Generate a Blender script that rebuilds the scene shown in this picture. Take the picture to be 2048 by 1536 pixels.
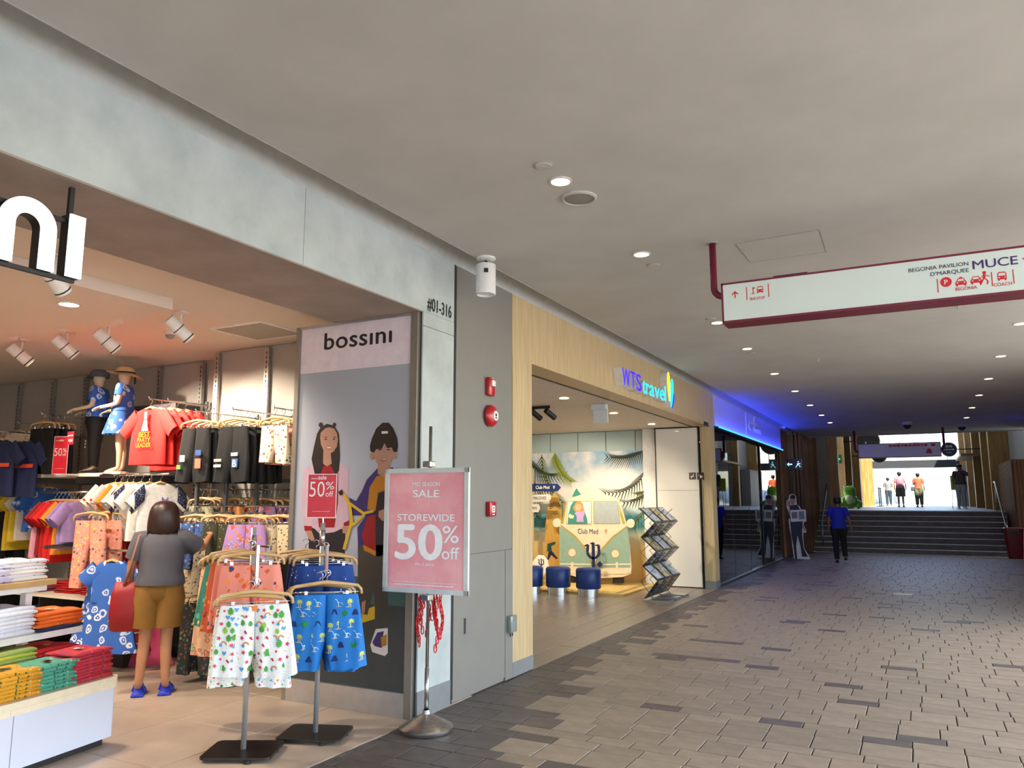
import bpy, bmesh, math, random
from mathutils import Vector, Matrix, noise
random.seed(7)
for _o in list(bpy.data.objects): bpy.data.objects.remove(_o)
SC = bpy.context.scene; COL = SC.collection
R = math.radians; PI = math.pi
# ------------------------------------------------------------------ camera
FPX = 1540.0; EYE = 1.6
YAW = math.atan2(816, math.hypot(FPX, 232)); PITCH = math.atan2(232, FPX)
cam_data = bpy.data.cameras.new('camera'); cam = bpy.data.objects.new('camera', cam_data); COL.objects.link(cam)
cam_data.sensor_width = 36.0; cam_data.lens = FPX / 2048 * 36.0; cam_data.clip_start = 0.05; cam_data.clip_end = 800
cam.location = (0, 0, EYE); cam.rotation_euler = (PI/2 + PITCH, 0, YAW)
SC.camera = cam
_f = Vector((-math.sin(YAW)*math.cos(PITCH), math.cos(YAW)*math.cos(PITCH), math.sin(PITCH)))
_r = Vector((math.cos(YAW), math.sin(YAW), 0)); _u = _r.cross(_f)
def ray(x, y): return _f + _r*((x-1024)/FPX) - _u*((y-768)/FPX)
def at_y(x, y, Y): d = ray(x, y); return Vector((0, 0, EYE)) + d*(Y/d.y)
def at_x(x, y, X): d = ray(x, y); return Vector((0, 0, EYE)) + d*(X/d.x)
def at_z(x, y, Z=0.0): d = ray(x, y); return Vector((0, 0, EYE)) + d*((Z-EYE)/d.z)
def mpp(P): return (Vector(P)-Vector((0, 0, EYE))).dot(_f)/FPX
# ------------------------------------------------------------------ world, sun, exposure
W = bpy.data.worlds.new('sky'); SC.world = W; W.use_nodes = True
wn = W.node_tree; bg = wn.nodes['Background']
sky = wn.nodes.new('ShaderNodeTexSky'); sky.sky_type = 'NISHITA'; sky.sun_disc = False
sky.sun_elevation = R(42); sky.sun_rotation = R(60); sky.air_density = 1.0; sky.dust_density = 1.2; sky.ozone_density = 1.0
wn.links.new(sky.outputs[0], bg.inputs[0]); bg.inputs[1].default_value = 0.62
sun_d = bpy.data.lights.new('sun', 'SUN'); sun = bpy.data.objects.new('sun', sun_d); COL.objects.link(sun)
sun_d.energy = 13.0; sun_d.angle = R(1.0); sun_d.color = (1.0, .97, .93); sun.rotation_euler = (R(38), R(26), R(0)); sun.location = (20, 20, 30)
SC.view_settings.view_transform = 'Standard'; SC.view_settings.look = 'None'
SC.view_settings.gamma = 1.0; SC.view_settings.use_curve_mapping = False
SC.view_settings.exposure = 0.5
SC.cycles.max_bounces = 8; SC.cycles.diffuse_bounces = 4; SC.cycles.glossy_bounces = 4; SC.cycles.transmission_bounces = 6; SC.cycles.transparent_max_bounces = 12
SC.cycles.caustics_reflective = False; SC.cycles.caustics_refractive = False; SC.cycles.sample_clamp_indirect = 6.0
# ------------------------------------------------------------------ materials
def lin(c):
    if isinstance(c, str):
        c = c.lstrip('#'); c = tuple(int(c[i:i+2], 16)/255 for i in (0, 2, 4))
    return tuple((v/12.92 if v <= .04045 else ((v+.055)/1.055)**2.4) for v in c[:3]) + (1.0,)
MATS = {}
def _new(name):
    m = bpy.data.materials.new(name); m.use_nodes = True; MATS[name] = m
    return m, m.node_tree, m.node_tree.nodes['Principled BSDF']
def M(name, col=None, rough=.6, metal=0., noise_=None, bump=None, emit=0., ecol=None, spec=.5, trans=0., alpha=1., coat=0., sheen=0.):
    """plain procedural material: colour with a fine noise variation and optional bump"""
    if name in MATS: return MATS[name]
    m, nt, b = _new(name); c = lin(col)
    b.inputs['Base Color'].default_value = c; b.inputs['Roughness'].default_value = rough; b.inputs['Metallic'].default_value = metal
    b.inputs['Specular IOR Level'].default_value = spec
    if trans: b.inputs['Transmission Weight'].default_value = trans
    if coat: b.inputs['Coat Weight'].default_value = coat
    if alpha < 1: b.inputs['Alpha'].default_value = alpha
    if emit:
        b.inputs['Emission Color'].default_value = lin(ecol or col); b.inputs['Emission Strength'].default_value = emit
    sc, am = noise_ or (14., .06)
    tc = nt.nodes.new('ShaderNodeTexCoord'); nz = nt.nodes.new('ShaderNodeTexNoise'); nz.inputs['Scale'].default_value = sc; nz.inputs['Detail'].default_value = 4
    nt.links.new(tc.outputs['Object'], nz.inputs['Vector'])
    if am and not emit:
        rp = nt.nodes.new('ShaderNodeValToRGB')
        rp.color_ramp.elements[0].position = .3; rp.color_ramp.elements[1].position = .7
        rp.color_ramp.elements[0].color = tuple(v*(1-am) for v in c[:3])+(1,); rp.color_ramp.elements[1].color = tuple(min(1, v*(1+am)) for v in c[:3])+(1,)
        nt.links.new(nz.outputs['Fac'], rp.inputs[0]); nt.links.new(rp.outputs[0], b.inputs['Base Color'])
    if bump:
        bp = nt.nodes.new('ShaderNodeBump'); bp.inputs['Strength'].default_value = bump; bp.inputs['Distance'].default_value = .01
        nt.links.new(nz.outputs['Fac'], bp.inputs['Height']); nt.links.new(bp.outputs[0], b.inputs['Normal'])
    return m
def M_blot(name, c1, c2, c3=None, scale=2., stretch=(1, 1, 1), rough=.6, detail=6, contrast=(.35, .65), bump=0., spec=.5, rnd=0.):
    """two or three tone mottled / grained surface (stone, wood, paving)"""
    if name in MATS: return MATS[name]
    m, nt, b = _new(name)
    tc = nt.nodes.new('ShaderNodeTexCoord'); mp = nt.nodes.new('ShaderNodeMapping'); mp.inputs['Scale'].default_value = stretch
    nz = nt.nodes.new('ShaderNodeTexNoise'); nz.inputs['Scale'].default_value = scale; nz.inputs['Detail'].default_value = detail; nz.inputs['Roughness'].default_value = .62
    rp = nt.nodes.new('ShaderNodeValToRGB'); e = rp.color_ramp.elements
    e[0].position, e[1].position = contrast; e[0].color = lin(c1); e[1].color = lin(c2)
    if c3: k = e.new(.5*(contrast[0]+contrast[1])); k.color = lin(c3)
    nt.links.new(tc.outputs['Object'], mp.inputs[0]); nt.links.new(mp.outputs[0], nz.inputs['Vector']); nt.links.new(nz.outputs['Fac'], rp.inputs[0])
    out = rp.outputs[0]
    if rnd:
        oi = nt.nodes.new('ShaderNodeObjectInfo'); hs = nt.nodes.new('ShaderNodeHueSaturation'); mr = nt.nodes.new('ShaderNodeMapRange')
        mr.inputs['To Min'].default_value = 1-rnd; mr.inputs['To Max'].default_value = 1+rnd
        nt.links.new(oi.outputs['Random'], mr.inputs['Value']); nt.links.new(mr.outputs[0], hs.inputs['Value']); nt.links.new(out, hs.inputs['Color']); out = hs.outputs[0]
    nt.links.new(out, b.inputs['Base Color'])
    b.inputs['Roughness'].default_value = rough; b.inputs['Specular IOR Level'].default_value = spec
    if bump:
        bp = nt.nodes.new('ShaderNodeBump'); bp.inputs['Strength'].default_value = bump; bp.inputs['Distance'].default_value = .01
        nt.links.new(nz.outputs['Fac'], bp.inputs['Height']); nt.links.new(bp.outputs[0], b.inputs['Normal'])
    return m
def M_print(name, base, palette, scale=18., thr=.32, rough=.75, ring=False, second=None, warp=.35):
    """printed cloth: scattered motifs, each cell a colour of the palette"""
    if name in MATS: return MATS[name]
    m, nt, b = _new(name); N = nt.nodes.new; L = nt.links.new
    tc = N('ShaderNodeTexCoord'); nz = N('ShaderNodeTexNoise'); nz.inputs['Scale'].default_value = scale*1.3
    mx = N('ShaderNodeMix'); mx.data_type = 'RGBA'; mx.blend_type = 'ADD'; mx.inputs[0].default_value = warp/scale*1.5
    L(tc.outputs['Object'], nz.inputs['Vector']); L(tc.outputs['Object'], mx.inputs[6]); L(nz.outputs['Color'], mx.inputs[7])
    cur = None
    for k, (sc, th, pal, rg) in enumerate([(scale, thr, palette, ring)] + ([(scale*second[0], second[1], second[2], False)] if second else [])):
        v = N('ShaderNodeTexVoronoi'); v.inputs['Scale'].default_value = sc; v.inputs['Randomness'].default_value = .8
        L(mx.outputs[2], v.inputs['Vector'])
        rp = N('ShaderNodeValToRGB'); rp.color_ramp.interpolation = 'CONSTANT'
        els = rp.color_ramp.elements
        while len(els) < len(pal): els.new(.5)
        for i, c in enumerate(pal): els[i].position = i/len(pal); els[i].color = lin(c)
        sp = N('ShaderNodeSeparateColor'); L(v.outputs['Color'], sp.inputs[0]); L(sp.outputs[0], rp.inputs[0])
        lt = N('ShaderNodeMath'); lt.operation = 'LESS_THAN'; lt.inputs[1].default_value = th; L(v.outputs['Distance'], lt.inputs[0])
        fac = lt.outputs[0]
        if rg:
            g = N('ShaderNodeMath'); g.operation = 'GREATER_THAN'; g.inputs[1].default_value = th*.62; L(v.outputs['Distance'], g.inputs[0])
            g2 = N('ShaderNodeMath'); g2.operation = 'LESS_THAN'; g2.inputs[1].default_value = th*.38; L(v.outputs['Distance'], g2.inputs[0])
            ad = N('ShaderNodeMath'); ad.operation = 'ADD'; L(g.outputs[0], ad.inputs[0]); L(g2.outputs[0], ad.inputs[1])
            mu = N('ShaderNodeMath'); mu.operation = 'MULTIPLY'; L(fac, mu.inputs[0]); L(ad.outputs[0], mu.inputs[1]); fac = mu.outputs[0]
        mm = N('ShaderNodeMix'); mm.data_type = 'RGBA'; L(fac, mm.inputs[0]); L(rp.outputs[0], mm.inputs[7])
        if cur is None: mm.inputs[6].default_value = lin(base)
        else: L(cur, mm.inputs[6])
        cur = mm.outputs[2]
    L(cur, b.inputs['Base Color']); b.inputs['Roughness'].default_value = rough
    return m
def M_glow(name, col, strength):
    if name in MATS: return MATS[name]
    m, nt, b = _new(name); b.inputs['Base Color'].default_value = lin(col); b.inputs['Emission Color'].default_value = lin(col); b.inputs['Emission Strength'].default_value = strength
    return m
def M_glass(name, tint=(.93, .97, .96), refl=.12, rough=.0):
    """thin architectural pane: see-through with mirror reflections growing at grazing angles"""
    m, nt, b = _new(name); N = nt.nodes.new; L = nt.links.new
    nt.nodes.remove(b); out = nt.nodes['Material Output']
    tr = N('ShaderNodeBsdfTransparent'); tr.inputs[0].default_value = (*tint, 1); gl = N('ShaderNodeBsdfGlossy'); gl.inputs['Roughness'].default_value = rough
    fr = N('ShaderNodeFresnel'); fr.inputs[0].default_value = 1.5; ad = N('ShaderNodeMath'); ad.operation = 'ADD'; ad.use_clamp = True; ad.inputs[1].default_value = refl
    L(fr.outputs[0], ad.inputs[0]); mx = N('ShaderNodeMixShader'); L(ad.outputs[0], mx.inputs[0]); L(tr.outputs[0], mx.inputs[1]); L(gl.outputs[0], mx.inputs[2]); L(mx.outputs[0], out.inputs[0])
    return m
def M_ramp(name, axis, lo, hi, stops, rough=.5, cloud=None):
    """printed picture whose colours run along one object axis"""
    m, nt, b = _new(name); N = nt.nodes.new; L = nt.links.new
    tc = N('ShaderNodeTexCoord'); sp = N('ShaderNodeSeparateXYZ'); L(tc.outputs['Object'], sp.inputs[0])
    mr = N('ShaderNodeMapRange'); mr.inputs['From Min'].default_value = lo; mr.inputs['From Max'].default_value = hi; L(sp.outputs['XYZ'.index(axis)], mr.inputs['Value'])
    rp = N('ShaderNodeValToRGB'); e = rp.color_ramp.elements
    while len(e) < len(stops): e.new(.5)
    for i, (p, c) in enumerate(stops): e[i].position = p; e[i].color = lin(c)
    L(mr.outputs[0], rp.inputs[0]); outp = rp.outputs[0]
    if cloud:
        nz = N('ShaderNodeTexNoise'); nz.inputs['Scale'].default_value = cloud[0]; nz.inputs['Detail'].default_value = 6; L(tc.outputs['Object'], nz.inputs['Vector'])
        cr = N('ShaderNodeValToRGB'); cr.color_ramp.elements[0].position = cloud[1]; cr.color_ramp.elements[1].position = cloud[2]; L(nz.outputs['Fac'], cr.inputs[0])
        m2 = N('ShaderNodeMapRange'); m2.inputs['From Min'].default_value = cloud[3]; m2.inputs['From Max'].default_value = cloud[4]; L(sp.outputs[2], m2.inputs['Value'])
        mu = N('ShaderNodeMath'); mu.operation = 'MULTIPLY'; L(cr.outputs[0], mu.inputs[0]); L(m2.outputs[0], mu.inputs[1])
        mm = N('ShaderNodeMix'); mm.data_type = 'RGBA'; L(mu.outputs[0], mm.inputs[0]); L(outp, mm.inputs[6]); mm.inputs[7].default_value = lin(cloud[5]); outp = mm.outputs[2]
    L(outp, b.inputs['Base Color']); b.inputs['Roughness'].default_value = rough
    return m
# ------------------------------------------------------------------ mesh builder
class MB:
    def __init__(s): s.v = []; s.f = []; s.fm = []; s.cur = None
    def mat(s, m): s.cur = m; return s
    def add(s, vs, fs):
        o = len(s.v); s.v += [tuple(v) for v in vs]; s.f += [tuple(i+o for i in f) for f in fs]; s.fm += [s.cur]*len(fs); return s
    def box(s, x0, x1, y0, y1, z0, z1, bev=0.):
        if bev:
            bm = bmesh.new(); bmesh.ops.create_cube(bm, size=1)
            for v in bm.verts: v.co = Vector(((x0+x1)/2+v.co.x*(x1-x0), (y0+y1)/2+v.co.y*(y1-y0), (z0+z1)/2+v.co.z*(z1-z0)))
            bmesh.ops.bevel(bm, geom=bm.edges[:]+bm.verts[:], offset=bev, segments=2, profile=.5, affect='EDGES')
            bm.verts.index_update(); s.add([v.co for v in bm.verts], [[v.index for v in f.verts] for f in bm.faces]); bm.free(); return s
        vs = [(x, y, z) for x in (x0, x1) for y in (y0, y1) for z in (z0, z1)]
        return s.add(vs, [(0, 1, 3, 2), (4, 6, 7, 5), (0, 4, 5, 1), (2, 3, 7, 6), (0, 2, 6, 4), (1, 5, 7, 3)])
    def ring_loft(s, rings, closed=True, cap=True):
        n = len(rings[0]); vs = [p for r in rings for p in r]; fs = []
        for i in range(len(rings)-1):
            for j in range(n if closed else n-1):
                k = (j+1) % n; fs.append((i*n+j, i*n+k, (i+1)*n+k, (i+1)*n+j))
        if cap and closed: fs.append(tuple(range(n-1, -1, -1))); fs.append(tuple((len(rings)-1)*n+j for j in range(n)))
        return s.add(vs, fs)
    def tube(s, pts, r, n=8, cap=True):
        pts = [Vector(p) for p in pts]; rs = r if isinstance(r, (list, tuple)) else [r]*len(pts); rings = []
        t0 = (pts[1]-pts[0]).normalized(); up = Vector((0, 0, 1)) if abs(t0.z) < .9 else Vector((1, 0, 0)); a = t0.cross(up).normalized()
        for i, p in enumerate(pts):
            t = ((pts[min(i+1, len(pts)-1)]-pts[max(i-1, 0)])).normalized()
            a = (a - t*a.dot(t)).normalized(); b = t.cross(a)
            rings.append([p+a*(rs[i]*math.cos(2*PI*k/n))+b*(rs[i]*math.sin(2*PI*k/n)) for k in range(n)])
        return s.ring_loft(rings, True, cap)
    def lathe(s, prof, c=(0, 0, 0), n=24, axis='Z', cap=True):
        rings = []
        for r, h in prof:
            ring = []
            for k in range(n):
                a = 2*PI*k/n; q = (r*math.cos(a), r*math.sin(a), h)
                if axis == 'X': q = (h, q[0], q[1])
                if axis == 'Y': q = (q[0], h, q[1])
                ring.append((c[0]+q[0], c[1]+q[1], c[2]+q[2]))
            rings.append(ring)
        return s.ring_loft(rings, True, cap)
    def poly(s, pts): return s.add(pts, [tuple(range(len(pts)))])
    def prism(s, pts, d):
        """planar outline (3-D points) thickened along vector d"""
        n = len(pts); d = Vector(d); a = [Vector(p) for p in pts]; b = [p+d for p in a]
        return s.add(a+b, [tuple(range(n)), tuple(range(2*n-1, n-1, -1))]+[(i, i+n, (i+1) % n+n, (i+1) % n) for i in range(n)])
    def ell(s, c, rx, ry, rz, n=16, m=10):
        rings = [[(c[0]+rx*math.sin(PI*i/m)*math.cos(2*PI*k/n), c[1]+ry*math.sin(PI*i/m)*math.sin(2*PI*k/n), c[2]-rz*math.cos(PI*i/m)) for k in range(n)] for i in range(m+1)]
        return s.ring_loft(rings, True, False)
    def grid(s, fn, nu, nv):
        vs = [fn(i/nu, j/nv) for j in range(nv+1) for i in range(nu+1)]
        return s.add(vs, [(j*(nu+1)+i, j*(nu+1)+i+1, (j+1)*(nu+1)+i+1, (j+1)*(nu+1)+i) for j in range(nv) for i in range(nu)])
    def xf(s, mtx): s.v = [tuple(mtx @ Vector(v)) for v in s.v]; return s
    def mesh(s, name, mats, smooth=False, fix=True):
        me = bpy.data.meshes.new(name); me.from_pydata(s.v, [], s.f); me.update()
        if not isinstance(mats, (list, tuple)): mats = [mats]
        used = [m for m in dict.fromkeys(s.fm) if m is not None]
        if used:
            for m in used: me.materials.append(m)
            if None in s.fm: me.materials.append(mats[0])
            idx = {m: i for i, m in enumerate(used)}; idx[None] = len(used)
            me.polygons.foreach_set('material_index', [idx[m] for m in s.fm])
        else:
            for m in mats: me.materials.append(m)
        if fix:
            bm = bmesh.new(); bm.from_mesh(me); bmesh.ops.recalc_face_normals(bm, faces=bm.faces); bm.to_mesh(me); bm.free()
        if smooth:
            me.polygons.foreach_set('use_smooth', [True]*len(me.polygons))
            if smooth is not True: me.set_sharp_from_angle(angle=R(smooth))
        return me
    def build(s, name, mats=None, parent=None, smooth=False, world=False, fix=True):
        if world and parent is not None:
            p = parent
            while p.parent: p = p.parent
            if not p.matrix_basis.is_identity: s.xf(p.matrix_basis.inverted())
        o = bpy.data.objects.new(name, s.mesh(name, mats, smooth, fix)); COL.objects.link(o); o.parent = parent
        return o
def inst(me, name, parent=None, loc=None, rz=0.):
    o = bpy.data.objects.new(name, me); COL.objects.link(o); o.parent = parent
    if loc is not None: o.location = loc
    if rz: o.rotation_euler = (0, 0, rz)
    return o
def thing(name, label, cat, loc=(0, 0, 0), rz=0., group=None):
    o = bpy.data.objects.new(name, None); COL.objects.link(o); o.location = loc; o.rotation_euler = (0, 0, rz); o.empty_display_size = .1
    o['label'] = label; o['category'] = cat
    if group: o['group'] = group
    return o
def tag(o, label, cat, group=None):
    o['label'] = label; o['category'] = cat
    if group: o['group'] = group
    return o
def struct(o, label=None):
    o['kind'] = 'structure'
    if label: o['label'] = label
    return o
def dup(root, loc, rz=None, label=None, group=None):
    r = root.copy(); COL.objects.link(r); r.location = loc
    if rz is not None: r.rotation_euler = (0, 0, rz)
    if label: r['label'] = label
    if group: r['group'] = group
    for ch in list(root.children):
        c = ch.copy(); COL.objects.link(c); c.parent = r
        for g in list(ch.children):
            d = g.copy(); COL.objects.link(d); d.parent = c
    return r
_FC = {}
def text_mb(s, size=1., bold=0., extrude=0., align='LEFT', shear=0., spacing=1.):
    """outline of a line of lettering in the x-y plane"""
    key = (s, bold, shear, spacing)
    if key not in _FC:
        cu = bpy.data.curves.new('lettering', 'FONT'); cu.body = s; cu.size = 1; cu.offset = bold; cu.shear = shear; cu.space_character = spacing; cu.resolution_u = 4
        o = bpy.data.objects.new('lettering', cu); COL.objects.link(o)
        dg = bpy.context.evaluated_depsgraph_get(); me = bpy.data.meshes.new_from_object(o.evaluated_get(dg))
        _FC[key] = ([v.co.copy() for v in me.vertices], [tuple(p.vertices) for p in me.polygons])
        bpy.data.meshes.remove(me); bpy.data.objects.remove(o); bpy.data.curves.remove(cu)
    vs, fs = _FC[key]; x0 = min(v.x for v in vs); x1 = max(v.x for v in vs)
    off = {'LEFT': -x0, 'CENTER': -(x0+x1)/2, 'RIGHT': -x1}[align]
    return [Vector(((v.x+off)*size, v.y*size, 0)) for v in vs], fs, (x1-x0)*size
def put_text(mb, s, org, ex, ey, size, bold=0., align='LEFT', width=None, shear=0., spacing=1., depth=0.):
    """lay lettering on a plane: org + x*ex + y*ey (flat print, or raised letters when depth is given)"""
    vs, fs, w = text_mb(s, size, min(bold, 0.), 0., align, shear, spacing); k = (width/w) if width else 1.
    ex, ey = Vector(ex).normalized(), Vector(ey).normalized(); org = Vector(org); P = [org+ex*(v.x*k)+ey*v.y for v in vs]
    mb.add(P, fs)
    if bold > 0 and not depth:          # heavier strokes: the outline struck again a hair to each side
        nn_ = ex.cross(ey)*max(.00025, .0006*size)
        for j_, (a_, b_) in enumerate(((1, 0), (-1, 0), (0, .6), (0, -.6))): mb.add([p+ex*(bold*size*a_)+ey*(bold*size*b_)+nn_*(j_+1) for p in P], fs)
    if depth:
        n = ex.cross(ey)*depth; ed = {}
        for f in fs:
            for i in range(len(f)):
                a, b = f[i], f[(i+1) % len(f)]; ed[(a, b)] = 1
        mb.add([p-n for p in P], [tuple(reversed(f)) for f in fs])
        for (a, b) in ed:
            if (b, a) not in ed: mb.add([P[a], P[b], P[b]-n, P[a]-n], [(0, 1, 2, 3)])
    return mb
def dashes(mb, org, ex, ey, widths, h, gap):
    """lettering too small to read in the photograph: a line of short bars"""
    ex, ey = Vector(ex).normalized(), Vector(ey).normalized(); x = 0.; org = Vector(org)
    for w in widths: mb.poly([org+ex*x, org+ex*(x+w), org+ex*(x+w)+ey*h, org+ex*x+ey*h]); x += w+gap
    return mb
def arc(c, r, a0, a1, n, ry=None):
    ry = r if ry is None else ry
    return [(c[0]+r*math.cos(R(a0+(a1-a0)*i/n)), c[1]+ry*math.sin(R(a0+(a1-a0)*i/n))) for i in range(n+1)]
def skin_mesh(name, J, E, mat, parent, root, lv=2, smooth=True):
    """one continuous body grown around a skeleton of joints: J[name] = (pos, radius or (rx, ry))"""
    names = list(J); me = bpy.data.meshes.new(name); me.from_pydata([J[n][0] for n in names], [(names.index(a), names.index(b)) for a, b in E], [])
    o = bpy.data.objects.new(name, me); COL.objects.link(o)
    o.modifiers.new('skin', 'SKIN').use_smooth_shade = True
    if not me.skin_vertices: 
        bpy.context.view_layer.objects.active = o; bpy.ops.mesh.customdata_skin_add()
    for i, n in enumerate(names):
        r = J[n][1]; me.skin_vertices[0].data[i].radius = (r, r) if not isinstance(r, (tuple, list)) else r
        me.skin_vertices[0].data[i].use_root = (n == root)
    sb = o.modifiers.new('sub', 'SUBSURF'); sb.levels = lv; sb.render_levels = lv
    dg = bpy.context.evaluated_depsgraph_get(); m2 = bpy.data.meshes.new_from_object(o.evaluated_get(dg))
    bpy.data.objects.remove(o); bpy.data.meshes.remove(me)
    m2.materials.clear(); m2.materials.append(mat); m2.polygons.foreach_set('use_smooth', [True]*len(m2.polygons)); m2.name = name
    r = bpy.data.objects.new(name, m2); COL.objects.link(r); r.parent = parent
    return r
def lamp(kind, loc, energy, col=(1, .86, .7), size=.1, spot=None, target=None, name='lamp', blend=.4, parent=None):
    d = bpy.data.lights.new(name, kind); d.energy = energy; d.color = col
    if kind == 'AREA': d.size = size
    else: d.shadow_soft_size = size
    if kind == 'SPOT': d.spot_size = R(spot or 80); d.spot_blend = blend
    o = bpy.data.objects.new(name, d); COL.objects.link(o); o.location = loc
    if target is not None: o.rotation_euler = (Vector(target)-Vector(loc)).to_track_quat('-Z', 'Y').to_euler()
    return o
# ================================================================== SETTING
XF = -3.4; ZC = 3.6
m_ceil = M_blot('ceiling_plaster', '#b9b8b2', '#c5c4be', '#bfbeb8', scale=1.3, rough=.85, contrast=(.3, .7))
m_stone = M_blot('concrete_look_panel', '#a5afaf', '#bec6c5', '#b3bcbb', scale=2.6, rough=.55, contrast=(.32, .68), detail=8)
m_soffit = M_blot('taupe_soffit', '#91867c', '#a09489', scale=3, rough=.7)
m_grey = M('grey_service_panel', '#807e79', .5, noise_=(5, .03))
m_greydk = M('dark_gap', '#2a2b2c', .8)
m_wood = M_blot('pale_oak_laminate', '#b39a70', '#d1bc94', '#c4ad84', scale=9, stretch=(6, 6, .22), rough=.5, contrast=(.3, .7), detail=5)
m_skirt = M('grey_skirting', '#7d8082', .5)
m_cove = M('cove_grey', '#c2c2bd', .7)
m_paver = M_blot('paver_taupe', '#918371', '#a49580', '#9a8b78', scale=7, rough=.55, contrast=(.3, .7), rnd=.10)
m_paverd = M_blot('paver_dark', '#5c544e', '#6a625c', scale=8, rough=.5, rnd=.08)
m_grout = M('grout', '#5f574f', .9)
m_shopfloor = M_blot('porcelain_beige', '#b3a18e', '#c2b09c', '#bba995', scale=3, rough=.38, rnd=.03)
m_shopgrout = M('shop_grout', '#7e7062', .8)
m_wtsfloor = M_blot('vinyl_grey_oak', '#8d8174', '#a39687', '#988b7d', scale=6, stretch=(8, .5, 1), rough=.3, rnd=.06)
m_shopceil = M('shop_ceiling_cream', '#e4d6c6', .8, noise_=(2, .02))
m_shopwall = M('shop_wall_grey', '#aaa49c', .6, noise_=(3, .03))
m_white = M('white_paint', '#e4e4e2', .5)
m_black = M('black_metal', '#17171a', .45)
m_chrome = M('chrome', '#d6d7d8', .18, 1.)
m_steel = M_blot('brushed_steel', '#a9a8a5', '#c6c5c2', scale=20, stretch=(1, 1, 12), rough=.32)
m_steel.node_tree.nodes['Principled BSDF'].inputs['Metallic'].default_value = 1.
m_alu = M('anodised_aluminium', '#c9cbcc', .35, .9)
m_glass = M_glass('clear_glass'); m_glassd = M_glass('shopfront_glass', (.80, .9, .88), .14)
# ---- corridor floor: slab, paver by paver
slab = struct(MB().box(-14, 6, -9, 26.3, -.3, -.012).build('floor', m_grout), 'taupe block paving of the covered walkway with dark border')
rnd = random.Random(3); tiles = []
y = -1.0; k = 0
ROWS = [(.15, .30), (.26, .26), (.15, .30), (.30, .30), (.15, .30)]
while y < 26.2:
    d, w = ROWS[k % 5]; k += 1
    x = -3.38 - rnd.random()*w
    edge = -3.02 + max(0, 7.6-y)*.19 + rnd.uniform(-.12, .12)
    while x < 2.95:
        x0, x1 = max(x, -3.385), min(x+w, 2.95)
        if x1-x0 > .03:
            tiles.append((x0, x1, y, min(y+d, 26.25), (x0+x1)/2 < edge or (d == .15 and rnd.random() < (.12 if x0 < -.2 else .06))))
        x += w
    y += d
def in_view(x, y):
    dd = Vector((x, y, -EYE)); w_ = dd.dot(_f)
    return w_ > .1 and -60 < 1024+FPX*dd.dot(_r)/w_ < 2110 and 768-FPX*dd.dot(_u)/w_ < 1600
tiles.sort(key=lambda t: (0 if in_view((t[0]+t[1])/2, (t[2]+t[3])/2) else 1, t[2]))
G = .0042; TM = {}
def tile_box(mb, x0, x1, y0, y1, h=.012, z=0., b=.0025):
    x0 += G; x1 -= G; y0 += G; y1 -= G
    vs = [(x0, y0, z-h), (x1, y0, z-h), (x1, y1, z-h), (x0, y1, z-h), (x0, y0, z-b), (x1, y0, z-b), (x1, y1, z-b), (x0, y1, z-b), (x0+b, y0+b, z), (x1-b, y0+b, z), (x1-b, y1-b, z), (x0+b, y1-b, z)]
    fs = [(8, 9, 10, 11)]
    for a in (0, 4):
        for i in range(4): fs.append((a+i, a+(i+1) % 4, a+4+(i+1) % 4, a+4+i))
    mb.add(vs, fs)
def tile_field(parent, tl, m, m2, nmax, name, rest, z=0., nmax_each=None):
    far = MB(); far2 = MB()
    for i, (x0, x1, y0, y1, dk) in enumerate(tl):
        if i < nmax:
            key = (round(x1-x0, 3), round(y1-y0, 3), dk, name)
            if key not in TM:
                q = MB(); tile_box(q, -(x1-x0)/2, (x1-x0)/2, -(y1-y0)/2, (y1-y0)/2); TM[key] = q.mesh(name, m2 if dk else m, fix=False)
            inst(TM[key], name, parent, ((x0+x1)/2, (y0+y1)/2, z+rnd.uniform(-.0012, .0012)))
        else: tile_box(far2 if dk else far, x0, x1, y0, y1, z=z)
    for q, mm, nm in ((far, m, rest), (far2, m2, 'dark_'+rest)):
        if q.v: q.build(nm, mm, parent, fix=False)['kind'] = 'stuff'
tile_field(slab, tiles, m_paver, m_paverd, 300, 'paver', 'pavers')
# ---- shop floors
fl2 = struct(MB().box(-9.5, -3.39, -2, 6.4, -.02, -.011).build('floor', m_shopgrout), 'beige porcelain tiles of the clothing shop')
tl = [(-3.39-.8*(i+1), -3.39-.8*i, .17+.8*j, .17+.8*(j+1), False) for i in range(7) for j in range(1, 7)]
tile_field(fl2, [t for t in tl if t[2] < 6.2], m_shopfloor, m_shopfloor, 300, 'tile', 'tiles')
fl3 = struct(MB().box(-9, -3.39, 6.92, 14.7, -.02, -.011).build('floor', m_shopgrout), 'grey oak planks of the travel shop floor')
pl = [(-3.39-.3*(i+1), -3.39-.3*i, 6.93+1.2*j-(.6 if i % 2 else 0), min(6.93+1.2*(j+1)-(.6 if i % 2 else 0), 14.68), False) for i in range(17) for j in range(8)]
tile_field(fl3, [t for t in pl if t[3]-t[2] > .1 and t[2] > 6.3 and t[3] > 7], m_wtsfloor, m_wtsfloor, 300, 'plank', 'planks')
fl4 = struct(MB().box(-9, -3.46, 14.86, 22.9, -.02, -.001).build('floor', M('glass_shop_floor', '#6d6a66', .4)), 'grey floor inside the glass-fronted shop')
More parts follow.
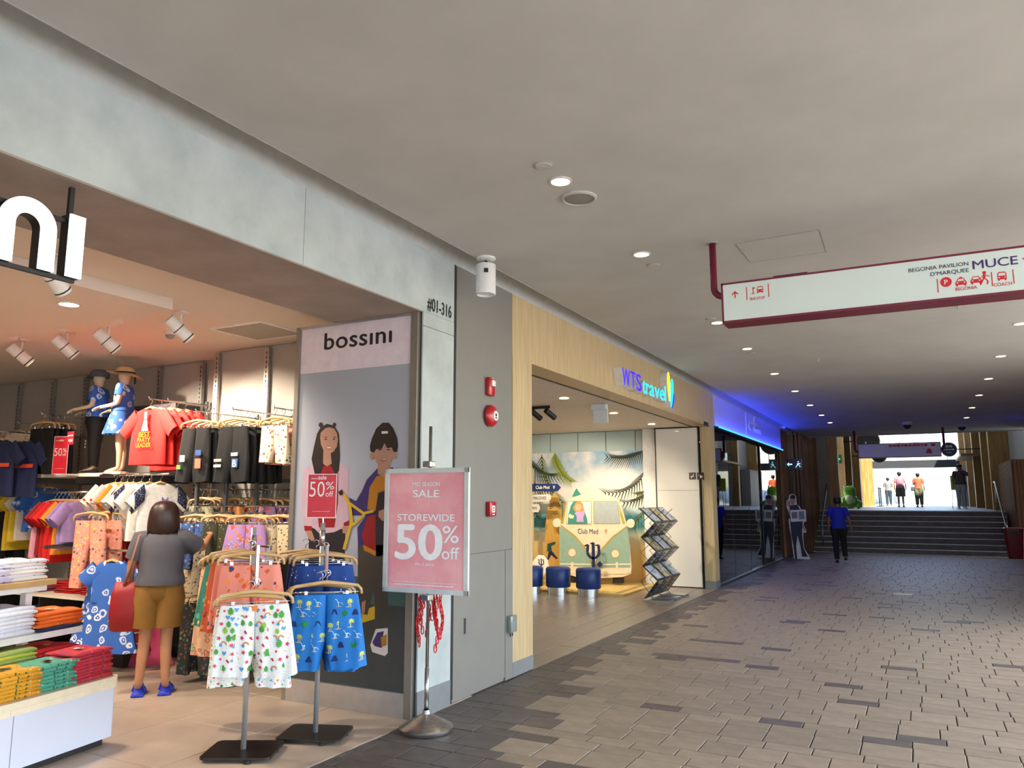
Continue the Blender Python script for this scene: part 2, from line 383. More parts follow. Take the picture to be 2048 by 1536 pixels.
# ---- corridor ceiling with its slot along the shopfronts
m_ceil_edge = M('ceiling_edge_trim', '#a8a49e', .7)
ce = struct(MB().box(-3.14, 3.6, -7, 26.25, ZC, 4.5).build('ceiling', m_ceil), 'flat plastered ceiling over the walkway')
MB().box(-3.62, 3.6, -7, 26.3, 4.0, 5.2).build('slab', m_ceil, ce)
MB().box(-3.145, -3.138, -7, 26.2, ZC-.004, ZC+.02).build('edge_trim', m_ceil_edge, ce)
MB().box(-3.24, 3.6, 26.25, 26.33, 3.57, 7.8).build('end_fascia_sunblock', m_ceil_edge, ce)  # fascia carried up out of view to block sun above the ceiling edge
cove = struct(MB().grid(lambda u, v: (-3.405+.22*(1-math.cos(v*PI/2)), -7+29.9*u, 3.6+.30*math.sin(v*PI/2)), 60, 8).build('trim_1', m_cove, smooth=True), 'curved grey cove above the shopfronts')
# hatch cut into the ceiling
def ceil_line(mb, a, b, w=.004):
    a = Vector(a); b = Vector(b); t = (b-a).normalized(); n = Vector((-t.y, t.x, 0))*w
    mb.prism([a-n, b-n, b+n, a+n], (0, 0, .004))
hat = tag(MB().build('access_hatch'), 'flush access hatch in the ceiling beside the hanging sign', 'hatch') if False else thing('access_hatch', 'flush square access hatch in the ceiling above the hanging sign', 'hatch', at_z(1566, 490, ZC))
hp = [at_z(x, y, ZC) for x, y in ((1472, 487), (1639, 459), (1653, 503), (1502, 524))]
hb = MB(); hb.prism([Vector((p.x, p.y, ZC-.003)) for p in hp], (0, 0, .004)); hb.build('hatch_lid', m_ceil, hat, world=True)
hb = MB()
for i in range(4): ceil_line(hb, hp[i]-Vector((0, 0, .005)), hp[(i+1) % 4]-Vector((0, 0, .005)), .003)
hb.build('hatch_rim', m_ceil_edge, hat, world=True)
# ---- clothing shop portal in concrete-look panels
wl = struct(MB().box(-4.27, XF-.012, -4, 5.43, 3.1, 3.6).build('wall_left', m_stone), 'pale concrete-look portal of the clothing shop')
JY = [-4, -1.2, 1.2, 3.6, 5.43]
for a, b in zip(JY[:-1], JY[1:]):
    MB().box(XF-.012, XF, a+.002, b-.002, 3.09, 3.61).build('panel', m_stone, wl)
MB().box(XF-.012, XF, 4.97, 5.43, 2.975, 3.088).build('panel', m_stone, wl)
MB().box(-4.66, XF-.012, 5.0, 5.43, 0, 3.1).build('pier', m_stone, wl)
MB().box(XF-.012, XF, 4.97, 5.43, .19, 2.97).build('panel', m_stone, wl)
MB().box(XF-.012, XF+.004, 4.97, 5.43, 0, .19).build('skirting', m_skirt, wl)
MB().box(-4.27, XF-.001, -4, 4.97, 3.08, 3.1).build('soffit', m_soffit, wl)
MB().box(XF-.02, XF+.001, 5.43, 5.455, 0, 3.6).build('shadow_gap', m_greydk, wl)
# shop number
mb = MB(); a = at_x(855, 618, XF+.003); put_text(mb, '#01-316', a, (0, 1, 0), (0, 0, 1), .15, bold=.016, width=.36)
nb = mb.build('shop_number', m_black, wl)
# shop room
struct(MB().box(-11.5, -4.27, -2, 6.4, 3.2, 3.3).build('ceiling', m_shopceil), 'warm cream ceiling of the clothing shop')
rec = struct(MB().box(-11.5, -5.21, -2, 4.07, 3.11, 3.2).build('trim_2', m_shopceil), 'dropped ceiling panel with the downlight')
for x in (-6.15, -6.95, -7.7): MB().box(x-.25, x+.13, 4.07, 4.22, 3.12, 3.2).build('step', m_shopceil, rec)
sw = struct(MB().box(-11.5, -6.68, 6.16, 6.3, 0, 3.2).build('wall_back', m_shopwall), 'grey panelled wall behind the clothes rails')
MB().box(-6.68, -4.66, 5.85, 6.3, 0, 3.2).build('pier', m_shopwall, sw)
for x0, x1, yy in ((-11.5, -10.82, 6.16), (-10.78, -10.07, 6.16), (-10.03, -9.4, 6.16), (-9.34, -8.0, 6.16), (-7.94, -7.28, 6.16), (-6.62, -5.94, 5.85), (-5.88, -4.7, 5.85)):
    for z0, z1 in ((.1, 1.2), (1.21, 3.19)):
        MB().box(x0, x1, yy-.018, yy, z0, z1).build('panel', m_shopwall, sw)
struct(MB().box(-11.6, -11.5, -2, 6.3, 0, 3.2).build('wall_far', m_shopwall), 'end wall deep inside the clothing shop')
struct(MB().box(-11.5, XF-.3, -2.1, -2, 0, 3.2).build('wall_near', m_shopwall), 'side wall of the clothing shop nearest the viewer')
def upright(x, y, z0=.15, z1=3.17):
    t = thing('slotted_upright', '', 'upright', (x, y, 0), 0, 'slotted steel uprights on the shop wall')
    MB().box(-.03, .03, -.045, 0, z0, z1).build('channel', m_steel, t)
    q = MB()
    z = z0+.1
    while z < z1-.05: q.box(-.006, .006, -.0465, -.044, z, z+.03); z += .05
    q.build('slots', m_black, t)['kind'] = 'stuff'
    return t
for i, (x, yy) in enumerate(((-10.8, 6.142), (-10.05, 6.142), (-9.37, 6.142), (-7.97, 6.142), (-7.25, 6.142), (-6.64, 5.832), (-5.91, 5.832))):
    upright(x, yy)['label'] = ['slotted steel upright at the far left of the wall', 'slotted steel upright behind the white tees', 'slotted steel upright behind the boy mannequin', 'slotted steel upright above the red tees', 'slotted steel upright left of the wall corner', 'wide slotted steel upright at the wall corner', 'slotted steel upright nearest the poster panel'][i]
# ---- grey service panel with a flush door
wg = struct(MB().box(-3.75, XF-.015, 5.455, 6.5, 0, 3.6).build('wall_service', m_grey), 'plain grey service panel between the two shops')
d0 = at_x(1019, 1095, XF); zt = at_x(980, 1104, XF).z
MB().box(XF-.015, XF, 5.47, 6.49, zt+.006, 3.6).build('upper_panel', m_grey, wg)
dr = struct(MB().box(XF-.015, XF, 5.47, 6.35, .03, zt).build('door_1', m_grey), 'flush grey service door with recessed pull')
pp = at_x(929, 1252, XF)
MB().box(XF-.002, XF+.003, pp.y-.022, pp.y+.022, pp.z-.075, pp.z+.075, .004).build('recessed_pull', m_skirt, dr)
MB().box(XF+.0025, XF+.0045, pp.y-.013, pp.y+.013, pp.z-.062, pp.z+.062).build('pull_slot', m_black, dr)
MB().box(XF-.015, XF+.002, 6.356, 6.5, .0, zt).build('side_panel', m_grey, wg)
# ---- travel shop: pale oak portal
ww = struct(MB().box(-3.72, XF-.002, 6.5, 14.82, 2.97, 3.6).build('wall_oak', m_wood), 'pale oak portal of the travel shop')
MB().box(-3.72, XF, 6.5, 6.92, .13, 2.97).build('jamb', m_wood, ww); MB().box(-3.72, XF+.004, 6.5, 6.925, 0, .13).build('skirting', m_skirt, ww)
MB().box(-3.6, XF, 14.52, 14.84, .13, 2.97).build('jamb', m_wood, ww); MB().box(-3.6, XF+.004, 14.5, 14.845, 0, .13).build('skirting', m_skirt, ww)
MB().box(-3.725, -3.70, 6.93, 14.5, 2.962, 2.972).build('track_slot', m_black, ww)
mb = MB(); dashes(mb, at_x(1408, 851, XF+.003), (0, 1, 0), (0, 0, 1), (.045, .045, .02, .045, .045, .045), .08, .018); mb.build('shop_number', m_black, ww)
struct(MB().box(-9, -3.72, 6.9, 14.75, 2.975, 3.1).build('ceiling', M('travel_ceiling', '#e0d4c4', .75)), 'cream ceiling of the travel shop')
wb = struct(MB().box(-9, -4.6, 14.68, 14.85, 0, 2.97).build('wall_back', M('travel_back_wall', '#d8d6d0', .5)), 'back wall of the travel shop')
struct(MB().box(-9.1, -9, 6.8, 14.8, 0, 2.97).build('wall_far', M('travel_far_wall', '#dcd8d0', .6)), 'inner side wall of the travel shop')
struct(MB().box(-9, -3.72, 6.8, 6.9, 0, 2.97).build('wall_near', MATS['travel_far_wall']), 'partition between service panel and travel shop')
# ---- glass-fronted shop
m_fascia = M('lilac_fascia', '#c9c6da', .35, noise_=(2, .02))
wf = struct(MB().box(-3.62, XF+.01, 14.86, 22.9, 3.0, 3.6).build('wall_fascia', m_fascia), 'pale fascia over the glass shopfront washed with blue light')
MB().box(XF+.005, XF+.03, 17.9, 19.75, 3.03, 3.58).build('sign_board', m_fascia, wf)
MB().box(XF-.06, XF+.07, 14.86, 22.9, 2.965, 3.0).build('light_trough', m_black, wf)
led = M_glow('blue_led', '#0a3cff', 9.0)
MB().box(XF+.03, XF+.066, 14.88, 22.88, 3.0, 3.012).build('led_strip', led, wf)
MB().box(XF+.0705, XF+.075, 14.88, 22.88, 2.978, 3.0).build('led_edge', M_glow('blue_led_edge', '#2a86ff', 3.0), wf)
l = lamp('AREA', (XF+.05, 18.9, 3.02), 26, (.02, .05, 1.), .05, None, (XF+.03, 18.9, 3.6), 'blue_led_light'); l.data.shape = 'RECTANGLE'; l.data.size = .05; l.data.size_y = 8.0
l.rotation_euler = (PI, R(-12), 0)
l = lamp('AREA', (XF+.10, 18.9, 3.64), 20, (.02, .04, 1.), .05, None, None, 'blue_slot_light'); l.data.shape = 'RECTANGLE'; l.data.size = .04; l.data.size_y = 8.0; l.rotation_euler = (0, R(-60), 0)
struct(MB().box(-3.62, -3.55, 14.86, 22.9, 2.9, 3.0).build('trim_3', m_black), 'black header rail of the glass shopfront')
gx = -3.46
edges = [14.9, 16.5, 18.2, 19.9, 21.4, 22.75]
for i, (a, b) in enumerate(zip(edges[:-1], edges[1:])):
    w = struct(MB().box(gx-.006-(.03 if i in (2,) else 0), gx+.006-(.03 if i in (2,) else 0), a+.01, b-.01, .03, 2.94).build('window_%d' % (i+1), m_glassd), 'clear glass pane of the shopfront')
    MB().box(gx-.02, gx+.02, a, b, 0, .03).build('floor_rail', m_alu, w)
    MB().box(gx-.01, gx+.01, a-.004, a+.006, .03, 2.94).build('edge_seal', m_black, w)
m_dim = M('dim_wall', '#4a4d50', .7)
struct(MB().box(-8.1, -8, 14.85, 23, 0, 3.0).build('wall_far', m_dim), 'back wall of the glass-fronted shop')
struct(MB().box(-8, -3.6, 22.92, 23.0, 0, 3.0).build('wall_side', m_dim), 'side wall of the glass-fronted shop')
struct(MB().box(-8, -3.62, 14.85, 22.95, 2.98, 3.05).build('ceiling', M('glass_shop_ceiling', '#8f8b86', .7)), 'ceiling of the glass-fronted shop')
# ---- slatted timber end of the left wall, right wall
m_slat = M_blot('timber_slat', '#5f3a1f', '#8a5a33', '#744a29', scale=6, stretch=(5, 5, .3), rough=.5, rnd=.4)
m_slatback = M('slat_backing', '#2c1c12', .8)
sl = struct(MB().box(-3.6, -3.46, 22.95, 24.2, 0, 3.6).build('wall_slats', m_slatback), 'wall of upright timber slats past the glass shop')
sm = MB().box(-.03, .03, -.022, .022, 0, 3.6).mesh('slat', m_slat)
for i in range(12): inst(sm, 'slat', sl, (-3.43, 23.0+i*.105, 0))
sl2 = struct(MB().box(-3.35, -3.12, 25.0, 28.6, 0, 3.6).build('wall_slats', m_slatback), 'wall of upright timber slats beside the steps')
sm2 = MB().box(-.035, .035, -.025, .025, 0, 5.0).mesh('slat', m_slat)
for i in range(18): inst(sm2, 'slat', sl2, (-3.085, 25.03+i*.2, 0))
for i in range(3): inst(sm2, 'slat', sl2, (-3.15-.1*i, 24.97, 0))
struct(MB().box(-4.6, -4.5, 24.1, 25.1, 0, 3.6).build('wall_recess', M_blot('recess_timber', '#4a2e1a', '#5f3d24', scale=4, stretch=(4, 4, .4), rough=.6)), 'dark timber recess behind the exit sign')
struct(MB().box(-4.5, -3.35, 25.02, 25.1, 0, 3.6).build('wall_recess', MATS['recess_timber']), 'timber return wall by the exit sign')
d2 = struct(MB().box(-4.4, -3.5, 24.98, 25.02, 0, 2.3).build('door_2', M('dark_door', '#3b2c22', .4)), 'dark timber door with narrow vision panel')
MB().box(-4.0, -3.9, 24.965, 24.985, 1.2, 2.1).build('vision_panel', M('vision_glass', '#6b6458', .1), d2)
m_right = M_blot('right_wall_grey', '#7b7268', '#8b8278', scale=2, rough=.6)
wr = struct(MB().box(3.0, 3.3, 13, 26, 0, 3.6).build('wall_right', m_right), 'plain wall on the far right of the walkway')
MB().box(2.6, 3.0, 24.3, 24.7, 0, 3.6).build('column', M('lilac_column', '#b7a9ae', .4), wr)
l = lamp('AREA', (2.95, 22.5, 3.5), 5, (.05, .05, 1.), .05, None, (2.2, 22.5, 3.6), 'blue_light_right'); l.data.shape = 'RECTANGLE'; l.data.size = .05; l.data.size_y = 5
# ---- steps
ZP = 1.26; NS = 8; RZ = ZP/NS
m_step = M_blot('step_stone', '#5d5149', '#6e6259', scale=5, rough=.5); m_nose = M('step_nosing', '#d6d2ca', .5)
st = thing('staircase', 'wide flight of dark stone steps with pale nosings at the corridor end', 'stairs', (-.4, 26.25, 0))
for i in range(NS):
    s_ = MB().box(-3.04, 2.3, 26.25+.3*i, 28.75, RZ*i, RZ*(i+1)-.004).build('step', m_step, st, world=True)
    MB().box(-3.04, 2.3, 26.24+.3*i, 26.30+.3*i, RZ*(i+1)-.03, RZ*(i+1)).build('nosing', m_nose, s_, world=True)
# ---- raised arcade beyond the steps
m_plat = M_blot('arcade_paving', '#8b8781', '#9c9892', scale=4, rough=.45)
struct(MB().box(-3.3, 3.2, 28.6, 54, .4, ZP).build('floor', m_plat), 'grey paved arcade at the top of the steps')
m_fin = M_blot('timber_fin', '#8a6231', '#b48645', '#9f7439', scale=5, stretch=(4, 4, .3), rough=.45)
m_arc = M('arcade_wall', '#8a867d', .6); m_dark = M('dark_shopfront', '#23221f', .3, noise_=(3, .2))
al = struct(MB().box(-3.2, -2.75, 28.6, 53, ZP, 7.5).build('wall_arcade_left', m_arc), 'left arcade wall of timber fins and shopfronts')
for y0, y1, z0, z1, mm in ((31.9, 34.6, ZP, 4.4, m_dark), (36.2, 39.6, ZP, 3.6, m_dark), (41.5, 46, ZP, 3.9, m_dark), (47, 51, ZP, 3.4, m_dark), (29.2, 31.2, ZP, 5.5, M_glow('glazing_daylight_glow', '#eaf3f6', 1.6))):  # daylight behind the last pane is put in as a glow
    MB().box(-2.76, -2.70, y0, y1, z0, z1).build('shopfront', mm, al)
for y_, wd in ((28.75, .5), (31.4, .25), (34.9, .35), (40.0, .45), (46.4, .4), (51.8, .5)):
    MB().box(-2.75, -2.42, y_, y_+wd, ZP, 7.5).build('fin', m_fin, al)
ar = struct(MB().box(2.8, 3.1, 26.34, 53, 0, 7.5).build('wall_arcade_right', m_arc), 'right arcade wall of timber fins and shopfronts')
for y0, y1, z0, z1, mm in ((31.6, 34.2, ZP, 3.0, m_dark), (31.6, 34.2, 3.0, 5.0, M('dark_glass', '#3b5a66', .05, spec=.8)), (36, 39.5, ZP, 3.8, m_dark), (41, 45, ZP, 4.2, M('dark_glass', '#3b5a66', .05)), (46, 51, ZP, 3.6, m_dark)):
    MB().box(2.49, 2.8, y0, y1, z0, z1).build('shopfront', mm, ar)
for y_, wd in ((31.0, .3), (34.5, .35), (39.8, .4), (45.3, .4), (51.6, .5)):
    MB().box(2.2, 2.8, y_, y_+wd, ZP, 7.5).build('fin', m_fin, ar)
MB().box(1.9, 2.8, 47.5, 51, ZP, 3.4).build('shop_bay', m_arc, ar)
MB().box(1.7, 2.8, 38.8, 44, 3.5, 3.6).build('canopy', M('canopy_bronze', '#a1744c', .5), ar)
tw = struct(MB().box(-3.05, 3.0, 52, 52.5, 3.5, 3.95).build('trim_4', m_greydk), 'dark beam across the far opening')
for x in (-1.75, -.9, -.05, .8, 1.6): MB().box(x-.02, x+.02, 52.1, 52.2, 3.95, 7.5).build('mullion', M('mullion_grey', '#8c8f92', .5), tw)
cg = struct(MB().box(-2.7, 2.5, 52.14, 52.16, 3.95, 7.5).build('window_8', M_glass('clerestory_glass', (.97, .99, 1), .02)), 'glazed clerestory above the far opening')
# lower slatted parapet right of the steps
sp = struct(MB().box(2.45, 2.75, 26.3, 30.8, 0, 2.75).build('wall_parapet', m_slatback), 'slatted timber parapet right of the steps')
sm3 = MB().box(-.04, .04, -.03, .03, 0, 2.75).mesh('slat', m_slat)
for i in range(26): inst(sm3, 'slat', sp, (2.42, 26.35+i*.17, 0))
for i in range(4): inst(sm3, 'slat', sp, (2.47+i*.09, 26.27, 0))
struct(MB().box(-3.2, 3.1, 26.34, 38, 7.5, 7.8).build('ceiling', m_arc), 'unseen high roof added over the arcade to shade it')  # out-of-view roof added to keep sun and sky off the arcade
struct(MB().box(-6, -3.24, 22.9, 28.7, 3.62, 4.2).build('ceiling', m_ceil), 'ceiling over the slatted recess')
# ---- outside: paving, lawn
struct(MB().box(3.6, 120, -120, 54, -.2, -.02).build('ground', M('sunlit_paving', '#c4c2bd', .8)), 'sunlit paving outside the open side of the walkway')
struct(MB().box(-120, 3.6, -120, -9, -.2, -.02).build('ground', MATS['sunlit_paving']), 'sunlit paving outside behind the viewer')
struct(MB().box(-120, 120, 54, 400, .9, ZP-.02).build('ground', M('plaza_paving', '#cfcac0', .8)), 'bright plaza beyond the arcade')
# ================================================================== CORRIDOR FIXTURES AND SIGNS
m_lens = M_glow('downlight_lens', '#ffd9a6', 14.0); m_lensoff = M('lens_trim', '#d8d3ca', .5)
def downlight(loc, label, group, r=.06, energy=9., col=(1, .80, .58), spot=110):
    t = thing('recessed_downlight', label, 'downlight', loc, 0, group)
    MB().lathe([(r+.014, 0), (r+.014, -.006), (r, -.008), (r, .0)], n=20, cap=False).build('trim_ring', m_lensoff, t, smooth=40)
    MB().lathe([(r, -.004), (r*.5, -.006), (.001, -.006)], n=20, cap=False).build('lens', m_lens, t)
    if energy: lamp('SPOT', (loc[0], loc[1], loc[2]-.02), energy, col, .05, spot, (loc[0], loc[1], 0), 'downlight_lamp', .6)
    return t
ordn = ['nearest', 'second', 'third', 'fourth', 'fifth', 'sixth', 'seventh', 'eighth', 'ninth']
for i, q in enumerate(((1121, 362), (1283, 508), (1434, 645), (1494, 697), (1549, 747), (1590, 782), (1620, 810), (1643, 830), (1660, 845))):
    p = at_z(*q, ZC); downlight((p.x, p.y, ZC), '%s glowing downlight of the ceiling row near the shopfronts' % ordn[i], 'walkway ceiling downlights')
for i, q in enumerate(((2040, 647), (2001, 712), (1977, 757), (1958, 790), (1944, 815), (1933, 835))):
    p = at_z(*q, ZC); downlight((p.x, p.y, ZC), '%s glowing downlight of the right-hand ceiling row' % ordn[i], 'walkway ceiling downlights')
m_disc = M('disc_cover', '#bdb9b0', .6)
for q, lb in (((1087, 331), 'small round blank cover in the ceiling beside the nearest downlight'), ((1307, 530), 'small round cover in the ceiling beside the second downlight'), ((1422, 638), 'small round cover in the ceiling just left of the hanging sign'), ((1502, 706), 'small round cover beside the fourth downlight')):
    p = at_z(*q, ZC); t = thing('ceiling_cover', lb, 'ceiling cover', (p.x, p.y, ZC), 0, 'round ceiling covers')
    MB().lathe([(.055, 0), (.055, -.004), (.05, -.009), (.001, -.011)], n=22, cap=False).build('plate', m_disc, t, smooth=40); MB().lathe([(.062, 0), (.062, -.003), (.055, -.005)], n=22, cap=False).build('rim', m_ceil_edge, t)
p = at_z(1158, 395, ZC); t = thing('ceiling_speaker', 'large round speaker grille in the ceiling', 'speaker', (p.x, p.y, ZC))
MB().lathe([(.12, 0), (.12, -.01), (.105, -.016), (.1, -.01)], n=36, cap=False).build('rim', m_disc, t, smooth=40); MB().lathe([(.1, -.008), (.05, -.012), (.001, -.013)], n=36, cap=False).build('grille', M('speaker_mesh', '#8f8c84', .8, noise_=(200, .2)), t, smooth=True)
# sprinklers and small domes far along the ceiling
for q, lb in (((1916, 612), 'tiny sprinkler head in the ceiling right of the hanging sign'), ((1636, 718), 'tiny sprinkler head in mid ceiling')):
    p = at_z(*q, ZC); t = thing('sprinkler_head', lb, 'sprinkler', (p.x, p.y, ZC), 0, 'ceiling sprinklers')
    MB().lathe([(.03, 0), (.03, -.004), (.008, -.006), (.008, -.03), (.02, -.032), (.02, -.036)], n=12).build('body', m_disc, t)
for q, lb in (((1923, 852), 'dark dome camera near the end of the ceiling'), ((1814, 848), 'small dark bracketed ceiling device over the distant sign')):
    p = at_z(q[0], q[1]-4, ZC); t = thing('dome_camera', lb, 'camera', (p.x, p.y, ZC), 0, 'ceiling dome cameras')
    MB().lathe([(.12, 0), (.12, -.06), (.1, -.08)], n=20).build('housing', m_disc, t); MB().ell((0, 0, -.08), .1, .1, .1).build('dome', m_black, t, smooth=True)
# white cylinder hung beside the service panel
p = at_z(972, 516, ZC); t = thing('hanging_projector', 'white cylinder lamp projector hung from the ceiling by the service panel', 'projector', (p.x, p.y, ZC))
MB().lathe([(.08, 0), (.08, -.012), (.06, -.022), (.001, -.024)], n=28, cap=False).build('ceiling_rose', m_white, t, smooth=40)
MB().tube([(0, 0, -.02), (0, 0, -.07)], .012, 10).build('stem', m_black, t)
MB().lathe([(.001, -.06), (.078, -.06), (.082, -.066), (.082, -.315), (.075, -.318), (.072, -.30), (.001, -.30)], n=36, cap=False).build('cylinder', m_white, t, smooth=40)
c = Vector((.5, -.85, 0)).normalized()
MB().box(-.018, .018, -.012, .012, -.018, .018).xf(Matrix.Translation(c*.076+Vector((0, 0, -.13))) @ Matrix.Rotation(R(30), 4, 'Z')).build('lens_window', m_black, t)
# fire devices on the service panel
m_red = M('signal_red', '#b3121f', .35, coat=.3)
p = at_x(976, 774, XF); t = thing('strobe_alarm', 'red strobe alarm box with clear flasher, top of the service panel', 'alarm', (XF, p.y, p.z))
MB().box(0, .05, -.055, .055, -.085, .085, .018).build('housing', m_red, t, smooth=30); MB().box(.045, .07, -.03, .03, 0, .06, .012).build('flasher', M('clear_lens', '#e6ecec', .1), t, smooth=30); mb = MB(); put_text(mb, 'FIRE', (.0512, 0, .066), (0, 1, 0), (0, 0, 1), .02, .01, 'CENTER'); mb.build('lettering', m_white, t)
p = at_x(977, 832, XF); t = thing('alarm_bell', 'round red fire bell below the strobe', 'bell', (XF, p.y, p.z))
MB().lathe([(.05, 0), (.095, .01), (.1, .03), (.085, .055), (.05, .068), (.001, .07)], n=30, axis='X', cap=False).build('gong', m_red, t, smooth=True)
MB().lathe([(.045, .069), (.045, .072), (.001, .0725)], (0, .012, .0), n=24, axis='X', cap=False).build('label_disc', m_white, t)
q = MB(); q.box(.0725, .0735, -.002, .026, -.004, .018); q.box(.0725, .0735, .0, .024, -.026, -.012); q.build('bell_mark', m_black, t)
p = at_x(978, 1018, XF); t = thing('fire_call_point', 'small square red break-glass call point with white plate', 'call point', (XF, p.y, p.z))
MB().box(0, .045, -.06, .06, -.065, .065, .01).build('housing', m_red, t, smooth=30); MB().box(.044, .048, -.028, .028, -.03, .03).build('glass_plate', m_white, t); MB().box(.046, .0485, -.02, .02, -.052, -.042).build('strip', m_white, t)
q = MB(); put_text(q, 'FIRE', (.0487, 0, .004), (0, 1, 0), (0, 0, 1), .018, .01, 'CENTER'); put_text(q, 'PRESS', (.0487, 0, -.016), (0, 1, 0), (0, 0, 1), .013, .01, 'CENTER'); q.build('lettering', m_red, t)
p = at_x(1026, 1245, XF); t = thing('key_box', 'small clear plastic covered switch box at the panel edge', 'switch box', (XF, 6.44, p.z))
MB().box(0, .05, -.06, .06, -.075, .075, .012).build('cover', M('clear_plastic', '#c7d0d0', .15, trans=.6), t, smooth=30); MB().box(.002, .03, -.04, .04, -.05, .05).build('switch_plate', m_white, t)
MB().tube([(.02, -.02, -.075), (.02, -.02, -.11)], .006).build('cable', m_black, t); MB().tube([(.02, .02, -.075), (.02, .02, -.11)], .006).build('cable', m_black, t)
# ------------------------------------------------------------------ large hanging direction sign
m_maroon = M('maroon_frame', '#6f1430', .4); m_signw = M('sign_white', '#d8e4de', .35, noise_=(2, .01)); m_signred = M('sign_red', '#d31421', .5); m_purple = M('sign_purple', '#3f1b66', .5); m_ink = M('sign_ink', '#241f47', .5)
SY = 5.8; sz0 = 2.935; sz1 = 3.235; sx0 = -1.235; sx1 = 2.1
t = thing('direction_sign', 'long white hanging sign with maroon frame pointing to MUCE and bus stop', 'sign', (0, SY, sz0))
MB().box(sx0, sx1, SY+.006, SY+.2, sz0-.012, sz1).build('case', m_maroon, t, world=True)
MB().box(sx0+.014, sx1-.014, SY, SY+.01, sz0+.004, sz1-.014).build('face', m_signw, t, world=True)
q = MB(); fr = [(sx0, sx1, sz1-.014, sz1), (sx0, sx1, sz0-.012, sz0+.006), (sx0, sx0+.014, sz0, sz1), (sx1-.014, sx1, sz0, sz1)]
for a in fr: q.box(a[0], a[1], SY-.004, SY+.008, a[2], a[3])
q.build('frame', m_maroon, t, world=True)
zb = at_y(1428, 600, SY+.1).z; pxx = -1.31
MB().tube([(pxx, SY+.1, ZC), (pxx, SY+.1, zb+.09)]+[(pxx+.07-.07*math.cos(a), SY+.1, zb+.09-.07*math.sin(a)) for a in (R(15), R(35), R(55), R(75), R(90))]+[(sx0+.01, SY+.1, zb+.02)], .026, 14).build('hanger_pipe', m_maroon, t, True, world=True)
MB().lathe([(.045, 0), (.045, -.006)], (pxx, SY+.1, ZC), 18).build('ceiling_flange', m_ceil_edge, t, world=True)
MB().tube([(sx1+.07, SY+.1, ZC), (sx1+.07, SY+.1, zb+.02), (sx1-.01, SY+.1, zb+.02)], .026, 12).build('hanger_pipe', m_maroon, t, True, world=True)
MB().box(-.86, -.62, SY+.06, SY+.16, sz1, sz1+.025).build('conduit_box', m_black, t, world=True)
KX = .00317; KZ = .0031; FY = SY-.0015
def S(px_, py_, dx=0., dz=0.): p = at_y(px_, py_, FY); return Vector((p.x+dx, FY, p.z+dz))
def sp(q, c, pts, s): q.poly([c+Vector((x*s, 0, z*s)) for x, z in pts])
def arrow(q, c, s, ang=0):
    def rr(pts): return [(x*math.cos(ang)-z*math.sin(ang), x*math.sin(ang)+z*math.cos(ang)) for x, z in pts]
    sp(q, c, rr([(-.16, -1), (.16, -1), (.16, .55), (-.16, .55)]), s)
    sp(q, c, rr([(0, 1), (-.95, .1), (-.75, -.15), (0, .55)]), s); sp(q, c, rr([(0, 1), (0, .55), (.75, -.15), (.95, .1)]), s)
def bus(q, c, s, W_):
    sp(q, c, [(-.85, -.75), (.85, -.75), (.85, .1), (-.85, .1)], s)
    sp(q, c, [(-.85, .1), (-.68, .1), (-.6, .75), (-.8, .7)], s); sp(q, c, [(.68, .1), (.85, .1), (.8, .7), (.6, .75)], s)
    sp(q, c, [(-.8, .7), (.8, .7), (.55, .95), (-.55, .95)], s)
    for x in (-.6, .6): sp(q, c, [(x-.14, -1), (x+.14, -1), (x+.14, -.7), (x-.14, -.7)], s)
    for x in (-.55, .55): sp(W_, c+Vector((0, -.0008, 0)), [(x+.14*math.cos(a), -.3+.14*math.sin(a)) for a in [i*PI/5 for i in range(10)]], s)
def car(q, c, s, W_, taxi=True):
    sp(q, c, [(-1, -.6), (1, -.6), (1, .0), (.8, .22), (-.8, .22), (-1, 0)], s)
    sp(q, c, [(-.8, .2), (-.62, .2), (-.4, .7), (-.55, .75)], s); sp(q, c, [(.62, .2), (.8, .2), (.55, .75), (.4, .7)], s); sp(q, c, [(-.55, .65), (.55, .65), (.5, .8), (-.5, .8)], s)
    if taxi: sp(q, c, [(-.3, .8), (.3, .8), (.22, 1.05), (-.22, 1.05)], s)
    for x in (-.7, .7): sp(q, c, [(x-.13, -.9), (x+.13, -.9), (x+.13, -.55), (x-.13, -.55)], s)
    for x in (-.62, .62): sp(W_, c+Vector((0, -.0008, 0)), [(x+.15*math.cos(a), -.1+.13*math.sin(a)) for a in [i*PI/5 for i in range(10)]], s)
def pict(nm, fn):
    q = MB(); w_ = MB(); fn(q, w_); o = q.build(nm, m_signred, t, world=True)
    if w_.v: w_.build('white_detail', m_signw, o, world=True)
pict('arrow_symbol', lambda q, w: arrow(q, S(1470, 589), .027))
for a, b in (((1493, 574), (1494, 600)), ((1536, 567), (1538, 594)), ((1874, 558), (1877, 585)), ((1982, 544), (1986, 572)), ((2025, 539), (2029, 567))):
    A = S(*a); B = S(*b); x_ = (A.x+B.x)/2; MB().poly([(x_-.003, FY, B.z), (x_+.003, FY, B.z), (x_+.003, FY, A.z), (x_-.003, FY, A.z)]).build('divider', m_signred, t, world=True)
def _stop(q, w):
    c_ = S(1506, 581); sp(q, c_, [(-.12, -1), (.12, -1), (.12, .7), (-.12, .7)], .024); sp(q, c_, [(-.12, .55), (.55, .55), (.55, 1), (-.12, 1)], .024); sp(q, c_, [(-.6, -1.1), (.6, -1.1), (.6, -.92), (-.6, -.92)], .024)
pict('stop_post_symbol', _stop)
pict('bus_symbol', lambda q, w: bus(q, S(1520, 579), .027, w))
